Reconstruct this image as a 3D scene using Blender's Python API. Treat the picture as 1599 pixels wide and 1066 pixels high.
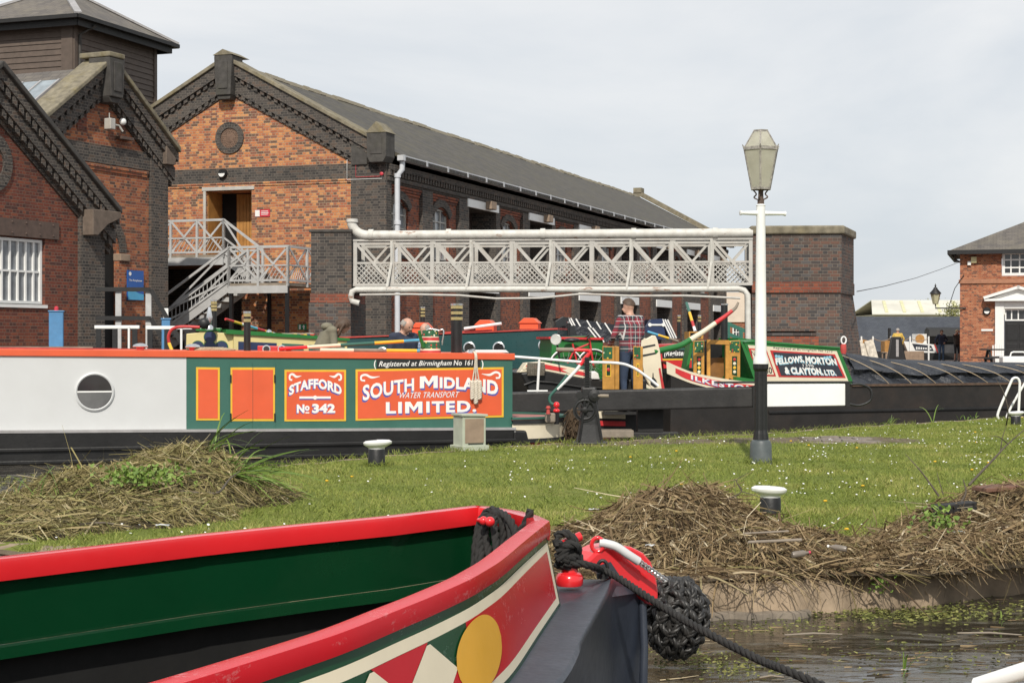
import bpy, bmesh, math, random
import numpy as np
from mathutils import Vector, Matrix, noise as mnoise
random.seed(7); rng = np.random.default_rng(7)
R = math.radians
scene = bpy.context.scene
COL = scene.collection
for o in list(bpy.data.objects): bpy.data.objects.remove(o)

# ------------------------------------------------------------------ camera
FPX, CX, CY, CAMH = 2600.0, 799.5, 533.0, 1.3
cam_d = bpy.data.cameras.new('camera'); cam = bpy.data.objects.new('camera', cam_d); COL.objects.link(cam)
cam.location = (0, 0, CAMH); cam.rotation_euler = (R(90), 0, 0)
cam_d.sensor_width = 36; cam_d.lens = 36*FPX/1599; cam_d.clip_start = 0.05; cam_d.clip_end = 6000
scene.camera = cam
scene.render.resolution_x = 1024; scene.render.resolution_y = 682

# ------------------------------------------------------------------ light
SUN_AZ, SUN_EL = 4.0, 41.0          # degrees left of straight behind the camera, height
sd = Vector((-math.sin(R(SUN_AZ))*math.cos(R(SUN_EL)), -math.cos(R(SUN_AZ))*math.cos(R(SUN_EL)), math.sin(R(SUN_EL))))
sun_d = bpy.data.lights.new('sun', 'SUN'); sun = bpy.data.objects.new('sun', sun_d); COL.objects.link(sun)
sun_d.energy = 3.7; sun_d.angle = R(0.9); sun_d.color = (1.0, 0.94, 0.84)
sun.rotation_euler = sd.to_track_quat('Z', 'Y').to_euler(); sun.location = (0, 0, 60)

world = bpy.data.worlds.new('World'); scene.world = world; world.use_nodes = True
wn = world.node_tree.nodes; wl = world.node_tree.links
for n in list(wn): wn.remove(n)
w_out = wn.new('ShaderNodeOutputWorld')
w_sky = wn.new('ShaderNodeTexSky'); w_sky.sky_type = 'NISHITA'; w_sky.sun_disc = False
w_sky.sun_elevation = R(SUN_EL); w_sky.sun_rotation = math.atan2(sd.x, sd.y)
w_bg = wn.new('ShaderNodeBackground'); w_bg.inputs['Strength'].default_value = 0.10
w_tc = wn.new('ShaderNodeTexCoord')
w_map = wn.new('ShaderNodeMapping'); w_map.inputs['Scale'].default_value = (1.0, 1.0, 3.4)
w_n = wn.new('ShaderNodeTexNoise'); w_n.inputs['Scale'].default_value = 2.1; w_n.inputs['Detail'].default_value = 7; w_n.inputs['Roughness'].default_value = 0.55; w_n.inputs['Distortion'].default_value = 0.4
w_r = wn.new('ShaderNodeValToRGB')
w_r.color_ramp.elements[0].position = 0.40; w_r.color_ramp.elements[0].color = (6.9, 7.35, 7.85, 1)
w_r.color_ramp.elements[1].position = 0.62; w_r.color_ramp.elements[1].color = (9.0, 9.05, 9.1, 1)
w_mix = wn.new('ShaderNodeMixRGB'); w_mix.inputs['Fac'].default_value = 0.9     # high thin cloud over the blue
wl.new(w_tc.outputs['Generated'], w_map.inputs['Vector']); wl.new(w_map.outputs['Vector'], w_n.inputs['Vector'])
wl.new(w_n.outputs['Fac'], w_r.inputs['Fac'])
wl.new(w_sky.outputs['Color'], w_mix.inputs['Color1']); wl.new(w_r.outputs['Color'], w_mix.inputs['Color2'])
wl.new(w_mix.outputs['Color'], w_bg.inputs['Color']); wl.new(w_bg.outputs['Background'], w_out.inputs['Surface'])
vs = scene.view_settings
vs.view_transform = 'Standard'; vs.look = 'None'; vs.exposure = 0.0; vs.gamma = 1.0; vs.use_curve_mapping = False

# ------------------------------------------------------------------ pixel helpers
def P(px, py, D):
    return Vector(((px-CX)/FPX*D, D, CAMH-(py-CY)/FPX*D))
def G(px, py, Z=0.0):
    D = (CAMH-Z)*FPX/(py-CY)
    return Vector(((px-CX)/FPX*D, D, Z))
class Frame:
    """vertical plane: u along it, v into it (away from the viewer), z up"""
    def __init__(s, px0=None, D0=None, a=0.0, o=None):
        s.o = Vector(((px0-CX)/FPX*D0, D0, 0)) if o is None else Vector((o[0], o[1], 0))
        s.a = a; r = R(a)
        s.U = Vector((math.cos(r), math.sin(r), 0)); s.V = Vector((-math.sin(r), math.cos(r), 0))
    def pt(s, u, v, z): return s.o+s.U*u+s.V*v+Vector((0, 0, z))
    def shift(s, u=0, v=0): 
        q = s.pt(u, v, 0); return Frame(a=s.a, o=(q.x, q.y))
    def uz(s, px, py):
        k = (px-CX)/FPX
        t = (k*s.o.y-s.o.x)/(s.U.x-k*s.U.y); Y = s.o.y+t*s.U.y
        return t, CAMH-(py-CY)/FPX*Y
    def u(s, px): return s.uz(px, CY)[0]
WF = Frame(a=0, o=(0, 0))

# ------------------------------------------------------------------ mesh builder
OFF = {}
class MB:
    def __init__(s): s.v = []; s.f = []; s.m = []
    def add(s, vs, fs, mi=0):
        n = len(s.v); s.v += [tuple(p) for p in vs]; s.f += [tuple(i+n for i in f) for f in fs]; s.m += [mi]*len(fs); return s
    def box(s, fr, u, v, z, mi=0):
        c = [fr.pt(a, b, h) for h in z for b in v for a in u]
        return s.add(c, [(0,2,3,1),(4,5,7,6),(0,1,5,4),(2,6,7,3),(0,4,6,2),(1,3,7,5)], mi)
    def prism(s, fr, pts, v0, v1, mi=0):
        """outline in (u,z), extruded from depth v0 to v1"""
        n = len(pts); c = [fr.pt(a, v0, h) for a, h in pts]+[fr.pt(a, v1, h) for a, h in pts]
        fs = [tuple(range(n)), tuple(range(2*n-1, n-1, -1))]+[(i, i+n, (i+1) % n+n, (i+1) % n) for i in range(n)]
        return s.add(c, fs, mi)
    def plan(s, pts, z0, z1, mi=0):
        """outline in world xy, extruded in z"""
        n = len(pts); c = [(p[0], p[1], z0) for p in pts]+[(p[0], p[1], z1) for p in pts]
        fs = [tuple(range(n-1, -1, -1)), tuple(range(n, 2*n))]+[(i, (i+1) % n, (i+1) % n+n, i+n) for i in range(n)]
        return s.add(c, fs, mi)
    def bar(s, p, q, w, h, up=(0, 0, 1), mi=0):
        p = Vector(p); q = Vector(q); d = (q-p).normalized(); up = Vector(up)
        sx = d.cross(up)
        if sx.length < 1e-4: sx = d.cross(Vector((1, 0, 0)))
        sx.normalize(); sy = sx.cross(d)
        c = [e+sx*(a*w/2)+sy*(b*h/2) for e in (p, q) for a, b in ((-1,-1),(1,-1),(1,1),(-1,1))]
        return s.add(c, [(3,2,1,0),(4,5,6,7),(0,1,5,4),(1,2,6,5),(2,3,7,6),(3,0,4,7)], mi)
    def tube(s, path, r, n=8, mi=0, cap=True):
        path = [Vector(p) for p in path]; m = len(path)
        rs = r if isinstance(r, (list, tuple)) else [r]*m
        vs = []; nrm = None
        for i, p in enumerate(path):
            d = (path[min(i+1, m-1)]-path[max(i-1, 0)]).normalized()
            if nrm is None:
                nrm = d.cross(Vector((0, 0, 1)))
                if nrm.length < 1e-3: nrm = d.cross(Vector((1, 0, 0)))
            nrm = (nrm-d*nrm.dot(d)).normalized(); b = d.cross(nrm)
            vs += [p+(nrm*math.cos(2*math.pi*k/n)+b*math.sin(2*math.pi*k/n))*rs[i] for k in range(n)]
        fs = [(i*n+k, i*n+(k+1) % n, (i+1)*n+(k+1) % n, (i+1)*n+k) for i in range(m-1) for k in range(n)]
        if cap: fs += [tuple(range(n-1, -1, -1)), tuple(range((m-1)*n, m*n))]
        return s.add(vs, fs, mi)
    def lathe(s, c, prof, n=20, mi=0, ax=None, squash=1.0):
        """profile of (radius, height) about c; ax = axis direction"""
        c = Vector(c); m = len(prof)
        A = Vector(ax).normalized() if ax is not None else Vector((0, 0, 1))
        X = A.cross(Vector((0, 1, 0))) if abs(A.y) < .9 else A.cross(Vector((1, 0, 0)))
        X.normalize(); Y = A.cross(X)
        vs = [c+A*h+(X*math.cos(2*math.pi*k/n)+Y*(squash*math.sin(2*math.pi*k/n)))*r for r, h in prof for k in range(n)]
        fs = [(i*n+k, i*n+(k+1) % n, (i+1)*n+(k+1) % n, (i+1)*n+k) for i in range(m-1) for k in range(n)]
        fs += [tuple(range(n-1, -1, -1)), tuple(range((m-1)*n, m*n))]
        return s.add(vs, fs, mi)
    def ball(s, c, r, n=10, mi=0, sc=(1, 1, 1)):
        c = Vector(c); vs = []; fs = []
        for i in range(n+1):
            th = math.pi*i/n
            for k in range(2*n):
                ph = math.pi*k/n
                vs.append(c+Vector((math.sin(th)*math.cos(ph)*sc[0], math.sin(th)*math.sin(ph)*sc[1], math.cos(th)*sc[2]))*r)
        for i in range(n):
            for k in range(2*n):
                a = i*2*n+k; b = i*2*n+(k+1) % (2*n); fs.append((a, a+2*n, b+2*n, b))
        return s.add(vs, fs, mi)
    def grid(s, pts, mi=0, close=False):
        """rows of points -> quads"""
        m = len(pts); n = len(pts[0]); vs = [p for row in pts for p in row]
        fs = [(i*n+k, i*n+(k+1) % n, (i+1)*n+(k+1) % n, (i+1)*n+k) for i in range(m-1) for k in range(n if close else n-1)]
        return s.add(vs, fs, mi)
    def build(s, name, mats, parent=None, smooth=None, bevel=0, base=None, fixn=True, solid=0):
        return make_obj(name, s.v, s.f, s.m, mats, parent, smooth, bevel, base, fixn, solid)

def make_uv(me, org):
    nf = len(me.polygons)
    if nf == 0: return
    uvl = me.uv_layers.new(name='UV')
    nl = len(me.loops)
    li = np.empty(nl, np.int32); me.loops.foreach_get('vertex_index', li)
    co = np.empty(len(me.vertices)*3, np.float32); me.vertices.foreach_get('co', co); co = co.reshape(-1, 3)+np.array(org, np.float32)
    lt = np.empty(nf, np.int32); me.polygons.foreach_get('loop_total', lt)
    no = np.empty(nf*3, np.float32); me.polygons.foreach_get('normal', no); no = no.reshape(-1, 3)
    t = np.stack([-no[:, 1], no[:, 0], np.zeros(nf)], 1); L = np.linalg.norm(t, axis=1)
    flat = L < .05; t[flat] = (1, 0, 0); L[flat] = 1; t /= L[:, None]
    b = np.cross(no, t)
    tt = np.repeat(t, lt, 0); bb = np.repeat(b, lt, 0); c = co[li]
    uv = np.stack([(c*tt).sum(1), (c*bb).sum(1)], 1).astype(np.float32)
    uvl.data.foreach_set('uv', uv.ravel())

def make_obj(name, v, f, m, mats, parent=None, smooth=None, bevel=0, base=None, fixn=True, solid=0):
    if parent is not None: off = OFF[parent.name]
    elif base is not None: off = Vector(base)
    else:
        a = np.array(v); off = Vector(((a[:, 0].min()+a[:, 0].max())/2, (a[:, 1].min()+a[:, 1].max())/2, a[:, 2].min()))
    me = bpy.data.meshes.new(name)
    va = np.array(v, dtype=float)-np.array(off)
    me.from_pydata(va.tolist(), [], f)
    if fixn:
        bm = bmesh.new(); bm.from_mesh(me); bmesh.ops.recalc_face_normals(bm, faces=bm.faces); bm.to_mesh(me); bm.free()
    if not isinstance(mats, (list, tuple)): mats = [mats]
    for x in mats: me.materials.append(x)
    if len(mats) > 1: me.polygons.foreach_set('material_index', m)
    make_uv(me, off)
    if smooth is not None:
        me.polygons.foreach_set('use_smooth', [True]*len(me.polygons)); me.set_sharp_from_angle(angle=R(smooth))
    me.update()
    o = bpy.data.objects.new(name, me); COL.objects.link(o)
    if parent is not None: o.parent = parent
    else: o.location = off
    OFF[o.name] = off
    if solid:
        md = o.modifiers.new('thick', 'SOLIDIFY'); md.thickness = solid; md.offset = 0
    if bevel:
        md = o.modifiers.new('bevel', 'BEVEL'); md.width = bevel; md.segments = 2; md.limit_method = 'ANGLE'; md.angle_limit = R(40); md.harden_normals = False
    return o
def inst(src, parent, delta):
    """another piece that shares its mesh, moved by delta"""
    o = bpy.data.objects.new(src.name.split('.')[0], src.data); COL.objects.link(o)
    o.parent = parent; o.location = Vector(delta); OFF[o.name] = OFF[parent.name] if parent else Vector(delta)
    return o
def thing(name, label, cat, loc, group=None):
    o = bpy.data.objects.new(name, None); COL.objects.link(o); o.location = loc; o.empty_display_size = .2
    OFF[o.name] = Vector(loc); o['label'] = label; o['category'] = cat
    if group: o['group'] = group
    return o
def tag(o, label, cat, group=None):
    o['label'] = label; o['category'] = cat
    if group: o['group'] = group
    return o
def kind(o, k, label=None, cat=None):
    o['kind'] = k
    if label: o['label'] = label
    if cat: o['category'] = cat
    return o

# ------------------------------------------------------------------ materials
class NT:
    def __init__(s, name):
        s.m = bpy.data.materials.new(name); s.m.use_nodes = True; s.t = s.m.node_tree; s.n = s.t.nodes; s.l = s.t.links
        s.b = s.n['Principled BSDF']; s.out = s.n['Material Output']
    def new(s, typ, **kw):
        n = s.n.new(typ)
        for k, v in kw.items():
            if hasattr(n, k): setattr(n, k, v)
            else: n.inputs[k].default_value = v
        return n
    def link(s, a, b): s.l.new(a, b)
    def math(s, op, a, b=None, c=None):
        n = s.n.new('ShaderNodeMath'); n.operation = op
        for i, x in enumerate((a, b, c)):
            if x is None: continue
            if isinstance(x, (int, float)): n.inputs[i].default_value = x
            else: s.link(x, n.inputs[i])
        return n.outputs[0]
    def mix(s, fac, a, b, typ='MIX'):
        n = s.n.new('ShaderNodeMixRGB'); n.blend_type = typ
        for k, x in (('Fac', fac), ('Color1', a), ('Color2', b)):
            if isinstance(x, (int, float)): n.inputs[k].default_value = x
            elif isinstance(x, (tuple, list)): n.inputs[k].default_value = (*x[:3], 1)
            else: s.link(x, n.inputs[k])
        return n.outputs[0]
    def noise(s, scale, vec=None, detail=4, rough=.55, dist=0):
        n = s.new('ShaderNodeTexNoise'); n.inputs['Scale'].default_value = scale; n.inputs['Detail'].default_value = detail
        n.inputs['Roughness'].default_value = rough; n.inputs['Distortion'].default_value = dist
        if vec is not None: s.link(vec, n.inputs['Vector'])
        return n.outputs['Fac']
    def ramp(s, fac, els, interp='LINEAR'):
        n = s.new('ShaderNodeValToRGB'); cr = n.color_ramp; cr.interpolation = interp
        while len(cr.elements) < len(els): cr.elements.new(.5)
        for e, (p, c) in zip(cr.elements, els):
            e.position = p; e.color = (c, c, c, 1) if isinstance(c, (int, float)) else (*c, 1)
        s.link(fac, n.inputs['Fac']); return n.outputs['Color']
    def coord(s, which='Object'): return s.new('ShaderNodeTexCoord').outputs[which]
    def uv(s): 
        n = s.new('ShaderNodeUVMap'); n.uv_map = 'UV'; return n.outputs['UV']
    def mapping(s, vec, scale=(1, 1, 1)):
        n = s.new('ShaderNodeMapping'); n.inputs['Scale'].default_value = scale; s.link(vec, n.inputs['Vector']); return n.outputs['Vector']
    def bump(s, h, strength=.3, dist=.01):
        n = s.new('ShaderNodeBump'); n.inputs['Strength'].default_value = strength; n.inputs['Distance'].default_value = dist
        s.link(h, n.inputs['Height']); s.link(n.outputs['Normal'], s.b.inputs['Normal'])
    def set(s, col=None, rough=None, metal=None, spec=None):
        for k, x in (('Base Color', col), ('Roughness', rough), ('Metallic', metal), ('Specular IOR Level', spec)):
            if x is None: continue
            if isinstance(x, (int, float)): s.b.inputs[k].default_value = x
            elif isinstance(x, (tuple, list)): s.b.inputs[k].default_value = (*x[:3], 1)
            else: s.link(x, s.b.inputs[k])
        return s.m
MATS = {}
def paint(name, col, rough=.4, var=.14, scale=6.0, bump=.08, dirt=.18, metal=0.0, dcol=(.10, .085, .065), coat=0, spec=None):
    """painted or plain surface with uneven tone, a little grime and fine relief"""
    if name in MATS: return MATS[name]
    t = NT(name); co = t.coord()
    n1 = t.noise(scale, co, 5, .6); n2 = t.noise(scale*7, co, 3, .6); n3 = t.noise(scale*.35, co, 6, .7)
    lo = tuple(c*(1-var) for c in col); hi = tuple(min(1, c*(1+var)) for c in col)
    c = t.ramp(n1, [(.3, lo), (.7, hi)])
    d = t.ramp(n3, [(.5, 0.0), (.8, 1.0)])
    dm = t.math('MULTIPLY', d, dirt)
    c = t.mix(dm, c, dcol)
    rr = t.math('ADD', t.math('MULTIPLY', n2, .22), rough-.11)
    t.set(c, rr, metal, spec)
    if bump: t.bump(t.math('ADD', n1, t.math('MULTIPLY', n2, .5)), bump, .01)
    if coat: t.b.inputs['Coat Weight'].default_value = coat; t.b.inputs['Coat Roughness'].default_value = .08
    MATS[name] = t.m; return t.m
def brick(name, cols, mortar, h=.08, w=.235, stain=.35, stain_col=(.03, .028, .026), joint=.011, bumpd=.012, rough=.85, patch=None):
    """English bond: a course of stretchers, a course of headers, each brick its own tone"""
    t = NT(name); uv = t.uv(); sp = t.new('ShaderNodeSeparateXYZ'); t.link(uv, sp.inputs[0])
    wob = t.math('MULTIPLY', t.math('SUBTRACT', t.noise(1.3, uv, 2), .5), .012)
    u = sp.outputs['X']; v = t.math('ADD', sp.outputs['Y'], wob)
    row = t.math('FLOOR', t.math('DIVIDE', v, h))
    par = t.math('MODULO', t.math('ABSOLUTE', row), 2.0)
    bw = t.math('SUBTRACT', w, t.math('MULTIPLY', par, w/2))
    uo = t.math('ADD', t.math('DIVIDE', u, bw), t.math('MULTIPLY', par, .5))
    col = t.math('FLOOR', uo)
    fu = t.math('MULTIPLY', t.math('SUBTRACT', uo, col), bw)
    fv = t.math('MULTIPLY', t.math('SUBTRACT', t.math('DIVIDE', v, h), row), h)
    du = t.math('MINIMUM', fu, t.math('SUBTRACT', bw, fu)); dv = t.math('MINIMUM', fv, t.math('SUBTRACT', h, fv))
    dd = t.math('MINIMUM', du, dv)
    mask = t.ramp(t.math('DIVIDE', dd, joint), [(.35, 0.0), (.75, 1.0)])
    cb = t.new('ShaderNodeCombineXYZ'); t.link(col, cb.inputs[0]); t.link(row, cb.inputs[1])
    wn_ = t.new('ShaderNodeTexWhiteNoise'); wn_.noise_dimensions = '2D'; t.link(cb.outputs[0], wn_.inputs['Vector'])
    n = len(cols); els = [(i/n, c) for i, c in enumerate(cols)]
    bc = t.ramp(wn_.outputs['Value'], els, 'CONSTANT')
    fine = t.noise(55, uv, 3, .6); big = t.noise(.55, uv, 6, .65, .6)
    bc = t.mix(.35, bc, t.ramp(fine, [(.25, .25), (.75, 1.0)]), 'MULTIPLY')
    c = t.mix(mask, mortar, bc)
    st = t.math('MULTIPLY', t.ramp(big, [(.47, 0.0), (.75, 1.0)]), stain)
    c = t.mix(st, c, stain_col)
    if patch:
        st2 = t.math('MULTIPLY', t.ramp(t.noise(1.7, uv, 5, .7, .4), [(.62, 0.0), (.76, 1.0)]), patch[0]); c = t.mix(st2, c, patch[1])
    t.set(c, rough, 0, .3)
    t.bump(t.math('ADD', mask, t.math('MULTIPLY', fine, .3)), .9, bumpd)
    return t.m
# ------------------------------------------------------------------ shared materials
M = {}
M['b_orange'] = brick('orange_brick', [(.60,.235,.095),(.52,.185,.08),(.68,.32,.13),(.40,.135,.072),(.56,.21,.09),(.29,.125,.08),(.17,.10,.07),(.66,.29,.115),(.46,.155,.08),(.22,.10,.07)], (.50,.39,.27), stain=.25, stain_col=(.19,.10,.065), patch=(.35,(.50,.27,.15)))
M['b_mid'] = brick('brown_orange_brick', [(.42,.14,.065),(.35,.11,.056),(.48,.18,.08),(.28,.09,.052),(.38,.125,.06),(.20,.08,.055),(.13,.07,.052)], (.34,.24,.17), stain=.3, stain_col=(.10,.055,.04), patch=(.25,(.34,.17,.10)))
M['b_red'] = brick('red_brick', [(.30,.085,.045),(.24,.07,.042),(.35,.10,.05),(.19,.06,.042),(.27,.08,.045),(.12,.05,.042)], (.28,.19,.14), stain=.30, stain_col=(.06,.035,.03), patch=(.3,(.30,.16,.10)))
M['b_redA'] = brick('deep_red_brick', [(.22,.065,.04),(.175,.055,.038),(.26,.08,.045),(.15,.05,.038),(.20,.06,.04),(.10,.045,.038)], (.21,.14,.105), stain=.35, stain_col=(.05,.03,.026))
M['b_dark'] = brick('sooty_blue_brick', [(.088,.078,.070),(.068,.061,.057),(.112,.096,.085),(.058,.053,.051),(.098,.084,.076),(.135,.100,.080)], (.23,.205,.175), stain=.35, stain_col=(.032,.029,.027), joint=.010)
M['b_pier'] = brick('weathered_pier_brick', [(.105,.078,.068),(.082,.070,.067),(.15,.088,.070),(.066,.060,.060),(.12,.085,.072),(.17,.095,.072),(.115,.105,.102)], (.21,.18,.15), stain=.4, stain_col=(.045,.04,.036), patch=(.35,(.26,.25,.235)))
M['b_pierred'] = brick('bright_red_band_brick', [(.30,.085,.05),(.24,.075,.048),(.34,.10,.055),(.18,.07,.05)], (.22,.16,.125), stain=.4)
M['b_house'] = brick('house_brick', [(.46,.165,.085),(.40,.13,.065),(.52,.21,.11),(.33,.10,.055),(.20,.085,.06),(.43,.15,.075)], (.42,.30,.20), stain=.15, stain_col=(.2,.1,.06))
def slate(name, c1, c2, moss, mf=.5, h=.2, w=.3):
    t = NT(name); uv = t.uv()
    bt = t.new('ShaderNodeTexBrick'); bt.inputs['Scale'].default_value = 1; bt.inputs['Mortar Size'].default_value = .008
    bt.inputs['Brick Width'].default_value = w; bt.inputs['Row Height'].default_value = h; bt.inputs['Bias'].default_value = 0
    bt.inputs['Color1'].default_value = (*c1, 1); bt.inputs['Color2'].default_value = (*c2, 1); bt.inputs['Mortar'].default_value = (c1[0]*.35, c1[1]*.35, c1[2]*.35, 1)
    t.link(uv, bt.inputs['Vector'])
    f = t.math('MULTIPLY', t.ramp(t.noise(1.1, uv, 7, .7), [(.45, 0.0), (.7, 1.0)]), mf)
    c = t.mix(f, bt.outputs['Color'], moss); c = t.mix(.6, c, t.ramp(t.noise(.8, t.mapping(uv, (1.6, .22, 1)), 6, .7, .5), [(.3, .45), (.7, 1.0)]), 'MULTIPLY')
    c = t.mix(.4, c, t.ramp(t.noise(30, uv, 3), [(.2, .4), (.8, 1.0)]), 'MULTIPLY')
    t.set(c, .7, 0, .35); t.bump(bt.outputs['Fac'], -.8, .012); return t.m
M['slate'] = slate('grey_slate', (.13,.117,.098), (.08,.074,.066), (.135,.118,.066), .7)
M['slate_old'] = slate('lichened_slate', (.21,.185,.16), (.15,.135,.125), (.27,.24,.18), .6)
M['slate_blue'] = slate('blue_grey_slate', (.085,.095,.115), (.065,.072,.09), (.12,.13,.14), .3)
M['coping'] = paint('lichened_stone', (.20,.175,.125), .9, .35, 5, .5, .6, dcol=(.20,.155,.03))
M['stone'] = paint('dark_weathered_stone', (.065,.06,.055), .85, .3, 5, .4, .4, dcol=(.06,.06,.03))
M['stone_m'] = paint('brown_weathered_stone', (.15,.115,.09), .85, .25, 6, .4, .5)
M['stone_l'] = paint('sandstone', (.30,.22,.16), .85, .2, 5, .35, .4)
M['white'] = paint('white_gloss_paint', (.80,.80,.78), .35, .04, 5, .05, .10, dcol=(.45,.42,.36))
M['cream_iron'] = paint('old_cream_iron_paint', (.47,.455,.42), .5, .12, 4, .15, .45, dcol=(.30,.20,.12))
M['grey_iron'] = paint('light_grey_iron_paint', (.46,.46,.455), .5, .1, 5, .12, .3, dcol=(.2,.17,.14))
M['rust_pipe'] = None
t = NT('cream_pipe_rusting'); co = t.coord()
rf = t.ramp(t.noise(2.2, t.mapping(co, (1, 1, 3)), 6, .75), [(.60, 0.0), (.68, 1.0)])
c = t.mix(t.math('MULTIPLY', rf, .85), t.ramp(t.noise(6, co), [(.3, (.50,.485,.44)), (.7, (.64,.63,.585))]), t.ramp(t.noise(30, co), [(.3, (.12,.045,.02)), (.7, (.34,.15,.06))]))
t.set(c, .55); t.bump(rf, -.3, .005); M['rust_pipe'] = t.m
M['black_iron'] = paint('black_iron_paint', (.011,.011,.012), .5, .3, 8, .25, .3, dcol=(.035,.03,.026))
M['black_wood'] = paint('tarred_timber', (.013,.0125,.0125), .6, .35, 4, .35, .35, dcol=(.036,.033,.03))
M['concrete'] = paint('stained_concrete', (.29,.22,.15), .9, .35, 4, .5, .45, dcol=(.06,.055,.03))
M['wood'] = paint('varnished_boards', (.42,.21,.06), .5, .25, 4, .15, .35, dcol=(.20,.09,.03))
M['plank'] = paint('weathered_plank', (.25,.21,.165), .8, .25, 5, .3, .4)
M['brownboard'] = paint('brown_painted_boards', (.105,.078,.062), .7, .15, 5, .15, .3, dcol=(.06,.05,.045))
M['lead'] = paint('lead_flashing', (.34,.33,.33), .5, .15, 6, .1, .3)
M['brown_iron'] = paint('brown_iron_plate', (.10,.065,.05), .6, .2, 6, .2, .4)
M['blue_post'] = paint('blue_post_paint', (.085,.24,.45), .5, .12, 5, .1, .25)
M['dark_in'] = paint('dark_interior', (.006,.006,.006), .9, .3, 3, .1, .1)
M['brass'] = paint('polished_brass', (.75,.58,.27), .22, .1, 10, .05, .15, metal=1)
M['chrome'] = paint('bright_metal', (.75,.75,.74), .22, .08, 10, .05, .1, metal=1)
def glass_mat(name, col=(.02,.022,.025), rough=.06):
    t = NT(name); co = t.coord(); t.set(t.ramp(t.noise(3, co), [(.3, col), (.7, tuple(c*1.8 for c in col))]), rough, 0, .8); return t.m
M['glass'] = glass_mat('sky_grey_window_glass', (.15,.16,.17), .12); M['glass_d'] = glass_mat('porthole_glass', (.02,.02,.022))  # window glass base raised to grey, standing in for the reflected sky

# ------------------------------------------------------------------ the setting
WATER = -0.22
def poly_sheet(name, pts, z, mat, z0=None):
    mb = MB(); mb.plan(pts, z if z0 is None else z0, z) if z0 is not None else mb.add([(p[0], p[1], z) for p in pts], [tuple(range(len(pts)))])
    o = mb.build(name, mat, base=(0, 0, z)); return kind(o, 'structure')
t = NT('canal_bed'); t.set((.06, .05, .035), .95); bed = t.m
gr = poly_sheet('ground', [(-2500, -400), (2500, -400), (2500, 5000), (-2500, 5000)], -1.6, bed)
# water: dark, a skin of scum and dust over it
t = NT('canal_water'); co = t.coord()
big = t.noise(.9, co, 7, .65, .8); st = t.noise(3.2, t.mapping(co, (.5, 1.6, 1)), 6, .65, 1.2)
scum = t.ramp(st, [(.50, 0.0), (.66, 1.0)])
scum2 = t.math('MULTIPLY', scum, t.ramp(big, [(.38, .1), (.62, .75)]))
c = t.mix(scum2, (.035,.030,.022), t.ramp(t.noise(14, co, 5), [(.3, (.11,.095,.07)), (.7, (.23,.205,.16))]))
rr = t.math('ADD', t.math('MULTIPLY', scum2, .55), .09)
t.set(c, rr, 0, .5); t.bump(t.math('ADD', t.noise(5, t.mapping(co, (1, 2.2, 1)), 3, .5), t.math('MULTIPLY', scum2, .6)), .16, .02)
mb = MB(); n = 40
mb.add([(-120, -30, WATER), (140, -30, WATER), (140, 125, WATER), (-120, 125, WATER)], [(0, 1, 2, 3)])
kind(mb.build('water', t.m, base=(0, 20, WATER)), 'structure')
# paved wharves
t = NT('brick_paving'); uv = t.uv()
bt = t.new('ShaderNodeTexBrick'); bt.inputs['Scale'].default_value = 1; bt.inputs['Brick Width'].default_value = .23; bt.inputs['Row Height'].default_value = .115; bt.inputs['Mortar Size'].default_value = .01
bt.inputs['Color1'].default_value = (.24,.17,.14,1); bt.inputs['Color2'].default_value = (.19,.14,.12,1); bt.inputs['Mortar'].default_value = (.12,.10,.085,1); t.link(uv, bt.inputs['Vector'])
t.set(t.mix(t.ramp(t.noise(.5, uv, 5), [(.4, 0.0), (.75, .5)]), bt.outputs['Color'], (.12,.1,.085)), .9); t.bump(bt.outputs['Fac'], -.4, .01); M['paving'] = t.m
WH = .22
poly_sheet('wharf_left', [(-70, 31), (-12.5, 34.5), (-5.2, 39.5), (-3.95, 41.5), (-3.6, 47), (-1.2, 50.5), (17.0, 104), (17, 125), (-70, 125)], WH, M['paving'], -1.5)
poly_sheet('wharf_right', [(5.7, 40.6), (16, 37.5), (60, 36), (90, 96.2), (19, 96.2), (13.5, 70), (8.2, 46)], WH, M['paving'], -1.5)
t = NT('far_meadow'); co = t.coord(); t.set(t.ramp(t.noise(.05, co, 6), [(.3, (.10,.12,.04)), (.7, (.17,.17,.07))]), .95)
poly_sheet('land', [(-900, 108), (900, 108), (1600, 4500), (-1600, 4500)], .3, t.m, -1.5)
poly_sheet('near_quay', [(-.15, -20), (30, -20), (30, 2.9), (1.0, 3.3), (-.15, 3.1)], -.05, M['concrete'], -1.5)
# lawn
EDGE = [(-250,838,850),(-100,815,858),(0,798,860),(150,768,866),(300,745,872),(430,728,878),(560,716,884),(700,704,890),(800,697,894),(890,692,898),(1050,684,903),(1200,676,899),(1330,667,892),(1450,659,884),(1599,651,868),(1800,643,850),(2100,632,825)]
def edge_at(px):
    for (a, f0, n0), (b, f1, n1) in zip(EDGE, EDGE[1:]):
        if a <= px <= b:
            k = (px-a)/(b-a); return f0+(f1-f0)*k, n0+(n1-n0)*k
NS, NR = 170, 60
def lawn_z(x, y): return .020*mnoise.noise(Vector((x*.35, y*.35, 0)))+.008*mnoise.noise(Vector((x*1.7, y*1.7, 3)))
rows = []; near_line = []; far_line = []
for i in range(NS+1):
    px = -250+2350*i/NS; fy, ny = edge_at(px); wv = 1.5*math.sin(i*1.3)+1.2*math.sin(i*.37)
    a = G(px, ny+wv*.8); b = G(px, fy+wv*.5); near_line.append(a); far_line.append(b)
    rows.append([(lambda q, k: (q.x, q.y, lawn_z(q.x, q.y)*min(1, 8*min(k, 1-k))-(.0 if k > 0 else .02)))(a.lerp(b, k/NR), k/NR) for k in range(NR+1)])
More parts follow.
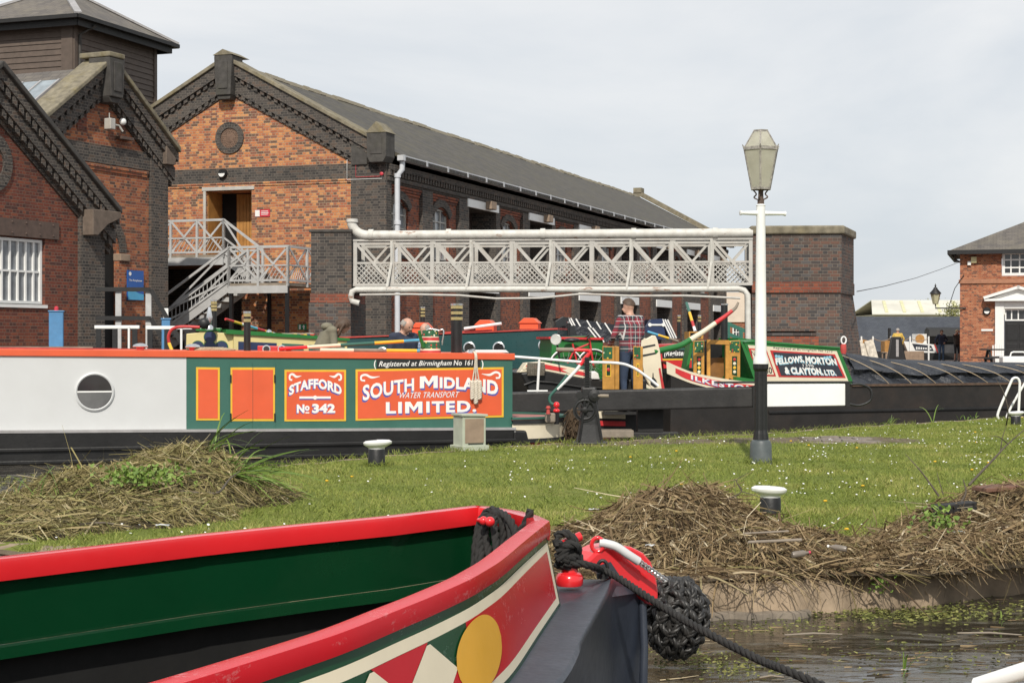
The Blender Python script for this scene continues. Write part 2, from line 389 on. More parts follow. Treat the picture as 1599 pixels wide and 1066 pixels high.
t = NT('mown_turf'); co = t.coord()
n1 = t.noise(.7, co, 6, .65); n2 = t.noise(9, co, 5, .7); n3 = t.noise(60, t.mapping(co, (1, .6, 1)), 3)
c = t.ramp(n1, [(.28, (.135,.175,.034)), (.5, (.205,.245,.05)), (.72, (.29,.29,.075))])
c = t.mix(.55, c, t.ramp(n2, [(.25, .45), (.75, 1.0)]), 'MULTIPLY'); c = t.mix(.5, c, t.ramp(n3, [(.3, .5), (.7, 1.0)]), 'MULTIPLY')
at = t.new('ShaderNodeAttribute'); at.attribute_name = 'earth'
em = t.ramp(t.math('ADD', at.outputs['Fac'], t.math('MULTIPLY', t.math('SUBTRACT', t.noise(5, co, 6, .7), .5), .9)), [(.42, 0.0), (.6, 1.0)])
c = t.mix(em, c, t.ramp(t.noise(4, co, 7, .7), [(.3, (.10,.078,.052)), (.7, (.21,.17,.12))]))
t.set(c, .9, 0, .15); t.bump(t.math('ADD', n2, n3), .6, .03); M['turf'] = t.m
lawn = MB().grid(rows).build('lawn', M['turf'], base=(0, 15, 0), smooth=60); kind(lawn, 'structure')
ev = []
for row in rows:
    for j, (x, y, z) in enumerate(row):
        d_ = min(math.hypot((x-a)/rx, (y-b)/ry) for a, b, rx, ry in ((.95, 21.2, .9, .6), (2.4, 21.6, 1.6, .6), (3.9, 21.9, 1.4, .8), (4.6, 22.0, .8, .8)))
        ev.append(max(min(1, max(0, 1.5-d_)), .75 if j == NR else 0, .8 if j < 2 else 0))
lawn.data.attributes.new('earth', 'FLOAT', 'POINT').data.foreach_set('value', ev)
# concrete canal edge with a timber ledge at the water
mb = MB(); mb2 = MB(); r1 = []; r2 = []
for i, p in enumerate(near_line):
    d = Vector((p.x*.1, -1, 0)).normalized(); w = .02*mnoise.noise(Vector((p.x*2, 0, 5))); w2 = .015*mnoise.noise(Vector((p.x*6, 2, 5)))
    q = p+d*w
    r1.append([q-d*.35+Vector((0, 0, .004+w2)), q-d*.06+Vector((0, 0, .0+w2)), q+Vector((0, 0, -.035+w)), q+d*.035+Vector((0, 0, -.09)), q+d*(.06+w2)+Vector((0, 0, -.7))])
    r2.append([q+d*.03+Vector((0, 0, -.185)), q+d*.11+Vector((0, 0, -.19)), q+d*.11+Vector((0, 0, -.6))])
kind(MB().grid(r1).build('canal_edge', M['concrete'], base=(0, 9, 0), smooth=50), 'structure')
kind(MB().grid(r2[60:110]).build('edge_ledge', M['plank'], base=(2, 9, 0), smooth=30), 'structure')
r3 = []
for p in far_line: r3.append([p+Vector((0, -.12, .003)), p+Vector((0, .10, 0)), p+Vector((0, .16, -.05)), p+Vector((0, .17, -.8))])
kind(MB().grid(r3).build('far_canal_edge', M['concrete'], base=(0, 20, 0), smooth=40), 'structure')
# worn path by the lock gate, with setts
t = NT('trodden_earth'); co = t.coord(); t.set(t.ramp(t.noise(3, co, 7, .7), [(.3, (.10,.08,.055)), (.7, (.20,.165,.115))]), .95); t.bump(t.noise(12, co, 5), .7, .03)
path = MB().plan([(3.78, 21.0), (4.75, 21.0), (4.85, 22.45), (3.85, 22.45)], -.3, .012).build('path', t.m); kind(path, 'structure')
sett = None
M['sett'] = paint('pale_sett', (.20,.17,.145), .85, .35, 8, .3, .4)
for r in range(5):
    for k in range(3):
        y0 = 21.05+r*.27+random.uniform(-.02, .02); x0 = 3.85+k*.26+(r % 2)*.13
        if sett is None:
            mbx = MB().box(WF, (0, .235), (0, .17), (-.02, .034)); sett = mbx.build('sett', M['sett'], path, bevel=.012); OFF[sett.name] = OFF[path.name]
            sett.data.transform(Matrix.Translation(OFF[path.name])); q = sett
        else: q = bpy.data.objects.new('sett', sett.data); COL.objects.link(q); q.parent = path
        q.location = Vector((x0, y0, random.uniform(-.012, .004)))-OFF[path.name]; q.rotation_euler = (0, random.uniform(-.04, .04), random.uniform(-.1, .1))

# ------------------------------------------------------------------ building helpers
def wall(mb, F, u0, u1, z0, top, holes=(), depth=.25, breaks=(), v=0.0, mi=0):
    tf = top if callable(top) else (lambda u: top)
    us = sorted(set([u0, u1, *breaks]+[h[0] for h in holes]+[h[1] for h in holes])); us = [u for u in us if u0-1e-6 <= u <= u1+1e-6]
    for a, b in zip(us, us[1:]):
        m = (a+b)/2; z = z0
        for h in sorted([h for h in holes if h[0] < m < h[1]], key=lambda h: h[2]):
            if h[2] > z+1e-4: mb.add([F.pt(a, v, z), F.pt(b, v, z), F.pt(b, v, h[2]), F.pt(a, v, h[2])], [(0, 1, 2, 3)], mi)
            z = h[3]
        if tf(m) > z: mb.add([F.pt(a, v, z), F.pt(b, v, z), F.pt(b, v, tf(b)), F.pt(a, v, tf(a))], [(0, 1, 2, 3)], mi)
    for h in holes:
        dp = h[4] if len(h) > 4 else depth
        a, b, c, d = h[:4]; w = v+dp
        for q in (((a, c), (b, c)), ((b, c), (b, d)), ((b, d), (a, d)), ((a, d), (a, c))):
            (x, y), (x2, y2) = q; mb.add([F.pt(x, v, y), F.pt(x2, v, y2), F.pt(x2, w, y2), F.pt(x, w, y)], [(0, 1, 2, 3)], mi)
def rake(mb, F, a, b, d0, d1, v0, v1, mi=0):
    mb.prism(F, [(a[0], a[1]-d0), (b[0], b[1]-d0), (b[0], b[1]-d1), (a[0], a[1]-d1)], v0, v1, mi)
def dentils(mb, F, a, b, d0, d1, v0, v1, step, fill=.55):
    L = abs(b[0]-a[0]); n = max(1, int(L/step))
    for i in range(n):
        k0 = i/n; k1 = (i+fill)/n
        A = (a[0]+(b[0]-a[0])*k0, a[1]+(b[1]-a[1])*k0); B = (a[0]+(b[0]-a[0])*k1, a[1]+(b[1]-a[1])*k1)
        rake(mb, F, A, B, d0, d1, v0, v1)
def ring(mb, F, c, r0, r1, v0, v1, a0=0, a1=360, n=32, jag=0):
    for i in range(n):
        t0 = R(a0+(a1-a0)*i/n); t1 = R(a0+(a1-a0)*(i+1-.06)/n)
        mb.prism(F, [(c[0]+r0*math.cos(t0), c[1]+r0*math.sin(t0)), (c[0]+r1*math.cos(t0), c[1]+r1*math.sin(t0)), (c[0]+r1*math.cos(t1), c[1]+r1*math.sin(t1)), (c[0]+r0*math.cos(t1), c[1]+r0*math.sin(t1))], v0, v1)
def spandrel(mb, F, u0, u1, zs, zc, v0, v1, n=10):
    """fills the corners between a segmental arch and its rectangular hole"""
    um = (u0+u1)/2; hw = (u1-u0)/2
    arc = lambda u: zs+(zc-zs)*math.sqrt(max(0, 1-((u-um)/hw)**2)) if True else 0
    for i in range(n):
        a = u0+(u1-u0)*i/n; b = u0+(u1-u0)*(i+1)/n
        za, zb = arc(a), arc(b)
        mb.prism(F, [(a, za), (b, zb), (b, zc+.001), (a, zc+.001)], v0, v1)
def window_grid(parent, F, u0, u1, z0, z1, v, nu, nz, matf, bar=.035, frame=.06, glass=None, arch=None):
    """frame, each glazing bar and each pane as its own piece under one window part"""
    fr = MB()
    for a, b, c, d in ((u0, u1, z0, z0+frame), (u0, u1, z1-frame, z1), (u0, u0+frame, z0+frame, z1-frame), (u1-frame, u1, z0+frame, z1-frame)): fr.box(F, (a, b), (v-.05, v+.03), (c, d))
    w = fr.build('window', matf, parent)
    bb = MB()
    for i in range(1, nu): x = u0+(u1-u0)*i/nu; bb.box(F, (x-bar/2, x+bar/2), (v-.03, v+.02), (z0+frame, z1-frame))
    for j in range(1, nz): x = z0+(z1-z0)*j/nz; bb.box(F, (u0+frame, u1-frame), (v-.026, v+.018), (x-bar/2, x+bar/2))
    if nu*nz > 1: bb.build('glazing_bars', matf, w)
    for i in range(nu):
        for j in range(nz):
            a = u0+(u1-u0)*i/nu; b = u0+(u1-u0)*(i+1)/nu; c = z0+(z1-z0)*j/nz; d = z0+(z1-z0)*(j+1)/nz
            tl = random.uniform(-.004, .004)
            MB().add([F.pt(a, v+.02+tl, c), F.pt(b, v+.02-tl, c), F.pt(b, v+.02-tl, d), F.pt(a, v+.02+tl, d)], [(0, 1, 2, 3)]).build('pane', glass or M['glass'], w, solid=.004)
    return w

# ------------------------------------------------------------------ long warehouse
WG = Frame(605, 51, -19); WS = Frame(605, 51, 71)
ware = thing('warehouse', 'long orange brick warehouse with dark slate roof and gable, behind the white footbridge', 'warehouse', WG.pt(-5.4, 20, WH))
AP = (-5.44, 10.33); KR = (-.25, 7.51); KL = (-10.63, 7.51)
topf = lambda u: AP[1]-.3-abs(u-AP[0])*.543
mb = MB()
hd = (-6.27, -4.65, 4.0, 6.08, 1.1); hu = (-10.5, -5.0, WH-.5, 3.75, 3.0)
wall(mb, WG, -10.9, -1.18, WH-1, topf, [hd, hu], breaks=[AP[0]])
mb.build('gable_wall', M['b_orange'], ware, fixn=False)
mb = MB(); mb.box(WG, (-1.18, 0), (-.10, .02), (WH-1, 7.0)); mb.build('corner_pilaster', M['b_dark'], ware)
mb = MB(); mb.add([WG.pt(-10.5, 2.98, -1), WG.pt(-5, 2.98, -1), WG.pt(-5, 2.98, 3.9), WG.pt(-10.5, 2.98, 3.9)], [(0, 1, 2, 3)]); mb.build('undercroft_wall', M['b_dark'], ware)
# door recess
dr = MB().box(WG, (-6.25, -4.67), (1.03, 1.08), (4.0, 6.07)).build('door', M['dark_in'], ware)
for i in range(9):
    a = -5.72+i*.118
    MB().box(WG, (a, a+.108), (1.0, 1.03), (4.02, 6.05)).build('plank', M['wood'], dr, bevel=.006)
lin = MB(); lin.box(WG, (-6.4, -4.55), (-.04, .1), (6.09, 6.2)); lin.box(WG, (-6.36, -6.272), (-.03, .1), (4.0, 6.088)); lin.build('door_frame', M['cream_iron'], ware)
MB().box(WG, (-6.27, -6.25), (.1, 1.0), (4.0, 6.08)).build('reveal_boards', M['wood'], ware)
mb = MB(); mb.box(WG, (-10.9, -1.185), (-.05, .01), (6.33, 6.78)); mb.build('blue_brick_band', M['b_dark'], ware)
for k, (z0, z1, v) in enumerate(((6.27, 6.327, -.045), (6.20, 6.267, -.028))): MB().box(WG, (-10.9, -1.19), (v, .01), (z0, z1)).build('string_course', M['b_orange'], ware)
for E, nm in ((KR, 1), (KL, -1)):
    mb = MB(); rake(mb, WG, AP, E, .14, .50, -.22, .4); rake(mb, WG, AP, E, .63, 1.02, -.10, .3); rake(mb, WG, AP, E, 1.14, 1.18, -.05, .2)
    rake(mb, WG, AP, E, .50, .63, -.07, .3); rake(mb, WG, AP, E, 1.02, 1.14, -.02, .3)
    mb.build('raking_cornice', M['b_dark'], ware)
    mb = MB(); dentils(mb, WG, AP, E, .50, .63, -.17, -.06, .235); dentils(mb, WG, AP, E, 1.02, 1.14, -.09, -.015, .235); kind(mb.build('dentil_course', M['b_dark'], ware), 'stuff')
    mb = MB(); rake(mb, WG, AP, E, .0, .135, -.30, .5); mb.build('coping', M['coping'], ware, bevel=.02)
mb = MB(); mb.prism(WG, [(-5.70, 9.05), (-5.18, 9.05), (-5.12, 10.28), (-5.44, 10.44), (-5.76, 10.28)], -.42, .3); mb.prism(WG, [(-5.64, 8.92), (-5.24, 8.92), (-5.18, 9.05), (-5.70, 9.05)], -.36, .2)
ab = mb.build('apex_block', M['stone'], ware, bevel=.02)
MB().box(WG, (-5.60, -5.28), (-.45, -.42), (9.25, 10.12)).build('apex_panel', M['stone'], ab, bevel=.015)
MB().prism(WG, [(-5.79, 10.31), (-5.09, 10.31), (-5.44, 10.49)], -.44, .7).build('apex_cap', M['coping'], ab)
for u0, u1, z0 in ((-.50, .14, 6.75),):
    mb = MB(); mb.prism(WG, [(u0+.1, z0), (u1-.1, z0), (u1, z0+.18), (u1, z0+.9), ((u0+u1)/2, z0+1.2), (u0, z0+.9), (u0, z0+.18)], -.45, .25); kb = mb.build('kneeler_block', M['stone'], ware, bevel=.02)
    MB().box(WG, (u0+.13, u1-.13), (-.47, -.45), (z0+.25, z0+.82)).build('kneeler_panel', M['stone'], kb, bevel=.012)
    MB().prism(WG, [(u0-.03, z0+.905), (u1+.03, z0+.905), ((u0+u1)/2, z0+1.24)], -.47, .3).build('kneeler_cap', M['coping'], kb)
    MB().box(WG, (-1.15, -.62), (-.16, .1), (6.72, 7.5)).build('kneeler_stone', M['stone'], ware, bevel=.02)
mb = MB(); ring(mb, WG, (-5.42, 7.74), .32, .50, -.05, .08, n=30); oc = mb.build('oculus_ring', M['b_dark'], ware)
mb = MB(); c = WG.pt(-5.42, 0, 7.74)
mb.lathe(c, [(.335, .001), (.335, .010), (.27, .016), (.19, .012), (.12, .022), (.02, .034)], 28, ax=-WG.V); 
for rr_, nn in ((.14, 14), (.21, 20), (.27, 26)):
    for k in range(nn): 
        an = 2*math.pi*k/nn; mb.ball(WG.pt(-5.42+rr_*math.cos(an), -.014, 7.74+rr_*math.sin(an)), .017, 4)
mb.build('terracotta_rose', paint('sooty_terracotta', (.16,.10,.07), .8, .3, 12, .4, .4), oc, smooth=40)
# side elevation
holes = []; dcols = [6.4+6.7*k for k in range(7)]
panels = [(.32, 2.87), (3.76, 6.2)]+[(10.42+6.7*k, 13.0+6.7*k) for k in range(6)]+[(50.5, 50.9)]
ph = [(a, b, WH-1, 6.18, .12) for a, b in panels]
dh = []
for d in dcols: dh += [(d+.75, d+3.55, 3.85, 5.95, 1.0), (d+.75, d+3.55, WH, 3.02, 1.0)]
mb = MB(); wall(mb, WS, 0, 51, WH-1, 6.75, ph+dh); mb.build('side_wall', M['b_dark'], ware, fixn=False)
for d in dcols:
    for z0, z1 in ((3.85, 5.95), (WH, 3.02)): MB().box(WS, (d+.75, d+3.55), (.94, .99), (z0, z1)).build('side_door', paint('dull_brown_door', (.055,.036,.032), .7, .2, 4, .1, .3), ware)
for d in dcols:
    for z0 in (5.955, 3.025):
        MB().box(WS, (d+.55, d+3.75), (-.05, .9), (z0, z0+.36)).build('lintel', M['white'], ware, bevel=.015)
    MB().box(WS, (d+2.3, d+2.85), (-.28, -.055), (6.0, 6.28)).build('floodlight', M['stone_l'], ware, bevel=.02)
for i, (a, b) in enumerate(panels[:-1]):
    m = [(.5, 1.95), (4.0, 5.5)][i] if i < 2 else (a+.42, a+1.95)
    red = MB(); ring_mb = MB(); um = (m[0]+m[1])/2; hw = (m[1]-m[0])/2
    wall(red, WS, a, b, WH-1, 6.2, [(m[0], m[1], 4.0, 5.72, .2)], v=.12)
    spandrel(red, WS, m[0], m[1], 5.42, 5.72, .121, .3)
    cc = (um, 5.42-.62); rr0 = math.hypot(hw, .62); an = math.degrees(math.atan2(.62, hw))
    ring(ring_mb, WS, cc, rr0, rr0+.26, .06, .13, an, 180-an, 14)
    red.build('recessed_panel', M['b_red'], ware, fixn=False); kind(ring_mb.build('window_arch', M['b_dark'], ware), 'stuff')
    wpart = window_grid(ware, WS, m[0]+.02, m[1]-.02, 4.02, 5.70, .25, 3, 4, M['cream_iron'], .04, .05)
    MB().box(WS, (m[0]-.08, m[1]+.08), (.04, .3), (3.9, 4.0)).build('sill', M['stone'], wpart)
    for j in range(3): MB().box(WS, (a+.01, b-.01), (.085-.03*j, .125), (5.92+.085*j, 5.995+.085*j)).build('corbel_course', M['b_red'], ware)
mb = MB(); mb.box(WS, (0, 51), (-.12, .1), (6.56, 6.74)); mb.box(WS, (0, 51), (-.06, .1), (6.24, 6.36)); mb.build('eaves_cornice', M['b_dark'], ware)
mb = MB(); dentils(mb, WS, (0, 6.56), (51, 6.56), 0, .17, -.10, .01, .235); kind(mb.build('eaves_dentils', M['b_dark'], ware), 'stuff')
mb = MB(); mb.box(WS, (.25, 51), (-.42, -.22), (6.86, 7.02)); 
for k in range(27): mb.box(WS, (.3+1.85*k, .42+1.85*k), (-.435, -.205), (6.85, 7.03))
mb.build('gutter', paint('grey_white_gutter', (.50,.51,.53), .45, .08, 4, .1, .25), ware)
mb = MB(); mb.tube([WS.pt(.45, -.3, 6.9), WS.pt(.45, -.3, 6.6), WS.pt(.4, -.16, 6.4), WS.pt(.4, -.16, WH)], .085, 12)
for z in (6.35, 4.9, 3.2): mb.tube([WS.pt(.4, -.16, z), WS.pt(.4, -.16, z+.12)], .11, 12)
mb.build('downpipe', paint('pipe_grey_white', (.60,.62,.66), .45, .06, 4, .05, .15), ware, smooth=40)
rf = MB()
e1 = (.42, 6.98); rr1 = (AP[0], 10.08)
rf.prism(WG, [(e1[0], e1[1]), (rr1[0], rr1[1]), (rr1[0], rr1[1]-.15), (e1[0], e1[1]-.12)], .3, 51.2)
rf.prism(WG, [(-11.3, 6.98), (rr1[0], rr1[1]), (rr1[0], rr1[1]-.15), (-11.3, 6.86)], .3, 51.2)
roof = rf.build('roof', M['slate'], ware)
rt = None
for k in range(106):
    if rt is None:
        rt = MB().prism(WG, [(AP[0]-.2, 9.99), (AP[0], 10.17), (AP[0]+.2, 9.99), (AP[0]+.17, 9.95), (AP[0], 10.1), (AP[0]-.17, 9.95)], .55, 1.0).build('ridge_tile', M['coping'], roof)
    else: inst(rt, roof, WG.V*(.475*k)+Vector((0, 0, random.uniform(-.02, .025))))
mb = MB()
for E in ((.45, 7.25), (-11.33, 7.25)): rake(mb, WG, (AP[0], 10.45), E, 0, .3, 50.9, 51.5)
mb.box(WG, (-5.7, -5.2), (50.85, 51.55), (10.3, 10.6)); mb.build('far_coping', M['coping'], ware)
wall(mb2, WG, -10.9, 0, -1, topf, breaks=[AP[0]], v=51); mb2.add([WG.pt(-10.9, 0, -1), WG.pt(-10.9, 51, -1), WG.pt(-10.9, 51, 7), WG.pt(-10.9, 0, 7)], [(0, 1, 2, 3)])
mb2.build('back_walls', M['b_red'], ware, fixn=False)
# small fittings on the gable
mb = MB(); mb.lathe(WG.pt(-5.62, -.05, 6.62), [(.15, 0), (.15, .08), (.12, .12)], 18, ax=-WG.V); lt = tag(mb.build('bulkhead_lamp', M['black_iron'], smooth=40), 'round black bulkhead lamp on the blue brick band below the oculus', 'lamp')
mb = MB(); mb.prism(WG, [(-5.62+.11*math.cos(R(a)), 6.61+.11*math.sin(R(a))) for a in range(180, 361, 20)], -.19, -.165); mb.build('diffuser', M['white'], lt)
sg = tag(MB().box(WG, (-4.52, -4.0), (-.03, -.003), (5.22, 5.44)).build('warning_sign', paint('sign_red', (.55,.04,.06), .5, .1, 9, .02, .1)), 'small red and white warning sign right of the loft door', 'sign')
MB().box(WG, (-4.51, -4.35), (-.036, -.031), (5.23, 5.43)).build('symbol_panel', M['white'], sg)
for k in range(3): MB().box(WG, (-4.3, -4.06+.02*(k % 2)), (-.035, -.031), (5.28+.05*k, 5.30+.05*k)).build('text_line', M['white'], sg)
mb = MB(); bx = WG.pt(-.12, -.14, 6.42); mb.lathe(bx, [(.055, 0), (.055, .05), (.02, .07)], 14, ax=-WG.V); al = tag(mb.build('alarm_bell', MATS['sign_red'], smooth=40), 'small red alarm bell on the dark corner pilaster of the warehouse', 'alarm')
MB().tube([WG.pt(-1.0, -.13, 6.9), WG.pt(-1.0, -.13, 6.35), WG.pt(-.2, -.13, 6.35)], .009, 6).build('conduit', MATS['sign_red'], al)
MB().tube([WG.pt(-1.3, -.12, 6.9), WG.pt(-1.3, -.12, 6.28), WG.pt(-.14, -.12, 6.28), WG.pt(-.12, -.12, 6.4)], .009, 6).build('white_conduit', M['white'], al)

# ------------------------------------------------------------------ pump house with the deep red gable, far left
A = Frame(60, 41, 66)
bA = thing('brick_building', 'deep red brick gabled building with white many-paned window at left edge', 'building', A.pt(-1.5, 2, WH))
apA = (-1.75, 7.92); slA = .70; tA = lambda u: apA[1]-.35-abs(u-apA[0])*slA
mb = MB(); wall(mb, A, -6.0, 1.5, WH-1, tA, [(-3.2, .24, 2.2, 3.82, .22)], breaks=[apA[0]]); mb.build('gable_wall', M['b_redA'], bA, fixn=False)
mb = MB(); mb.prism(A, [(1.5, -1), (2.44, -1), (2.44, 4.6), (1.5, 5.2)], -.12, 3.0); mb.build('quoin_pilaster', M['b_dark'], bA); MB().prism(A, [(-6.9, -1), (-6.0, -1), (-6.0, 5.2), (-6.9, 4.6)], -.12, 3.0).build('quoin_pilaster', M['b_dark'], bA)
for s in (1, -1):
    E = (apA[0]+s*4.5, apA[1]-4.5*slA); 
    mb = MB(); rake(mb, A, apA, E, .16, .42, -.36, .3); rake(mb, A, apA, E, .42, .62, -.18, .3); rake(mb, A, apA, E, .62, .92, -.24, .3); rake(mb, A, apA, E, .92, 1.08, -.08, .2); rake(mb, A, apA, E, 1.08, 1.2, -.05, .2); mb.build('raking_cornice', M['b_dark'], bA)
    mb = MB(); dentils(mb, A, apA, E, .42, .62, -.33, -.17, .235); dentils(mb, A, apA, E, .92, 1.10, -.20, -.07, .235); kind(mb.build('dentil_course', M['b_dark'], bA), 'stuff')
    mb = MB(); rake(mb, A, apA, E, 0, .155, -.46, .45); mb.build('coping', M['stone'], bA, bevel=.03)
    MB().prism(A, [(apA[0], apA[1]-.3), (apA[0]+s*4.7, apA[1]-.3-4.7*slA), (apA[0]+s*4.7, apA[1]-.45-4.7*slA), (apA[0], apA[1]-.45)], .4, 9).build('roof', M['slate_old'], bA)
MB().prism(A, [(1.55, 4.0), (1.75, 4.0), (2.15, 4.3), (2.7, 4.5), (2.7, 4.66), (1.55, 4.66)], -.45, .1).build('corbel', M['stone_m'], bA, bevel=.02)
mb = MB(); ring(mb, A, (apA[0]+.05, 5.55), .42, .72, -.05, .06, n=24); mb.build('oculus_ring', M['b_dark'], bA)
lp = MB().box(A, (-3.4, .72), (-.05, .05), (3.84, 4.26)).build('steel_lintel', M['brown_iron'], bA)
for k in range(7):
    for z in (3.92, 4.18): MB().lathe(A.pt(.5-.5*k, -.05, z), [(.028, 0), (.022, .018), (.005, .024)], 8, ax=-A.V).build('rivet', M['brown_iron'], lp)
wA = window_grid(bA, A, -3.18, .22, 2.22, 3.80, .12, 12, 2, M['white'], .05, .07)
MB().box(A, (-3.3, .3), (-.04, .2), (2.12, 2.2)).build('sill', M['white'], wA)
# ------------------------------------------------------------------ orange gable with the arched doorway
B = Frame(245, 47.5, 66)
bB = thing('brick_building', 'orange brick gabled building with dark arched doorway and blue sign, left of the warehouse', 'building', B.pt(-2.4, 3, WH))
apB = (-2.46, 9.05); slB = .70; tB = lambda u: apB[1]-.35-abs(u-apB[0])*slB
ac, ar = (-2.55, 3.75), .82
mb = MB(); wall(mb, B, -5.4, -.39, WH-1, tB, [(ac[0]-ar, ac[0]+ar, .85, ac[1]+ar, .2)], breaks=[apB[0]]); spandrel(mb, B, ac[0]-ar, ac[0]+ar, ac[1], ac[1]+ar, .001, .19, 16); mb.build('gable_wall', M['b_mid'], bB, fixn=False)
mb = MB(); mb.box(B, (-.39, .40), (-.10, 5), (-1, 6.9)); mb.build('quoin_pilaster', M['b_dark'], bB); MB().box(B, (-6.0, -5.4), (-.1, 5), (-1, 6.9)).build('quoin_pilaster', M['b_dark'], bB)
mb = MB(); ring(mb, B, ac, ar, ar+.3, -.04, .1, 0, 180, 20); mb.build('door_arch', M['b_dark'], bB)
MB().box(B, (ac[0]+ar-.02, ac[0]+ar+.42), (-.07, .2), (3.52, 3.72)).build('impost', M['stone_l'], bB, bevel=.02)
MB().prism(B, [(ac[0]-ar, .85), (ac[0]+ar, .85), (ac[0]+ar, 4.6), (ac[0]-ar, 4.6)], .18, .24).build('door', M['dark_in'], bB)
MB().box(B, (ac[0]-ar, ac[0]+ar), (-.2, .17), (.72, .84)).build('door_step', M['stone_l'], bB)
mb = MB(); mb.box(B, (-5.4, -.392), (-.05, .01), (6.12, 6.62)); mb.build('blue_brick_band', M['b_dark'], bB)
for z0, z1, v, u1 in ((6.02, 6.10, -.06, -.45), (5.93, 6.015, -.035, -.5)): MB().box(B, (-5.4, u1), (v, .01), (z0, z1)).build('string_course', M['b_mid'], bB)
for s in (1, -1):
    E = (apB[0]+s*3.1, apB[1]-3.1*slB)
    mb = MB(); rake(mb, B, apB, E, .16, .42, -.30, .3); rake(mb, B, apB, E, .42, .58, -.12, .3); rake(mb, B, apB, E, .58, .95, -.17, .3); rake(mb, B, apB, E, .95, 1.12, -.05, .2); mb.build('raking_cornice', M['b_dark'], bB)
    mb = MB(); dentils(mb, B, apB, E, .42, .58, -.26, -.11, .235); dentils(mb, B, apB, E, .95, 1.10, -.14, -.04, .235); kind(mb.build('dentil_course', M['b_dark'], bB), 'stuff')
    mb = MB(); rake(mb, B, apB, E, 0, .155, -.40, .5); mb.build('coping', M['coping'], bB, bevel=.03)
    rfB = MB().prism(B, [(apB[0], apB[1]-.3), (apB[0]+s*3.4, apB[1]-.3-3.4*slB), (apB[0]+s*3.4, apB[1]-.45-3.4*slB), (apB[0], apB[1]-.45)], .45, 6); rfB = rfB.build('roof', M['slate_old'], bB)
    if s == -1:
        sk = MB()
        for k in range(6):
            a = 1.0+k*.62; sk.bar(B.pt(apB[0]-.55, a, apB[1]-.28-.55*slB), B.pt(apB[0]-2.6, a, apB[1]-.28-2.6*slB), .06, .08)
        skl = sk.build('skylight', M['lead'], rfB); 
        for k in range(5):
            a = 1.03+k*.62
            MB().add([B.pt(apB[0]-.55, a, apB[1]-.27-.55*slB), B.pt(apB[0]-.55, a+.56, apB[1]-.27-.55*slB), B.pt(apB[0]-2.6, a+.56, apB[1]-.27-2.6*slB), B.pt(apB[0]-2.6, a, apB[1]-.27-2.6*slB)], [(0, 1, 2, 3)]).build('skylight_pane', glass_mat('skylight_glass%d' % k, (.16,.19,.21), .15), bB, solid=.01)
mb = MB(); mb.prism(B, [(-2.72, 7.9), (-2.2, 7.9), (-2.12, 8.95), (-2.8, 8.95)], -.5, .2); mb.prism(B, [(-2.62, 7.75), (-2.3, 7.75), (-2.2, 7.9), (-2.72, 7.9)], -.42, .15)
abB = mb.build('apex_block', M['stone'], bB, bevel=.02); MB().box(B, (-2.62, -2.3), (-.53, -.5), (8.05, 8.85)).build('apex_panel', M['stone'], abB, bevel=.015)
MB().box(B, (-2.82, -2.14), (-.52, .5), (8.96, 9.10)).build('apex_cap', M['coping'], abB, bevel=.03)
MB().prism(B, [(.05, 6.35), (.45, 6.35), (.62, 6.8), (.05, 6.95)], -.3, .2).build('kneeler_block', M['stone_m'], bB, bevel=.02)
# lamp and camera on the gable
wl_ = thing('floodlight', 'small white security camera and floodlight on the orange gable left of the warehouse', 'floodlight', B.pt(-2.35, -.1, 7.1))
MB().box(B, (-2.52, -2.3), (-.32, -.1), (7.05, 7.35)).build('camera_box', M['cream_iron'], wl_, bevel=.02)
mb = MB(); mb.tube([B.pt(-2.3, -.2, 7.2), B.pt(-2.0, -.2, 7.2), B.pt(-1.9, -.25, 7.05)], .03, 8); mb.tube([B.pt(-2.42, -.2, 7.3), B.pt(-2.42, -.2, 7.5)], .015, 6); mb.build('bracket', M['cream_iron'], wl_)
MB().ball(B.pt(-1.9, -.25, 7.32), .10, 8).build('lamp_head', M['white'], wl_, smooth=60)
MB().box(B, (-1.9, -1.35), (-.22, -.002), (6.86, 6.94)).build('shelf_plate', M['brown_iron'], wl_)
MB().box(B, (-3.55, -3.15), (-.02, .02), (6.95, 7.4)).build('patched_opening', M['b_redA'], bB)
# blue sign
sgn = thing('information_sign', 'blue information sign board on the orange wall beside the arched doorway', 'sign', B.pt(-1.05, -.05, 2.4))
SB = B.shift(0, -.04)
MB().box(SB, (-1.42, -.70), (-.02, .02), (2.45, 3.28)).build('board', paint('sign_blue', (.02,.10,.36), .4, .08, 5, .02, .05), sgn)
MB().prism(SB, [(-1.415, 2.46), (-.705, 2.46), (-.705, 2.62), (-.9, 2.64), (-1.1, 2.70), (-1.28, 2.74), (-1.415, 2.72)], -.026, -.0205).build('wave_band', paint('sign_light_blue', (.08,.36,.60), .4, .08, 5, .02, .05), sgn)
MB().lathe(SB.pt(-1.32, -.021, 3.18), [(.055, 0), (.055, .004)], 16, ax=-B.V).build('roundel', M['white'], sgn)

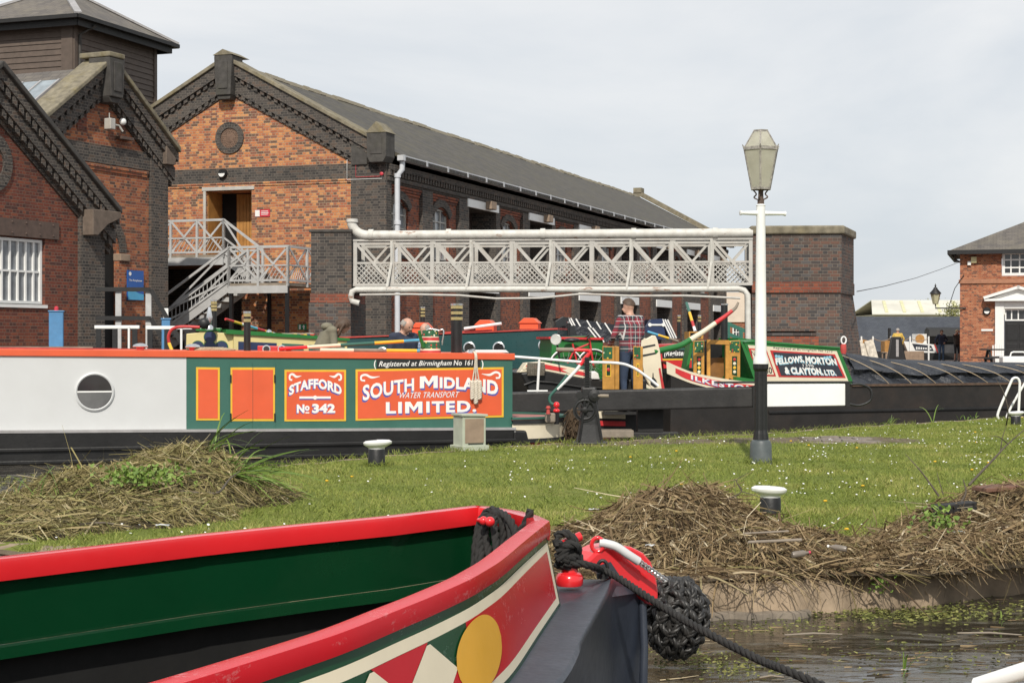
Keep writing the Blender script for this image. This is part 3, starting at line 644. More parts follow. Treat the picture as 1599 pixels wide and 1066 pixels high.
# ------------------------------------------------------------------ weatherboarded tower
T = Frame(115, 52, 70); TL = Frame(a=-20, o=(T.o.x, T.o.y))
tow = thing('tower', 'brown weatherboarded tower with slate pyramid roof above the left gables', 'tower', T.pt(2.3, 2, WH))
MB().plan([T.pt(.03, .03, 0)[:2], T.pt(4.67, .03, 0)[:2], T.pt(4.67, 4.07, 0)[:2], T.pt(.03, 4.07, 0)[:2]], WH, 11.3).build('core', M['dark_in'], tow)
for k in range(30):
    z = 11.2-.185*k
    for F, u0, u1 in ((T, .02, 4.7), (TL, -4.1, -.02)):
        MB().add([F.pt(u0, -.004, z), F.pt(u1, -.004, z), F.pt(u1, -.034, z-.183), F.pt(u0, -.034, z-.183), F.pt(u0, .02, z), F.pt(u1, .02, z), F.pt(u1, .02, z-.183), F.pt(u0, .02, z-.183)], [(0, 1, 2, 3), (4, 5, 6, 7), (0, 1, 5, 4), (2, 3, 7, 6), (0, 3, 7, 4), (1, 2, 6, 5)]).build('weatherboard', M['brownboard'], tow)
for F, u0, u1 in ((TL, -.42, 0), (T, -.03, .16), (T, 4.55, 4.72)): MB().box(F, (u0, u1), (-.06, .03), (5, 11.2)).build('corner_board', M['brownboard'], tow)
ct = T.pt(2.35, 2.05, 0); ov = .55
c4 = [T.pt(-ov, -ov, 11.40), T.pt(4.7+ov, -ov, 11.40), T.pt(4.7+ov, 4.1+ov, 11.40), T.pt(-ov, 4.1+ov, 11.40)]
apx = Vector((ct.x, ct.y, 12.95))
mb = MB(); mb.add(c4+[apx], [(0, 1, 4), (1, 2, 4), (2, 3, 4), (3, 0, 4), (3, 2, 1, 0)]); rt_ = mb.build('roof', M['slate_old'], tow)
mb = MB()
for p in c4: mb.bar(p+Vector((0, 0, .02)), apx+Vector((0, 0, .02)), .22, .07)
mb.build('hip_flashing', M['lead'], rt_)
mb = MB()
for i in range(4):
    p, q = c4[i], c4[(i+1) % 4]; mb.bar(p-Vector((0, 0, .06)), q-Vector((0, 0, .06)), .14, .12); 
    mb.bar(p.lerp(apx, .06)-Vector((0, 0, .28)), q.lerp(apx, .06)-Vector((0, 0, .28)), .06, .26)
mb.build('eaves_fascia', M['black_wood'], tow)
MB().tube([T.pt(.45, -.5, 11.2), T.pt(.2, -.1, 10.9), T.pt(.2, -.1, 5)], .05, 8).build('downpipe', M['stone'], tow, smooth=40)
# ------------------------------------------------------------------ outside stair and landing on the warehouse gable
st = thing('metal_staircase', 'grey painted iron landing and dog-leg stair on the orange warehouse gable', 'staircase', WG.pt(-4.5, -2, WH))
SB0 = WG.shift(0, -1.35); SF0 = WG.shift(0, -2.75)          # back run and front run planes
def guard(F, a, b, h=1.05, nb=2, parent=st, low=.5, lean=.28):
    """guard rail from a to b (u,z of the floor line): posts, rails, crossed braces, slanting infill bars"""
    fr = MB(); L = b[0]-a[0]
    Z = lambda u: a[1]+(b[1]-a[1])*(u-a[0])/L
    for k in range(nb+1):
        u = a[0]+L*k/nb; MB().box(F, (u-.035, u+.035), (-.035, .035), (Z(u)-.12, Z(u)+h)).build('post', M['grey_iron'], parent)
    for d, t_ in ((h, .07), (low, .045), (.06, .06)): fr.bar(F.pt(a[0], 0, a[1]+d), F.pt(b[0], 0, b[1]+d), .06, t_)
    fr.build('rail', M['grey_iron'], parent)
    for k in range(nb):
        u0 = a[0]+L*k/nb; u1 = a[0]+L*(k+1)/nb
        MB().bar(F.pt(u0, -.02, Z(u0)+h), F.pt(u1, -.02, Z(u1)+.06), .02, .06).build('brace', M['grey_iron'], parent)
        MB().bar(F.pt(u0, .02, Z(u0)+.06), F.pt(u1, .02, Z(u1)+h), .02, .06).build('brace', M['grey_iron'], parent)
    s = 1 if L > 0 else -1; n = int(abs(L)/.13)
    ib = MB()
    for k in range(n):
        u = a[0]+L*(k+.5)/n; u2 = min(max(u+lean, min(a[0], b[0])), max(a[0], b[0])); kk = (u2-u)/lean if lean else 1
        ib.bar(F.pt(u, .01, Z(u)+.06), F.pt(u2, .01, Z(u)+.06+(Z(u2)-Z(u))+(low-.06)*kk), .014, .018)
    ib.build('infill_bars', M['grey_iron'], parent)
ZL = 4.0; ZM = 3.05
guard(SB0, (-8.6, ZL), (-4.9, ZL), nb=4)
dk = MB(); dk.box(WG, (-8.6, -4.9), (-1.38, -.02), (ZL-.1, ZL-.02)); dk.build('landing_deck', M['plank'], st)
MB().box(SB0, (-8.6, -4.9), (-.05, .03), (ZL-.34, ZL-.1)).build('landing_beam', M['grey_iron'], st)
def flight(F, a, b, w0, w1, n):
    L = b[0]-a[0]
    for v in (w0, w1): MB().bar(F.pt(a[0], v, a[1]-.12), F.pt(b[0], v, b[1]-.12), .05, .24).build('stringer', M['grey_iron'], st)
    for k in range(n):
        t0 = (k+.5)/n; u = a[0]+L*t0; z = a[1]+(b[1]-a[1])*(k+1)/(n+1)
        MB().box(F, (u-.15, u+.15), (w0+.03, w1-.03), (z-.04, z)).build('tread', M['plank'], st)
flight(SB0, (-4.9, ZL), (-3.55, ZM), .03, 1.2, 4)
guard(SB0, (-4.9, ZL), (-3.55, ZM), nb=1, lean=.1)
md = MB(); md.box(SF0, (-3.95, -2.0), (0, 2.6), (ZM-.1, ZM-.02)); md.build('half_landing_deck', M['plank'], st)
MB().box(SF0, (-3.95, -2.0), (-.05, .03), (ZM-.32, ZM-.1)).build('half_landing_beam', M['grey_iron'], st)
guard(SF0, (-3.95, ZM), (-2.0, ZM), nb=2)
SR = Frame(a=71, o=SF0.pt(-2.0, 0, 0)[:2]); guard(SR, (0, ZM), (2.55, ZM), nb=2)
flight(SF0, (-8.1, .35), (-3.95, ZM), .03, 1.2, 14)
guard(SF0, (-8.1, .35), (-3.95, ZM), nb=1, lean=.0); guard(SF0.shift(0, 1.2), (-8.1, .35), (-3.95, ZM), nb=1, lean=.0)
for u in (-3.9, -2.05):
    for v in (.05, 2.5): MB().box(SF0, (u-.05, u+.05), (v-.05, v+.05), (WH, ZM-.1)).build('support_leg', M['black_iron'], st)

# ------------------------------------------------------------------ footbridge
BR = Frame(1174, 41, -4)
br = thing('footbridge', 'cream painted iron lattice footbridge spanning between the two brick piers', 'bridge', BR.pt(-5, .6, 2.6))
U0, U1, ZB, ZT, ZMid = -9.9, .02, 2.72, 3.80, 3.26
def strip(src_cache, key, p, q, w, h, name, par):
    MB().bar(p, q, w, h).build(name, M['cream_iron'], par)
front_lat = 0
for side, v in ((0, 0.0), (1, 1.25)):
    F = BR.shift(0, v)
    ch = MB(); ch.box(F, (U0, U1), (-.06, .05), (ZT, ZT+.05)); ch.box(F, (U0, U1), (-.02, .01), (ZT-.09, ZT)); ch.build('top_chord', M['cream_iron'], br)
    ch = MB(); ch.box(F, (U0, U1), (-.06, .06), (ZB-.04, ZB+.03)); ch.build('bottom_chord', M['cream_iron'], br)
    MB().box(F, (U0, U1), (-.03, .02), (ZMid-.025, ZMid+.025)).build('mid_rail', M['cream_iron'], br)
    n = 10; L = (U1-U0)/n
    rest = MB()
    for k in range(n+1):
        u = min(max(U0+L*k, U0+.05), U1-.05); MB().box(F, (u-.045, u+.045), (-.045, .03), (ZB, ZT)).build('post', M['cream_iron'], br)
    for k in range(n):
        a, b = U0+L*k, U0+L*(k+1)
        MB().bar(F.pt(a+.04, -.035, ZT-.02), F.pt(b-.04, -.035, ZB+.02), .065, .014, up=F.V).build('brace', M['cream_iron'], br)
        MB().bar(F.pt(a+.04, .03, ZB+.02), F.pt(b-.04, .03, ZT-.02), .055, .014, up=F.V).build('brace', M['cream_iron'], br)
        hh = ZMid-ZB-.03; s = .122; m = int((L+hh)/s)
        for j in range(m):
            for d in (1, -1):
                x0 = a-hh+j*s+.03; x1 = x0+hh
                c0, c1 = max(x0, a+.03), min(x1, b-.03)
                if c1-c0 < .05: continue
                za = ZB+.03+(c0-x0); zb = ZB+.03+(c1-x0)
                if d < 0: za, zb = ZMid-(za-ZB-.03), ZMid-(zb-ZB-.03)
                tgt = MB() if side == 0 else rest
                tgt.bar(F.pt(c0, .008*d, za), F.pt(c1, .008*d, zb), .021, .01, up=F.V)
                if side == 0: tgt.build('lattice_bar', M['cream_iron'], br); front_lat += 1
    if side == 1: kind(rest.build('rear_lattice', M['cream_iron'], br), 'stuff')
    if side == 0:
        for k in range(1, 10, 2):
            u = U0+L*k; MB().tube([F.pt(u-.02, -.07, ZT), F.pt(u-.02, -.07, ZMid), F.pt(u-.11, -.24, ZB-.06), F.pt(u-.12, -.25, ZB-.14)], .035, 6).build('raking_stay', M['rust_pipe'], br)
MB().box(BR, (U0, U1), (.03, 1.22), (ZB-.12, ZB-.05)).build('deck', M['black_wood'], br)
def bent(F, pts, v, r, n=12): return [F.pt(u, v, z) for u, z in pts]
pm = MB(); el = [(-9.9+.38-.42*math.cos(R(a)), 4.28-.33*math.sin(R(a))) for a in range(0, 91, 10)]
pm.tube([BR.pt(u, -.02, z) for u, z in [(-9.93, 4.34)]+el+[(U1, 3.965)]], .118, 16)
for u in (-9.45, -7.5, -5.15, -2.9, -.9): pm.tube([BR.pt(u-.06, -.02, 3.965), BR.pt(u+.06, -.02, 3.965)], .138, 16)
pm.tube([BR.pt(-9.93, -.02, 4.28), BR.pt(-9.93, -.02, 4.36)], .145, 16)
pp_ = tag(pm.build('pipe', M['rust_pipe'], smooth=40), 'thick cream pipe with upturned left end running along the top of the footbridge', 'pipe')
lm = MB(); lz = ZB-.13
lm.tube([BR.pt(u, -.2, z) for u, z in [(-9.72, 2.25), (-9.9, 2.3), (-9.93, 2.42), (-9.9, 2.54), (-9.8, lz), (-6, lz), (-3, lz-.01), (-.35, lz), (-.2, lz-.04), (-.12, lz-.14), (-.1, 1.2), (-.1, -.2)]], .075, 12)
tag(lm.build('pipe', M['rust_pipe'], smooth=40), 'rust-streaked cream pipe slung below the footbridge, turning down at both ends', 'pipe')
cm = MB(); cm.tube([BR.pt(u, -.24, z) for u, z in [(-9.7, 2.46), (-8.5, 2.47), (-7.2, 2.44), (-6.3, 2.36), (-5.2, 2.37), (-4.2, 2.47), (-3, 2.42), (-1.6, 2.42), (-.3, 2.36)]], .028, 8)
tag(cm.build('conduit', M['cream_iron'], smooth=40), 'thin sagging white conduit hanging beneath the footbridge', 'conduit')
# brick piers
pr = thing('brick_pier', 'tall battered brick pier with stone coping and red band, right end of the footbridge', 'pier', BR.pt(1, 1, WATER))
a0 = BR.pt(0, -.04, 0); b0 = BR.pt(2.18, -.04, 0); sv = Vector((.329, .944, 0)); c0 = b0+sv*2.2; d0 = a0+BR.V*2.6
def off(p, dx, dy): return (p.x+dx, p.y+dy)
mb = MB(); mb.plan([off(a0, 0, 0), off(b0, 0, 0), off(c0, 0, 0), off(d0, 0, 0)], 2.78, 3.93); mb.build('upper_brickwork', M['b_pier'], pr)
mb = MB(); mb.plan([off(a0, 0, 0), off(b0, 0, 0), off(c0, .02, 0), off(d0, 0, 0)], 2.48, 2.778); mb.build('band_core', M['b_pier'], pr); MB().box(BR, (0, 2.16), (-.06, -.041), (2.5, 2.76)).build('red_band', M['b_pierred'], pr)
mb = MB(); lo = [(a0.x-.02, a0.y-.35, -1), (b0.x+.12, b0.y-.35, -1), (c0.x+.5, c0.y, -1), (d0.x, d0.y, -1)]; hi = [(a0.x, a0.y+.03, 2.476), (b0.x-.02, b0.y+.03, 2.476), (c0.x-.02, c0.y, 2.476), (d0.x, d0.y, 2.476)]
mb.add(lo+hi, [(0, 1, 5, 4), (1, 2, 6, 5), (2, 3, 7, 6), (3, 0, 4, 7), (4, 5, 6, 7)]); mb.build('battered_base', M['b_pier'], pr)
mb = MB(); mb.plan([off(a0, -.05, -.07), off(b0, .06, -.07), off(c0, .08, .05), off(d0, -.05, .05)], 3.932, 4.14); mb.build('coping', M['coping'], pr, bevel=.04)
for k in range(2): MB().box(BR, (.35, 1.55), (-.25+.03*k, .1), (1.55-.11*k, 1.62-.11*k)).build('corbel_course', M['b_pier'], pr)
MB().prism(BR, [(.3, .3), (1.6, .3), (1.6, 1.42), (.3, 1.42)], -.24, 0).build('brick_infill', M['b_pierred'], pr)
pl_ = thing('brick_pier', 'dark brick pier at the left end of the footbridge below the iron stair', 'pier', BR.pt(-10.4, 1, WATER))
MB().box(BR, (-10.95, -9.93), (-.12, 2.2), (2.5, 4.02)).build('upper_brickwork', M['b_dark'], pl_)
MB().box(BR, (-10.97, -9.95), (-.14, 2.2), (2.28, 2.498)).build('red_band', M['b_pierred'], pl_)
MB().box(BR, (-11.0, -9.94), (-.17, 2.2), (-1, 2.278)).build('base', M['b_pier'], pl_)
MB().box(BR, (-11.0, -9.9), (-.16, 2.25), (4.022, 4.1)).build('coping', M['stone'], pl_, bevel=.02)
# lifebelt hook on the right pier side
lb = MB(); cbp = P(1317, 535, 40.6)
paint('faded_red_canvas', (.45,.06,.05), .8, .2, 8, .2, .3); lb.lathe(cbp-Vector((0, 0, .35)), [(.05, 0), (.075, .1), (.07, .3), (.05, .32)], 12); tl_ = lb.build('throw_line', MATS['faded_red_canvas'], smooth=50); MB().tube([cbp+Vector((.06*math.cos(a), -.03, .06+.09*math.sin(a))) for a in np.linspace(0, 6.28, 14)], .02, 6).build('white_coil', M['white'], tl_, smooth=50); tag(tl_, 'red and white rescue line hanging on the right brick pier', 'rescue line')

# ------------------------------------------------------------------ railings and posts on the left wharf
rl = thing('handrail', 'black rail with white posts in front of the arched doorway', 'railing', P(190, 545, 40))
RF = Frame(150, 40, 8)
for px in (185, 232): 
    u = RF.u(px); MB().box(RF, (u-.07, u+.07), (-.06, .06), (WH-.5, 2.55)).build('post', M['grey_iron'], rl, bevel=.01)
for z in (2.55, 1.86): 
    MB().bar(RF.pt(RF.u(150), -.09, z), RF.pt(RF.u(236), -.09, z), .05, .10).build('rail', M['black_wood'], rl)
    MB().bar(RF.pt(RF.u(236), -.09, z), RF.pt(RF.u(282), -.09, z-1.25), .05, .10).build('sloping_rail', M['black_wood'], rl)
u = RF.u(259); MB().box(RF, (u-.06, u+.06), (-.05, .05), (WH-.5, 2.1)).build('post', M['white'], rl, bevel=.01)
for px, top, lab in ((88, 487, 'square blue post standing against the deep red brick wall'), (259, 499, 'square blue post beside the cream boat, left of the staircase')):
    F = Frame(px, 37.5 if px < 100 else 36, 12); z = CAMH-(top-CY)/FPX*F.o.y; w = .155 if px < 100 else .09
    bp = thing('blue_post', lab, 'post', F.pt(0, 0, WH)); MB().box(F, (-w, w), (-w, w), (WH, z)).build('post_body', M['blue_post'], bp, bevel=.015)
    MB().box(F, (-w-.02, w+.02), (-w-.02, w+.02), (z, z+.03)).build('post_cap', M['blue_post'], bp, bevel=.01)
    if px < 100:
        MB().lathe(F.pt(0, 0, z+.03), [(.05, 0), (.05, .07), (.02, .1)], 10).build('red_lamp', MATS['sign_red'], bp)
# black framed tables with white tops edge (barrier) in front
for i, (x0, x1, y, lab) in enumerate(((148, 218, 508, 'white topped black frame by the wharf below the white posts'), (228, 300, 509, 'white topped black frame behind the blue post'))):
    F = Frame(x0, 34.8, 3); L = F.u(x1); z = CAMH-(y-CY)/FPX*34.8
    tb = thing('barrier_frame', lab, 'barrier', F.pt(L/2, 0, WH)); MB().box(F, (0, L), (-.05, .05), (z-.07, z)).build('top_bar', M['white'], tb, bevel=.01)
    for u in (.08, L*.45, L-.1): MB().box(F, (u-.05, u+.05), (-.03, .04), (WH, z-.07)).build('leg', M['black_iron'], tb)
    MB().tube([F.pt(L*.78, -.1, z-.03), F.pt(L*.78, -.1, z-.55)], .025, 8).build('hanging_hose', M['white'], tb)

# ------------------------------------------------------------------ toll house on the right
H = Frame(1499, 85, -17)
hs = thing('brick_house', 'two storey orange brick house with white pedimented door and hipped slate roof at right edge', 'house', H.pt(4, 3, WH))
mb = MB(); wall(mb, H, 0, 9, WH-.5, 5.85, [(2.05, 4.2, 4.62, 5.85, .18), (1.95, 3.7, WH, 2.95, .3)]); mb.add([H.pt(0, 0, -.3), H.pt(0, 8, -.3), H.pt(0, 8, 5.85), H.pt(0, 0, 5.85)], [(0, 1, 2, 3)]); mb.build('wall', M['b_house'], hs, fixn=False)
MB().box(H, (-.06, 9), (-.08, .02), (4.25, 4.45)).build('string_course', paint('red_sandstone', (.36,.17,.10), .8, .15, 5, .2, .3), hs)
e = .55
mb = MB(); ap1, ap2 = H.pt(4.2, 4, 8.0), H.pt(7, 4, 8.0); q = [H.pt(-e, -e, 5.9), H.pt(9+e, -e, 5.9), H.pt(9+e, 8+e, 5.9), H.pt(-e, 8+e, 5.9)]
mb.add(q+[ap1, ap2], [(0, 1, 5, 4), (1, 2, 5), (2, 3, 4, 5), (3, 0, 4), (3, 2, 1, 0)]); mb.build('roof', M['slate_old'], hs)
mb = MB(); mb.box(H, (-e-.05, 9+e), (-e-.05, -e+.12), (5.72, 5.93)); mb.box(H, (-e-.05, -e+.12), (-e, 8+e), (5.72, 5.93)); mb.build('gutter', M['black_iron'], hs)
MB().tube([H.pt(-e+.35, -e+.1, 5.7), H.pt(-.25, -.15, 5.45), H.pt(.0, -.1, 5.35)], .06, 8).build('downpipe', M['black_iron'], hs)
hw = window_grid(hs, H, 2.07, 4.18, 4.64, 5.83, .12, 5, 3, M['white'], .07, .13, M['glass_d'])
hd_ = MB(); hd_.box(H, (1.72, 2.16), (-.14, .05), (WH, 3.32)); hd_.box(H, (3.55, 3.99), (-.14, .05), (WH, 3.32)); hd_.box(H, (2.161, 3.549), (-.10, .05), (2.96, 3.32)); hd_.build('door_surround', M['white'], hs, bevel=.02)
MB().box(H, (1.2, 4.4), (-.45, .02), (3.33, 3.45)).build('cornice', M['white'], hs, bevel=.02)
MB().prism(H, [(1.45, 3.451), (4.15, 3.451), (2.85, 3.98)], -.25, .02).build('tympanum', M['white'], hs)
for s in (-1, 1): MB().bar(H.pt(2.85-.06*s, -.25, 4.05), H.pt(2.85+1.68*s, -.25, 3.5), .5, .14).build('raking_cornice', M['white'], hs)
dd = MB().box(H, (2.2, 3.5), (.2, .28), (WH, 2.32)).build('door', M['black_iron'], hs)
for a, b, c, d in ((2.3, 2.8, .4, 1.2), (2.9, 3.4, .4, 1.2), (2.3, 2.8, 1.35, 2.2), (2.9, 3.4, 1.35, 2.2)): MB().box(H, (a, b), (.18, .2), (c, d)).build('door_panel', M['black_iron'], dd, bevel=.03)
window_grid(hs, H, 2.2, 3.5, 2.35, 2.94, .2, 4, 1, M['white'], .06, .07, M['glass_d'])
mb = MB().lathe(H.pt(1.32, -.02, 2.85), [(.19, 0), (.19, .1), (.12, .16)], 16, ax=-H.V); o = tag(mb.build('bulkhead_lamp', M['black_iron'], smooth=40), 'round black bulkhead lamp on the house wall left of the white door', 'lamp')
MB().prism(H, [(1.32+.13*math.cos(R(a)), 2.83+.13*math.sin(R(a))) for a in range(180, 361, 20)], -.2, -.17).build('diffuser', M['white'], o)
tag(MB().box(H, (1.05, 1.62), (-.04, -.003), (1.83, 1.93)).build('name_plate', M['white']), 'small white name plate on the house wall below the round lamp', 'plate')
tag(MB().box(H, (.55, .82), (-.16, -.003), (5.3, 5.6)).build('alarm_box', paint('pale_yellow_plastic', (.62,.55,.30), .5, .05)), 'pale yellow alarm box under the house eaves', 'alarm box')
tag(MB().box(H, (.38, .54), (-.13, -.003), (5.18, 5.38)).build('alarm_box', M['white']), 'small white sensor box beside the yellow alarm box on the house', 'sensor')
# bracket lantern
ln = thing('wall_lantern', 'black street lantern on a bracket at the corner of the right house', 'lantern', H.pt(-.9, -.3, 2.9))
MB().tube([H.pt(.3, -.06, 3.0), H.pt(-.4, -.25, 3.0), H.pt(-1.2, -.3, 3.0), H.pt(-1.2, -.3, 3.2)], .035, 8).build('bracket', M['black_iron'], ln)
MB().tube([H.pt(.2, -.06, 4.7), H.pt(-.25, -.2, 4.0), H.pt(-.55, -.25, 3.05)], .02, 6).build('stay', M['black_iron'], ln)
lc = H.pt(-1.2, -.3, 3.2)
MB().lathe(lc, [(.10, .0), (.14, .02), (.26, .52), (.24, .53)], 6).build('lantern_glass', paint('lantern_pane', (.42,.40,.26), .25, .1, 6, .02, .1), ln)
MB().lathe(lc+Vector((0, 0, .53)), [(.31, 0), (.29, .05), (.12, .24), (.09, .32), (.03, .34), (.05, .4), (.01, .52)], 12).build('lantern_hood', M['black_iron'], ln, smooth=30)
# overhead wire
wp = [P(1338, 455, 41), P(1380, 447, 52), P(1430, 434, 66), P(1470, 420, 77), P(1501, 408, 84.5)]
tag(MB().tube(wp, .012, 5).build('overhead_wire', M['black_iron']), 'thin black overhead wire from brick pier to house corner', 'wire')
# picnic table
pt_ = thing('picnic_table', 'black wooden picnic table in front of the house door', 'picnic table', P(1570, 572, 80))
PF_ = Frame(1535, 79, -4)
for k in range(4): MB().box(PF_, (0, 2.9), (.1+.2*k, .28+.2*k), (.88, .95)).build('top_plank', M['black_wood'], pt_)
for v in (-.45, 1.05): MB().box(PF_, (-.3, 2.8), (v, v+.28), (.5, .56)).build('seat_plank', M['black_wood'], pt_)
for u in (.35, 2.3):
    for a, b in ((-.35, .3), (1.25, .6)): MB().bar(PF_.pt(u, a, WH), PF_.pt(u, b, .88), .1, .1).build('leg', M['black_wood'], pt_)
    MB().bar(PF_.pt(u, -.5, .46), PF_.pt(u, 1.4, .46), .05, .1).build('cross_beam', M['black_wood'], pt_)
ch_ = thing('garden_chair', 'white slatted garden chair tucked behind the black picnic table', 'chair', PF_.pt(1.1, 1.2, WH))
for k in range(5): MB().box(PF_, (.75+.11*k, .81+.11*k), (1.45, 1.49), (.6, 1.12+.05*(2-abs(k-2)))).build('back_slat', M['white'], ch_)
MB().box(PF_, (.7, 1.3), (1.0, 1.45), (.56, .6)).build('seat', M['white'], ch_)
for u in (.73, 1.27):
    for v in (1.03, 1.42): MB().box(PF_, (u-.03, u+.03), (v-.03, v+.03), (WH, .56)).build('leg', M['white'], ch_)
bn = thing('white_cart', 'white box cart with looped handle near the picnic table', 'cart', P(1590, 572, 76)); BF = Frame(1566, 76, -2)
MB().box(BF, (0, 2.6), (0, .7), (WH, .62)).build('box', M['white'], bn, bevel=.05); MB().tube([BF.pt(.35, .1, .6), BF.pt(.4, .1, .78), BF.pt(.5, .1, .82), BF.pt(.95, .1, .82), BF.pt(1.02, .1, .78), BF.pt(1.05, .1, .6)], .035, 8).build('handle', M['white'], bn)

# ------------------------------------------------------------------ far things beyond the pier
fs = thing('low_building', 'long low building with plain blue-grey slate roof behind the moored boat', 'building', (35, 130, .3)); FF = Frame(1335, 122, 2)
mb = MB(); mb.prism(Frame(a=92, o=FF.pt(-5, 0, 0)[:2]), [(0, .9), (6, 3.12), (12, .9)], -30, 0); mb = MB()
mb.add([FF.pt(-5, 0, .55), FF.pt(30, 0, .55), FF.pt(30, 5, 3.2), FF.pt(-5, 5, 3.2), FF.pt(-5, 10, .55), FF.pt(30, 10, .55)], [(0, 1, 2, 3), (3, 2, 5, 4), (0, 3, 4), (1, 5, 2)]); mb.build('roof', M['slate_blue'], fs)
MB().box(FF, (-4.8, 29.8), (.2, 9.8), (.3, .62)).build('wall', M['b_red'], fs)
sh = thing('shed', 'large pale cream roofed shed far behind the slate roof', 'shed', (60, 190, .3)); SH = Frame(1362, 185, 1)
wR = SH.u(1640)
mb = MB(); mb.add([SH.pt(0, 0, 4.3), SH.pt(wR, 0, 4.3), SH.pt(wR, 6, 6.0), SH.pt(1.3, 6, 6.0), SH.pt(0, 12, 4.3), SH.pt(wR, 12, 4.3)], [(0, 1, 2, 3), (3, 2, 5, 4)]); mb.build('roof', paint('cream_sheet_roof', (.62,.60,.52), .6, .1, .4, .1, .3), sh, solid=.1)
MB().box(SH, (.2, wR-.2), (.2, 11.8), (.3, 4.28)).build('wall', paint('dull_cream_wall', (.35,.31,.22), .8, .15, 1, .1, .3), sh)
for k in range(5):
    u = 1.6+2.0*k; MB().add([SH.pt(u, .6, 4.56), SH.pt(u+.35, .6, 4.56), SH.pt(u+1.15, 5.4, 5.93), SH.pt(u+.8, 5.4, 5.93)], [(0, 1, 2, 3)]).build('rooflight', paint('yellowed_rooflight', (.62,.60,.36), .5, .1, 2, .05, .2), sh, solid=.05)
rb = thing('terrace_house', 'distant brick house with pale gable seen under the right end of the footbridge', 'house', (15, 118, .3)); RBF = Frame(1120, 112, 0)
u1 = RBF.u(1172)
MB().box(RBF, (-1, u1+1), (0, 6), (.3, 2.6)).build('wall', M['b_house'], rb)
MB().prism(RBF, [(-1.2, 2.6), (u1+1.2, 2.6), (u1+1.0, 4.6), (-.2, 4.6)], -.1, 5).build('gable', paint('cream_render', (.66,.56,.46), .8, .06, 2, .05, .2), rb)
window_grid(rb, RBF, RBF.u(1146)-.1, RBF.u(1153)+.1, 1.55, 2.3, -.03, 2, 2, M['white'], .05, .08, M['glass_d'])
gf = thing('green_railing', 'dark green sloping handrail beside the right brick pier under the footbridge', 'railing', P(1150, 560, 58)); GF = Frame(1133, 58, 5)
M['green_fence'] = paint('green_rail_paint', (.03,.14,.10), .5)
for dz in (0, -.35, -.68): MB().bar(GF.pt(0, 0, 1.95+dz), GF.pt(1.1, 0, 1.5+dz), .05, .13).build('rail', M['green_fence'], gf)
for u in (.1, .55, 1.0): MB().box(GF, (u-.06, u+.06), (-.02, .06), (WH, 1.95-.41*u)).build('post', M['green_fence'], gf)
# stepped far trees, bare spring crowns
def leaf_mat(name, c0, c1, trans=.25):
    t = NT(name); at = t.new('ShaderNodeAttribute'); at.attribute_name = 'rnd'; 
    t.set(t.ramp(at.outputs['Fac'], [(0, c0), (1, c1)]), .7, 0, .2); return t.m
M['leaf_spring'] = leaf_mat('spring_leaves', (.13,.14,.05), (.30,.29,.13)); M['leaf_dark'] = leaf_mat('evergreen_leaves', (.03,.05,.02), (.08,.10,.05))
M['bark'] = paint('bark', (.11,.09,.07), .9, .3, 6, .4, .3)
def set_rnd(o, vals):
    a = o.data.attributes.new('rnd', 'FLOAT', 'POINT'); a.data.foreach_set('value', np.asarray(vals, np.float32))
def tree(lab, base, hgt, rad, mat, n=1600, ls=.22, conic=False, loose=.0):
    base = Vector(base); tr = thing('tree', lab, 'tree', base)
    mb = MB(); mb.tube([base, base+Vector((.1, 0, hgt*.4)), base+Vector((0, .1, hgt*.85))], [rad*.09, rad*.06, rad*.02], 8)
    cl = []
    for k in range(14):
        an = random.uniform(0, 6.28); zz = random.uniform(.3, .9); r = rad*random.uniform(.4, .85)*(1-.6*zz if conic else math.sin(math.pi*min(1, zz*.85+.1)))
        tip = base+Vector((math.cos(an)*r, math.sin(an)*r, hgt*zz)); mb.tube([base+Vector((0, 0, hgt*(zz*.55))), tip.lerp(base+Vector((0, 0, hgt*zz*.8)), .4), tip], [rad*.035, rad*.02, rad*.008], 5); cl.append(tip)
    mb.build('trunk', M['bark'], tr)
    v = []; f = []; rv = []
    for k in range(n):
        c = random.choice(cl); p = c+Vector((random.gauss(0, 1), random.gauss(0, 1), random.gauss(0, .8)))*rad*(.22+loose)
        a = Vector((random.gauss(0, 1), random.gauss(0, 1), random.gauss(0, 1))).normalized(); b = a.orthogonal().normalized(); s = ls*random.uniform(.5, 1.2)
        i = len(v); v += [p-a*s, p+b*s*.45, p+a*s, p-b*s*.45]; f.append((i, i+1, i+2, i+3)); rv += [random.random()]*4
    o = make_obj('crown', v, f, [0]*len(f), mat, tr, fixn=False); set_rnd(o, rv)
for px, D, h, r, mt, lab in ((1345, 200, 4.4, 2.2, 'leaf_spring', 'pale spring bush beside the pier, left of the cream shed'), (1358, 215, 4.7, 2.4, 'leaf_spring', 'pale spring tree at the left end of the cream shed roof'), (1440, 230, 6.4, 3.0, 'leaf_spring', 'rounded pale tree behind the cream shed, left of the dark one'),
    (1449, 222, 6.6, 2.0, 'leaf_dark', 'small dark evergreen tree rising above the cream shed roof'), (1475, 235, 6.5, 3.5, 'leaf_spring', 'pale spreading tree behind the lantern'), (1496, 240, 6.4, 3.2, 'leaf_spring', 'pale tree against the house corner, far behind the lantern'), (1490, 150, 4.4, 1.6, 'leaf_spring', 'thin budding bush in front of the cream shed by the house corner')):
    p = P(px, CY, D); tree(lab, (p.x, p.y, .3), h, r, M[mt], 1500, .16)
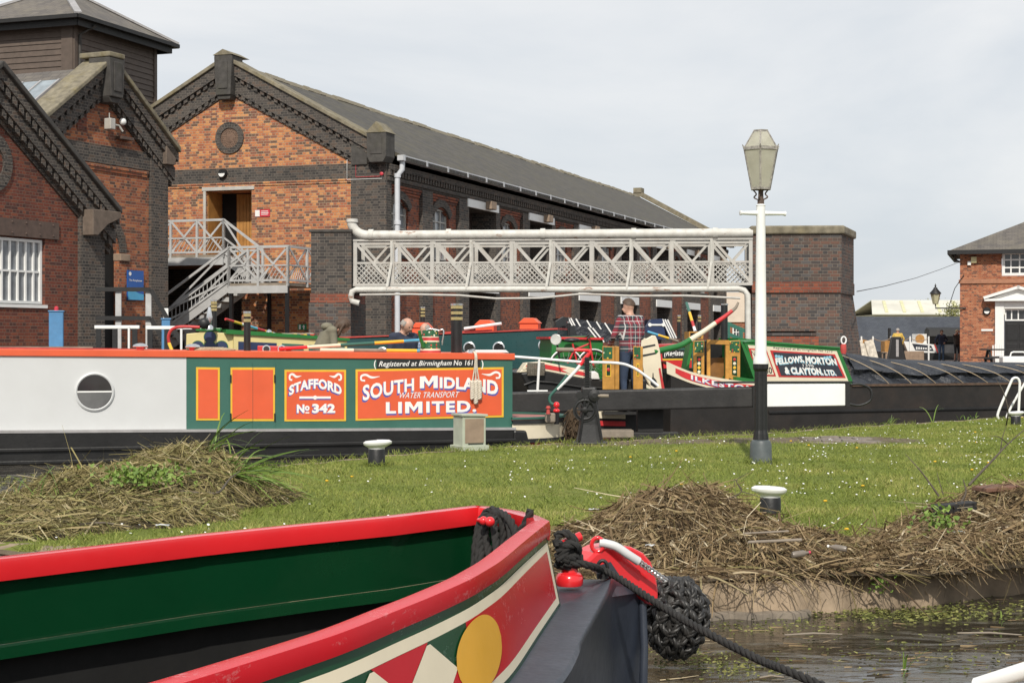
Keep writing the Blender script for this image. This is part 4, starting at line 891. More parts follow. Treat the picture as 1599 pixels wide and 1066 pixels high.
# moored boat and folk on the far wharf
fb = thing('narrowboat', 'distant black narrowboat with red-edged white name board behind the standing people', 'boat', P(1440, 555, 99)); FBF = Frame(1395, 99, 6)
MB().box(FBF, (-2.5, 12), (0, 2), (WATER-.2, .62)).build('hull', M['black_wood'], fb)
nb = MB().prism(FBF, [(FBF.u(1411), 1.32), (FBF.u(1458), 1.12), (FBF.u(1463), .62), (FBF.u(1418), .66)], -.02, 1.8).build('cabin', paint('boat_white', (.78,.77,.74), .4, .04), fb)
M['boat_red'] = paint('boat_red', (.50,.035,.035), .4); M['boat_dark'] = paint('boat_navy_panel', (.03,.035,.05), .4)
MB().prism(FBF, [(FBF.u(1424), 1.18), (FBF.u(1454), 1.05), (FBF.u(1458), .72), (FBF.u(1429), .78)], -.03, -.021).build('name_panel', M['boat_dark'], nb)
for k in range(7): MB().box(FBF, (FBF.u(1430+3.6*k), FBF.u(1432.4+3.6*k)), (-.035, -.031), (.83, .98-.012*k)).build('letter_stroke', MATS['boat_white'], nb)
MB().bar(FBF.pt(FBF.u(1459), -.03, 1.14), FBF.pt(FBF.u(1464), -.03, .62), .03, .07).build('red_edge', M['boat_red'], nb)
MB().lathe(FBF.pt(FBF.u(1450), .3, 1.62), [(.52, 0), (.52, 2.5)], 8, ax=FBF.U).build('hatch_hood', M['black_wood'], fb); 
MB().box(FBF, (FBF.u(1435), FBF.u(1449)), (.2, 1.2), (1.15, 1.75)).build('hatch', MATS['boat_white'], fb); MB().lathe(FBF.pt(FBF.u(1438), .18, 1.45), [(.28, 0), (.28, .03)], 14, ax=-FBF.V).build('painted_roundel', M['wood'], fb)
MB().prism(FBF, [(FBF.u(1463), .6), (FBF.u(1560), .6), (FBF.u(1560), 1.7), (FBF.u(1476), 1.7)], .1, 1.9).build('tarpaulin', paint('grey_tarpaulin', (.05,.05,.055), .6, .3, 2, .3, .4), fb)
MB().tube([FBF.pt(FBF.u(1394), .6, .6), FBF.pt(FBF.u(1394), .6, 2.1)], .09, 10).build('chimney', M['black_iron'], fb)
for px in (1384, 1403): MB().box(FBF, (FBF.u(px), FBF.u(px)+.38), (.3, 1.0), (.62, 1.35)).build('cabin_door', M['wood'], fb)
M['ochre'] = paint('ochre_board', (.55,.33,.09), .6, .2, 5, .1, .3); M['poster'] = paint('faded_poster', (.55,.50,.42), .7, .35, 6, .05, .3)
for px, lab in ((1352, 'leaning poster A-board nearest the brick pier'), (1366, 'wooden A-board with white poster, second from the pier')):
    F = Frame(px, 86, 15); ab = thing('a_board', lab, 'a-board', F.pt(.2, .2, WH)); 
    MB().bar(F.pt(0, 0, WH), F.pt(-.22, .25, 1.35), .5, .05, up=F.V).build('front_panel', M['poster'], ab); MB().bar(F.pt(-.5, .5, WH), F.pt(-.25, .3, 1.35), .5, .05, up=F.V).build('back_panel', M['wood'], ab)
mo = thing('monument_plinth', 'dark tapered marker post with pale strip in front of the yellow jacket person', 'marker', P(1399, 560, 88)); MF = Frame(1399, 88, 0)
MB().prism(MF, [(-.45, WH), (.5, WH), (.2, 1.55), (-.22, 1.55)], -.3, .3).build('body', M['black_iron'], mo, bevel=.03); MB().box(MF, (-.07, .07), (-.34, -.3), (.5, 1.4)).build('strip', M['lead'], mo)
wl2 = MB().box(Frame(1412, 90, 3), (0, 1.1), (0, .25), (WH, .78)); tag(wl2.build('low_wall', M['stone_l'], bevel=.04), 'low stone wall end beside the dark marker post', 'wall')
lw2 = MB().box(Frame(1378, 91, 3), (0, .75), (0, .25), (WH, .72)); tag(lw2.build('low_wall', M['stone_l'], bevel=.04), 'low stone wall piece left of the dark marker post', 'wall')
sb = thing('bench', 'small black bench between the A-boards and the dark marker post', 'bench', P(1375, 561, 87)); SBF = Frame(1366, 87, 0)
MB().box(SBF, (0, .62), (0, .35), (.66, .72)).build('seat', M['black_wood'], sb)
for u in (.08, .5): MB().box(SBF, (u, u+.07), (.05, .3), (WH, .66)).build('leg', M['black_wood'], sb)
cf = thing('chain_fence', 'row of white posts with a slack rope along the far water', 'fence', P(1400, 552, 97.5)); CF = Frame(1345, 97.0, 4)
xs = [CF.u(x) for x in (1345, 1363, 1391, 1421, 1450)]
for u in xs: MB().box(CF, (u-.04, u+.04), (-.04, .04), (WH-.9, 1.6)).build('post', M['white'], cf)
for a, b in zip(xs, xs[1:]): MB().tube([CF.pt(a+(b-a)*k/6, 0, 1.5-.18*(1-((k-3)/3)**2)) for k in range(7)], .025, 5).build('rope', M['stone_l'], cf)
# ------------------------------------------------------------------ lettering and rope helpers
def text_mesh(s, bold=0.0, shear=0.0, spacing=1.0):
    c = bpy.data.curves.new('lettering', 'FONT'); c.body = s; c.size = 1; c.offset = bold; c.shear = shear; c.space_character = spacing; c.resolution_u = 3
    o = bpy.data.objects.new('lettering', c); COL.objects.link(o)
    dg = bpy.context.evaluated_depsgraph_get(); me = bpy.data.meshes.new_from_object(o.evaluated_get(dg))
    v = np.array([tuple(x.co) for x in me.vertices])[:, :2]; f = [tuple(p.vertices) for p in me.polygons]
    bpy.data.objects.remove(o); bpy.data.curves.remove(c); bpy.data.meshes.remove(me)
    v[:, 0] -= v[:, 0].min(); v[:, 1] -= v[:, 1].min(); W, Hh = v.max(0)
    v[:, 0] /= W; v[:, 1] /= Hh
    return v, f
def lettering(name, s, mp, mat, parent, bold=.02, shear=0, spacing=1.05, arch=None):
    """mp(x01,y01,lift) -> world point; arch(x01) -> (y offset, y scale)"""
    if s == 'M': v, f = np.array([(0, 0), (.24, 0), (.24, .62), (0, 1), (.30, 1), (.5, .52), (.70, 1), (1, 1), (.76, .62), (.76, 0), (1, 0), (.5, .14)]), [(0, 1, 2, 3), (3, 2, 4), (2, 11, 5, 4), (11, 8, 6, 5), (8, 7, 6), (9, 10, 7, 8)]
    else: v, f = text_mesh(s, bold, shear, spacing)
    pts = []
    for x, y in v:
        if arch: a, k = arch(x); y = a+y*k
        pts.append(mp(x, y))
    return make_obj(name, pts, f, [0]*len(f), mat, parent, fixn=False)
def quad_map(F, px4, v):
    """bilinear map onto plane F from four pixels: bottom-left, bottom-right, top-right, top-left"""
    q = [F.uz(*p) for p in px4]
    def mp(x, y):
        b = [q[0][i]+(q[1][i]-q[0][i])*x for i in (0, 1)]; t_ = [q[3][i]+(q[2][i]-q[3][i])*x for i in (0, 1)]
        return F.pt(b[0]+(t_[0]-b[0])*y, v, b[1]+(t_[1]-b[1])*y)
    return mp
def smooth_path(pts, n=8):
    pts = [Vector(p) for p in pts]; out = []
    P_ = [pts[0]*2-pts[1]]+pts+[pts[-1]*2-pts[-2]]
    for i in range(1, len(P_)-2):
        a, b, c, d = P_[i-1:i+3]
        for k in range(n):
            t_ = k/n; out.append(.5*((2*b)+(c-a)*t_+(2*a-5*b+4*c-d)*t_*t_+(3*b-a-3*c+d)*t_**3))
    return out+[pts[-1]]
def rope_mesh(mb, pts, r, pitch=None, n=8, strands=3, per=10, dense=None):
    """three-strand laid rope"""
    path = smooth_path(pts, n); pitch = pitch or r*7
    L = [0]
    for a, b in zip(path, path[1:]): L.append(L[-1]+(b-a).length)
    tot = L[-1]; m = max(4, int(tot/(pitch/7))); res = []
    j = 0
    for i in range(m+1):
        s = tot*i/m
        while j < len(L)-2 and L[j+1] < s: j += 1
        k = (s-L[j])/max(1e-6, L[j+1]-L[j]); res.append((path[j].lerp(path[j+1], k), s))
    nrm = None; fr = []
    for i, (p, s) in enumerate(res):
        d = (res[min(i+1, m)][0]-res[max(i-1, 0)][0]).normalized()
        if nrm is None: nrm = d.orthogonal().normalized()
        nrm = (nrm-d*nrm.dot(d)).normalized(); fr.append((p, nrm.copy(), d.cross(nrm), s))
    for q in range(strands):
        sp = [p+(a*math.cos(2*math.pi*(s/pitch+q/strands))+b*math.sin(2*math.pi*(s/pitch+q/strands)))*r*.52 for p, a, b, s in fr]
        mb.tube(sp, r*.56, 6)
    return mb
M['rope_black'] = paint('black_rope', (.022,.021,.020), .85, .3, 40, .6, .3, dcol=(.05,.045,.04))
M['rope_white'] = paint('cotton_rope', (.62,.56,.46), .85, .15, 40, .5, .35, dcol=(.35,.28,.2))
M['rope_tan'] = paint('tan_rope', (.42,.33,.22), .85, .2, 30, .5, .3)
M['red'] = paint('signal_red_gloss', (.72,.022,.028), .22, .05, 3, .02, .04, coat=.5)
M['orange_red'] = paint('orange_red_paint', (.70,.11,.04), .42, .06, 3, .04, .12, dcol=(.55,.16,.1))
M['yellow'] = paint('yellow_paint', (.75,.45,.04), .4, .06, 5, .03, .1)
M['teal'] = paint('teal_green_paint', (.040,.130,.100), .42, .08, 2.5, .04, .25, dcol=(.10,.17,.15))
M['pale_grey'] = paint('pale_grey_paint', (.60,.61,.61), .42, .03, 2, .04, .14, dcol=(.48,.47,.44))
M['cream'] = paint('cream_paint', (.74,.66,.50), .4, .05, 4, .03, .12, dcol=(.5,.42,.3))
M['hull_black'] = paint('blacked_hull', (.010,.0098,.0098), .45, .4, 3, .35, .5, dcol=(.032,.030,.028))
M['lett_white'] = paint('sign_white', (.82,.81,.78), .45, .03, 5, 0, .05); M['lett_blue'] = paint('letter_shade_blue', (.10,.10,.36), .45, .08, 5, 0, .05)
M['black_panel'] = paint('black_panel', (.02,.022,.024), .4, .2, 5, .02, .2)
M['green'] = paint('bright_green_paint', (.02,.16,.035), .35, .08, 4, .03, .12)
M['dgreen'] = paint('dark_green_gloss', (.003,.040,.014), .2, .06, 3, .02, .05, coat=.4)
M['gold_wood'] = paint('grained_cabin_wood', (.48,.24,.05), .35, .25, 9, .1, .2, dcol=(.3,.12,.03))
M['navy'] = paint('navy_paint', (.025,.04,.10), .35, .15, 4, .03, .15)

# ------------------------------------------------------------------ lamp post on the lawn
lb_ = G(1188, 722); lp = thing('lamp_post', 'tall lamp post with white shaft, black foot and six-sided lantern on the lawn', 'lamp post', lb_)
s = lb_.y/FPX; ZP = lambda y: CAMH-(y-CY)*s
grey = paint('grey_green_iron', (.085,.10,.105), .5, .2, 6, .2, .35, dcol=(.2,.2,.19))
MB().lathe(lb_, [(.125, -.05), (.125, .02), (.118, .06), (.115, .20), (.10, .235), (.075, .25)], 24).build('base_drum', grey, lp, smooth=35)
mb = MB(); prof = []
z0, z1 = .25, ZP(568)
n = 24; rws = []
for z, r in ((z0, .085), (z0+.06, .078), (z0+.1, .07), (z1-.08, .068), (z1-.05, .082), (z1, .084)):
    rws.append([lb_+Vector((math.cos(2*math.pi*k/n)*r*(1-.07*(k % 2)), math.sin(2*math.pi*k/n)*r*(1-.07*(k % 2)), z)) for k in range(n)])
mb.grid(rws, close=True); mb.build('fluted_shaft', M['black_iron'], lp)
MB().lathe(lb_, [(.082, z1), (.082, z1+.05), (.062, z1+.1), (.055, ZP(420)), (.047, ZP(322)), (.052, ZP(321)), (.03, ZP(318))], 20).build('white_shaft', M['white'], lp, smooth=35)
zb = ZP(333); bd = Vector((math.cos(R(12)), math.sin(R(12)), 0))
mb = MB(); mb.tube([lb_+bd*x+Vector((0, 0, zb)) for x in (-.24, -.235, -.20, -.05, .05, .25, .28, .285)], [.012, .028, .02, .026, .026, .02, .028, .012], 10); mb.build('ladder_bar', M['white'], lp, smooth=40)
mb = MB(); mb.lathe(lb_, [(.036, ZP(321)), (.036, ZP(312)), (.03, ZP(311)), (.026, ZP(296))], 12)
for k in range(4):
    a = R(45+90*k+20); d = Vector((math.cos(a), math.sin(a), 0))
    mb.tube(smooth_path([lb_+d*.03+Vector((0, 0, ZP(312))), lb_+d*.075+Vector((0, 0, ZP(308))), lb_+d*.05+Vector((0, 0, ZP(303))), lb_+d*.085+Vector((0, 0, ZP(296)))], 5), .008, 6)
mb.build('lantern_stem', M['brown_iron'], lp)
t = NT('frosted_lantern_glass'); co = t.coord(); t.set(t.ramp(t.noise(7, co, 5), [(.3, (.56,.55,.47)), (.7, (.72,.71,.63))]), .35, 0, .4); M['lantern'] = t.m
tr = t.new('ShaderNodeBsdfTranslucent'); tr.inputs['Color'].default_value = (.9, .88, .78, 1); mx = t.new('ShaderNodeMixShader'); mx.inputs[0].default_value = .55
t.link(t.b.outputs[0], mx.inputs[1]); t.link(tr.outputs[0], mx.inputs[2]); t.link(mx.outputs[0], t.out.inputs['Surface'])
M['lead_bar'] = paint('flaking_lantern_bars', (.30,.28,.25), .7, .5, 30, .4, .5, dcol=(.12,.08,.06))
zz = [ZP(295), ZP(233), ZP(205)]; rr = [.108, .198, .078]
crn = [[lb_+Vector((math.cos(R(-100+60*k))*r, math.sin(R(-100+60*k))*r, z)) for k in range(6)] for r, z in zip(rr, zz)]
fm = MB()
for j in range(2):
    for k in range(6):
        MB().add([crn[j][k], crn[j][(k+1) % 6], crn[j+1][(k+1) % 6], crn[j+1][k]], [(0, 1, 2, 3)]).build('pane', M['lantern'], lp, solid=.006)
        fm.bar(crn[j][k], crn[j+1][k], .016, .016)
for j in range(3):
    for k in range(6): fm.bar(crn[j][k], crn[j][(k+1) % 6], .018, .022 if j != 1 else .034)
for k in range(6): fm.tube([crn[1][k], crn[1][k]*1.0+(crn[1][k]-lb_-Vector((0, 0, zz[1])))*.12+Vector((0, 0, .04))], [.012, .004], 6)
fm.build('lantern_frame', M['lead_bar'], lp)
MB().add(crn[2], [(0, 1, 2, 3, 4, 5)]).build('lantern_top', M['lead_bar'], lp, solid=.02)
MB().lathe(lb_+Vector((0, 0, zz[0])), [(.03, 0), (.03, .12), (.05, .16), (.05, .28), (.02, .33)], 10).build('bulb', M['white'], lp, smooth=50)

# ------------------------------------------------------------------ mooring bollards, cabinet
def bollard(px, py, hpx, wpx, lab, tilt=0, curl=True):
    b = G(px, py); s = b.y/FPX; h = hpx*s; w = wpx*s/2; o = thing('bollard', lab, 'bollard', b, 'mooring bollards on the lawn')
    MB().lathe(b, [(w*.70, -.05), (w*.66, 0), (w*.64, h*.62), (w*.60, h*.66)], 20).build('shaft', M['black_iron'], o, smooth=40)
    rows = []; nn = 24
    for r, z in ((.60, .62), (.63, .72), (.80, .78), (1.0, .85), (1.02, .93), (.85, .99), (.4, 1.0), (.02, 1.0)):
        rows.append([b+Vector((math.cos(2*math.pi*k/nn)*w*r*(1.0+(.16 if math.cos(2*math.pi*k/nn)*tilt > 0 else 0)*(z > .75)), math.sin(2*math.pi*k/nn)*w*r*.85, h*z+tilt*.05*math.cos(2*math.pi*k/nn)*w*(z > .75))) for k in range(nn)])
    MB().grid(rows, close=True).build('cap', M['white'], o, smooth=50)
    return b
bollard(588, 727, 40, 41, 'black bollard with white cap on the lawn left of the grey cabinet', 1)
bollard(1203, 809, 50, 51, 'black bollard with lopsided white cap behind the heap of dead reeds', -1)
bollard(1586, 664, 22, 23, 'small black and white bollard on the lawn by the white handrail', 1)
cb_ = G(743, 703); CBF = Frame(718, cb_.y, 20); cab = thing('utility_cabinet', 'pale green-grey metal utility cabinet on the lawn before the green boat', 'cabinet', cb_)
M['cab'] = paint('faded_green_cabinet', (.42,.45,.36), .6, .1, 6, .1, .35, dcol=(.3,.22,.17))
w = CBF.u(769); sx = 0
CF2 = Frame(719, cb_.y-.1, 28)
MB().prism(CF2, [(.03, .0), (.34, .0), (.34, .40), (.0+.03, .41)], 0, .26).build('body', M['cab'], cab, bevel=.008)
MB().prism(CF2, [(.0, -.03), (.37, -.03), (.37, .06), (.0, .06)], -.03, .29).build('plinth', M['cab'], cab, bevel=.006)
MB().prism(CF2, [(.01, .412), (.36, .402), (.36, .43), (.01, .44)], -.02, .28).build('lid', M['cab'], cab, bevel=.006)
MB().box(CF2, (.06, .31), (-.006, -.001), (.09, .38)).build('door_panel', M['stone_l'], cab, bevel=.004)
MB().box(CF2, (.10, .30), (-.008, -.0065), (.075, .085)).build('vent_slot', M['black_iron'], cab)
MB().lathe(CF2.pt(.341, .13, .31), [(.032, 0), (.03, .006)], 14, ax=CF2.U).build('lock_cover', M['cab'], cab)

# ------------------------------------------------------------------ lock gate beam with handrail, paddle gear
BMF = Frame(800, 24.7, 1.5)
def zpx(F, px, py): return F.uz(px, py)[1]
bm_ = thing('balance_beam', 'heavy black timber lock balance beam with white painted end behind the lawn', 'balance beam', BMF.pt(2, .2, .0))
a = BMF.uz(792, 613); b = BMF.uz(1176, 604); c = BMF.uz(1176, 636); d = BMF.uz(792, 645.5)
M['beam'] = paint('worn_tarred_beam', (.020,.019,.019), .6, .45, 3, .45, .5, dcol=(.065,.058,.052))
MB().prism(BMF, [a, b, c, d], 0, .34).build('beam', M['beam'], bm_, bevel=.025)
a2 = BMF.uz(1198, 599.5); b2 = BMF.uz(1320, 599); c2 = BMF.uz(1320, 633); d2 = BMF.uz(1198, 635)
MB().prism(BMF, [(b[0]+.002, b[1]), (BMF.u(1196), a2[1]), (BMF.u(1196), d2[1]), (c[0]+.002, c[1])], .01, .33).build('beam_middle', M['black_wood'], bm_)
MB().prism(BMF, [a2, b2, c2, d2], -.005, .335).build('white_end', paint('bright_white_paint', (.82,.82,.81), .4, .03, 3, .05, .08), bm_, bevel=.01)
MB().prism(BMF, [(BMF.u(1320.5), b2[1]+.01), (BMF.u(1327), b2[1]+.01), (BMF.u(1327), c2[1]-.01), (BMF.u(1320.5), c2[1]-.01)], -.015, .345).build('end_strap', M['black_iron'], bm_)
um, uz_ = BMF.u(1327), (b2[1]+c2[1])/2
MB().tube(smooth_path([BMF.pt(um, .1, b2[1]-.02), BMF.pt(BMF.u(1345), .1, b2[1]-.01), BMF.pt(BMF.u(1361), .1, b2[1]-.08), BMF.pt(BMF.u(1362), .1, c2[1]+.08), BMF.pt(BMF.u(1345), .1, c2[1]+.0), BMF.pt(um, .1, c2[1]+.02)], 6), .018, 8).build('end_handle', M['black_iron'], bm_, smooth=50)
MB().prism(BMF, [(BMF.u(1120), b2[1]+.005), (BMF.u(1330), b2[1]+.012), (BMF.u(1330), b2[1]+.035), (BMF.u(1120), b2[1]+.03)], .0, .3).build('top_plate', M['black_wood'], bm_)
g0 = BMF.u(858); hr = [(790, 556), (843, 560), (905, 565), (965, 567), (990, 574), (1010, 587), (1030, 603)]
MB().tube(smooth_path([BMF.pt(*(lambda q: (q[0], .17, q[1]))(BMF.uz(x, y))) for x, y in hr], 5), .022, 10).build('handrail', M['white'], bm_, smooth=50)
pst = MB(); q = BMF.uz(843, 560); q2 = BMF.uz(840, 612); pst.tube([BMF.pt(q[0], .17, q[1]), BMF.pt(q2[0], .17, q2[1])], .02, 10); pst.tube([BMF.pt(BMF.u(824), .17, q2[1]+.01), BMF.pt(BMF.u(856), .17, q2[1]+.012)], .014, 8); pst.build('handrail_post', M['white'], bm_, smooth=50)
# gate post and timbers below the beam
MB().box(BMF, (BMF.u(1000), BMF.u(1040)), (.36, .6), (WATER-.5, .42)).build('gate_post', M['black_wood'], bm_)
MB().box(BMF, (BMF.u(938), BMF.u(990)), (.02, .45), (-.13, -.02)).build('foot_board', M['plank'], bm_, bevel=.01)
MB().box(BMF, (BMF.u(985), BMF.u(1062)), (.1, .4), (-.20, -.06)).build('sill_beam', M['black_wood'], bm_, bevel=.01)
gp = G(920, 693); gr_ = thing('paddle_gear', 'black cast iron lock paddle winding gear with toothed rack beside the beam', 'winding gear', gp); GE = Frame(920, gp.y, 0); sg_ = gp.y/FPX
MB().box(GE, (-.22, .22), (-.14, .16), (-.02, .03)).build('foot_plate', M['black_iron'], gr_, bevel=.01)
rows = []
for w_, dp, z in ((.17, .12, .03), (.15, .11, .1), (.125, .09, .25), (.11, .08, .42), (.10, .075, .62)):
    rows.append([GE.pt(-w_, -dp, z), GE.pt(-w_*.2, -dp*1.1, z), GE.pt(w_*.55, -dp*1.1, z), GE.pt(w_, -dp, z), GE.pt(w_, dp, z), GE.pt(-w_, dp, z)])
mb = MB().grid(rows, close=True); mb.add(rows[-1], [tuple(range(6))]); mb.build('pedestal', M['black_iron'], gr_)
for u in (-.06, .07): MB().bar(GE.pt(u*2.2, -.135, .04), GE.pt(u, -.1, .58), .022, .03).build('pedestal_rib', M['black_iron'], gr_)
mb = MB().lathe(GE.pt(-.06, -.10, .44), [(.035, -.03), (.035, .04), (.01, .045)], 14, ax=-GE.V)
mb.tube([GE.pt(-.06+.12*math.cos(k*.2417), -.10, .44+.12*math.sin(k*.2417)) for k in range(27)], .018, 6, cap=False)
for k in range(6): mb.bar(GE.pt(-.06, -.10, .44), GE.pt(-.06+.12*math.cos(k*1.047), -.10, .44+.12*math.sin(k*1.047)), .022, .02)
for k in range(26): an = 2*math.pi*k/26; mb.bar(GE.pt(-.06+.12*math.cos(an), -.10, .44+.12*math.sin(an)), GE.pt(-.06+.152*math.cos(an), -.10, .44+.152*math.sin(an)), .016, .035)
mb.build('gear_wheel', M['black_iron'], gr_)
mb = MB().lathe(GE.pt(.06, -.10, .62), [(.075, -.05), (.075, .04), (.03, .05)], 16, ax=-GE.V); mb.lathe(GE.pt(-.13, -.08, .62), [(.05, -.04), (.05, .04)], 14, ax=-GE.V); mb.build('pinion', M['black_iron'], gr_)
MB().tube([GE.pt(.0, -.12, .62), GE.pt(.24, -.14, .615)], .02, 8).build('winding_spindle', M['plank'], gr_)
mb = MB().box(GE, (-.055, .0), (-.05, .0), (.45, 1.10))
for k in range(22): z = .62+k*.0215; mb.box(GE, (-.075, .02), (-.065, -.05), (z, z+.011))
mb.build('rack', M['black_iron'], gr_)
MB().box(GE, (-.1, .09), (-.07, .07), (.58, .72)).build('gear_housing', M['black_iron'], gr_, bevel=.02)
# white hooped handrail on the right of the lawn
wr = thing('handrail', 'white hooped ladder handrail at the lawn edge on the right', 'handrail', G(1578, 655)); hb = G(1565, 654); Dh = hb.y
MB().tube(smooth_path([P(1559, 654, Dh), P(1559, 643, Dh), P(1578, 598, Dh), P(1582, 591, Dh), P(1588, 590, Dh), P(1592, 596, Dh), P(1592, 610, Dh), P(1590, 656, Dh)], 5), .022, 10).build('hoop', M['white'], wr, smooth=50)
MB().tube(smooth_path([P(1573, 656, Dh+.5), P(1574, 645, Dh+.5), P(1599, 600, Dh+.5), P(1606, 594, Dh+.5), P(1612, 602, Dh+.5), P(1612, 655, Dh+.5)], 5), .02, 10).build('rear_hoop', M['white'], wr, smooth=50)
# near white rail, bottom right corner of the view
nr = thing('handrail', 'white rail close to the camera at the bottom right corner', 'handrail', (1.6, 2.8, -.05))
MB().tube([P(1526, 1070, 3.3), P(1620, 1040, 3.2), P(2000, 915, 3.0)], .017, 10).build('rail', M['white'], nr, smooth=50)
for x, y, D in ((1900, 947, 3.05),): 
    p = P(x, y, D); MB().tube([p, (p.x, p.y, -.08)], .015, 10).build('post', M['white'], nr, smooth=50)
p = P(1526, 1070, 3.3); MB().tube([p, (p.x-.02, p.y-.15, p.z-.2), (p.x-.02, p.y-.2, -.08)], .017, 10).build('post', M['white'], nr, smooth=50)
# ------------------------------------------------------------------ the green and orange narrowboat
SF = Frame(0, 20.56, 18.7)
U8 = SF.u(800); ZG = lambda u: .193+(.12-.193)*u/U8; ZTp = lambda u: 1.197+(1.125-1.197)*u/U8
sb_ = thing('narrowboat', 'narrowboat with grey and green cabin and orange lettered panels, nearest behind the lawn', 'narrowboat', SF.pt(2, 1, WATER))
def side_poly(u0, u1, d0=0.0, d1=1.0):
    f = lambda u, k: ZG(u)+(ZTp(u)-ZG(u))*k
    return [(u0, f(u0, d0)), (u1, f(u1, d0)), (u1, f(u1, d1)), (u0, f(u0, d1))]
UG = SF.u(291); CW = 1.85
grey_c = MB().prism(SF, side_poly(-4, UG), 0, CW).build('grey_cabin', M['pale_grey'], sb_)
grn = MB().prism(SF, side_poly(UG+.001, U8), -.004, CW+.004).build('green_cabin', M['teal'], sb_)
rows = []
for u in (-4.05, U8+.03):
    rows.append([SF.pt(u, v, ZTp(u)+.002+.018*(1-((v-CW/2)/(CW/2+.04))**2)) for v in np.linspace(-.02, CW+.02, 13)])
mb = MB().grid(rows); mb.build('roof', M['orange_red'], sb_, smooth=60)
MB().prism(SF, [(-4.05, ZTp(-4)-.075), (U8+.03, ZTp(U8)-.075), (U8+.03, ZTp(U8)+.012), (-4.05, ZTp(-4)+.012)], -.028, -.0045).build('red_roof_edge', M['orange_red'], sb_, bevel=.008)
MB().prism(SF, [(-4.05, ZTp(-4)+.012), (SF.u(120), ZTp(1)+.012), (SF.u(260), ZTp(2)+.03), (-4.05, ZTp(-4)+.035)], .06, .1).build('handrail', MATS['faded_red_canvas'], sb_)
MB().box(SF, (-3, SF.u(146)), (.1, .45), (1.19, 1.235)).build('gang_plank', M['plank'], sb_)
MB().prism(SF, [(-4.05, ZG(-4)-.02), (U8+.02, ZG(U8)-.02), (U8+.02, ZG(U8)+.012), (-4.05, ZG(-4)+.012)], -.10, -.005).build('gunwale', M['lead'], sb_)
mb = MB(); mb.prism(SF, [(-4.2, WATER-.5), (U8+.02, WATER-.5), (U8+.02, ZG(U8)-.025), (-4.2, ZG(-4)-.025)], -.09, CW+.09); mb.build('hull', M['hull_black'], sb_)
for z, h, v in ((-.045, .05, -.125), (-.20, .05, -.11)): MB().box(SF, (-4.2, U8+.02), (v, -.088), (z-.02, z+h-.02)).build('rubbing_strake', M['hull_black'], sb_, bevel=.012)
# rounded counter stern
def stern_band(name, z0, z1, grow, mat, cap=False, a=1.08, b=.98):
    rows = []; cu, cv = U8-.02, CW/2
    an = np.linspace(-90, 90, 25)
    for z in (z0, z1): rows.append([SF.pt(cu+(a+grow)*math.cos(R(t)), cv+(b+grow)*math.sin(R(t)), z) for t in an])
    mb = MB().grid(rows)
    if cap: mb.add(rows[1], [tuple(range(25))]); 
    mb.add(rows[0], [tuple(range(24, -1, -1))])
    return mb.build(name, mat, sb_, smooth=40)
zt = .22
stern_band('stern_foot', WATER-.4, -.085, -.06, MATS['sign_red']); stern_band('stern_lower_band', -.082, -.03, .02, M['black_panel']); stern_band('stern_cream_band', -.029, .175, .0, M['cream']); stern_band('stern_black_rim', .176, .225, .02, M['black_panel']); stern_band('stern_deck', .226, .235, -.01, paint('faded_pink_deck', (.40,.16,.14), .7, .15, 5, .1, .3), cap=True)
rows = []
for z, g in ((.236, .0), (.265, .0), (.265, -.07), (.236, -.07)): rows.append([SF.pt(U8-.02+(1.08+g)*math.cos(R(t)), CW/2+(.98+g)*math.sin(R(t)), z) for t in np.linspace(-90, 90, 25)])
MB().grid(rows).build('stern_coaming', M['teal'], sb_, smooth=30)
MB().prism(SF, [(U8-.02, -.15), (U8+.22, -.14), (U8+.20, -.03), (U8+.17, .09), (U8-.02, .10)], -.115, -.03).build('black_end_patch', M['hull_black'], sb_, bevel=.03)
# panels
def px_panel(name, F, x0, x1, yl, yr, v0, v1, mat, par, dl=0):
    """panel with pixel corners: top y (left,right), bottom y (left,right)"""
    return MB().prism(F, [F.uz(x0, yl[1]), F.uz(x1, yr[1]), F.uz(x1+dl, yr[0]), F.uz(x0+dl, yl[0])], v0, v1).build(name, mat, par)
pn = [(306, 343, (573, 656), (573.5, 656)), (444, 540, (577, 657.5), (577, 657)), (555, 786, (576.5, 656.5), (573, 651))]
for x0, x1, yl, yr in pn:
    px_panel('panel_border', SF, x0, x1, yl, yr, -.012, -.0045, M['yellow'], grn)
    k = 3.2; px_panel('orange_panel', SF, x0+k, x1-k, (yl[0]+k, yl[1]-k), (yr[0]+k, yr[1]-k), -.016, -.0125, M['orange_red'], grn)
for i, (x0, x1) in enumerate(((359.5, 394.2), (394.8, 429))):
    dr_ = px_panel('side_door', SF, x0-1, x1+(1 if i else 0), (565.5, 670), (565.5, 670), -.010, -.0045, M['teal'], sb_)
    px_panel('door_border', SF, x0+.3, x1, (573.5, 657), (573.5, 657), -.014, -.0105, M['yellow'], dr_)
    px_panel('door_panel', SF, x0+(3 if i == 0 else 0), x1-(3 if i else 0), (577, 653.5), (577, 653.5), -.018, -.0145, M['orange_red'], dr_)
    for y in (585, 645): px_panel('hinge', SF, (359 if i == 0 else 427.5), (361 if i == 0 else 429.5), (y, y+12), (y, y+12), -.03, -.0185, M['black_iron'], dr_)
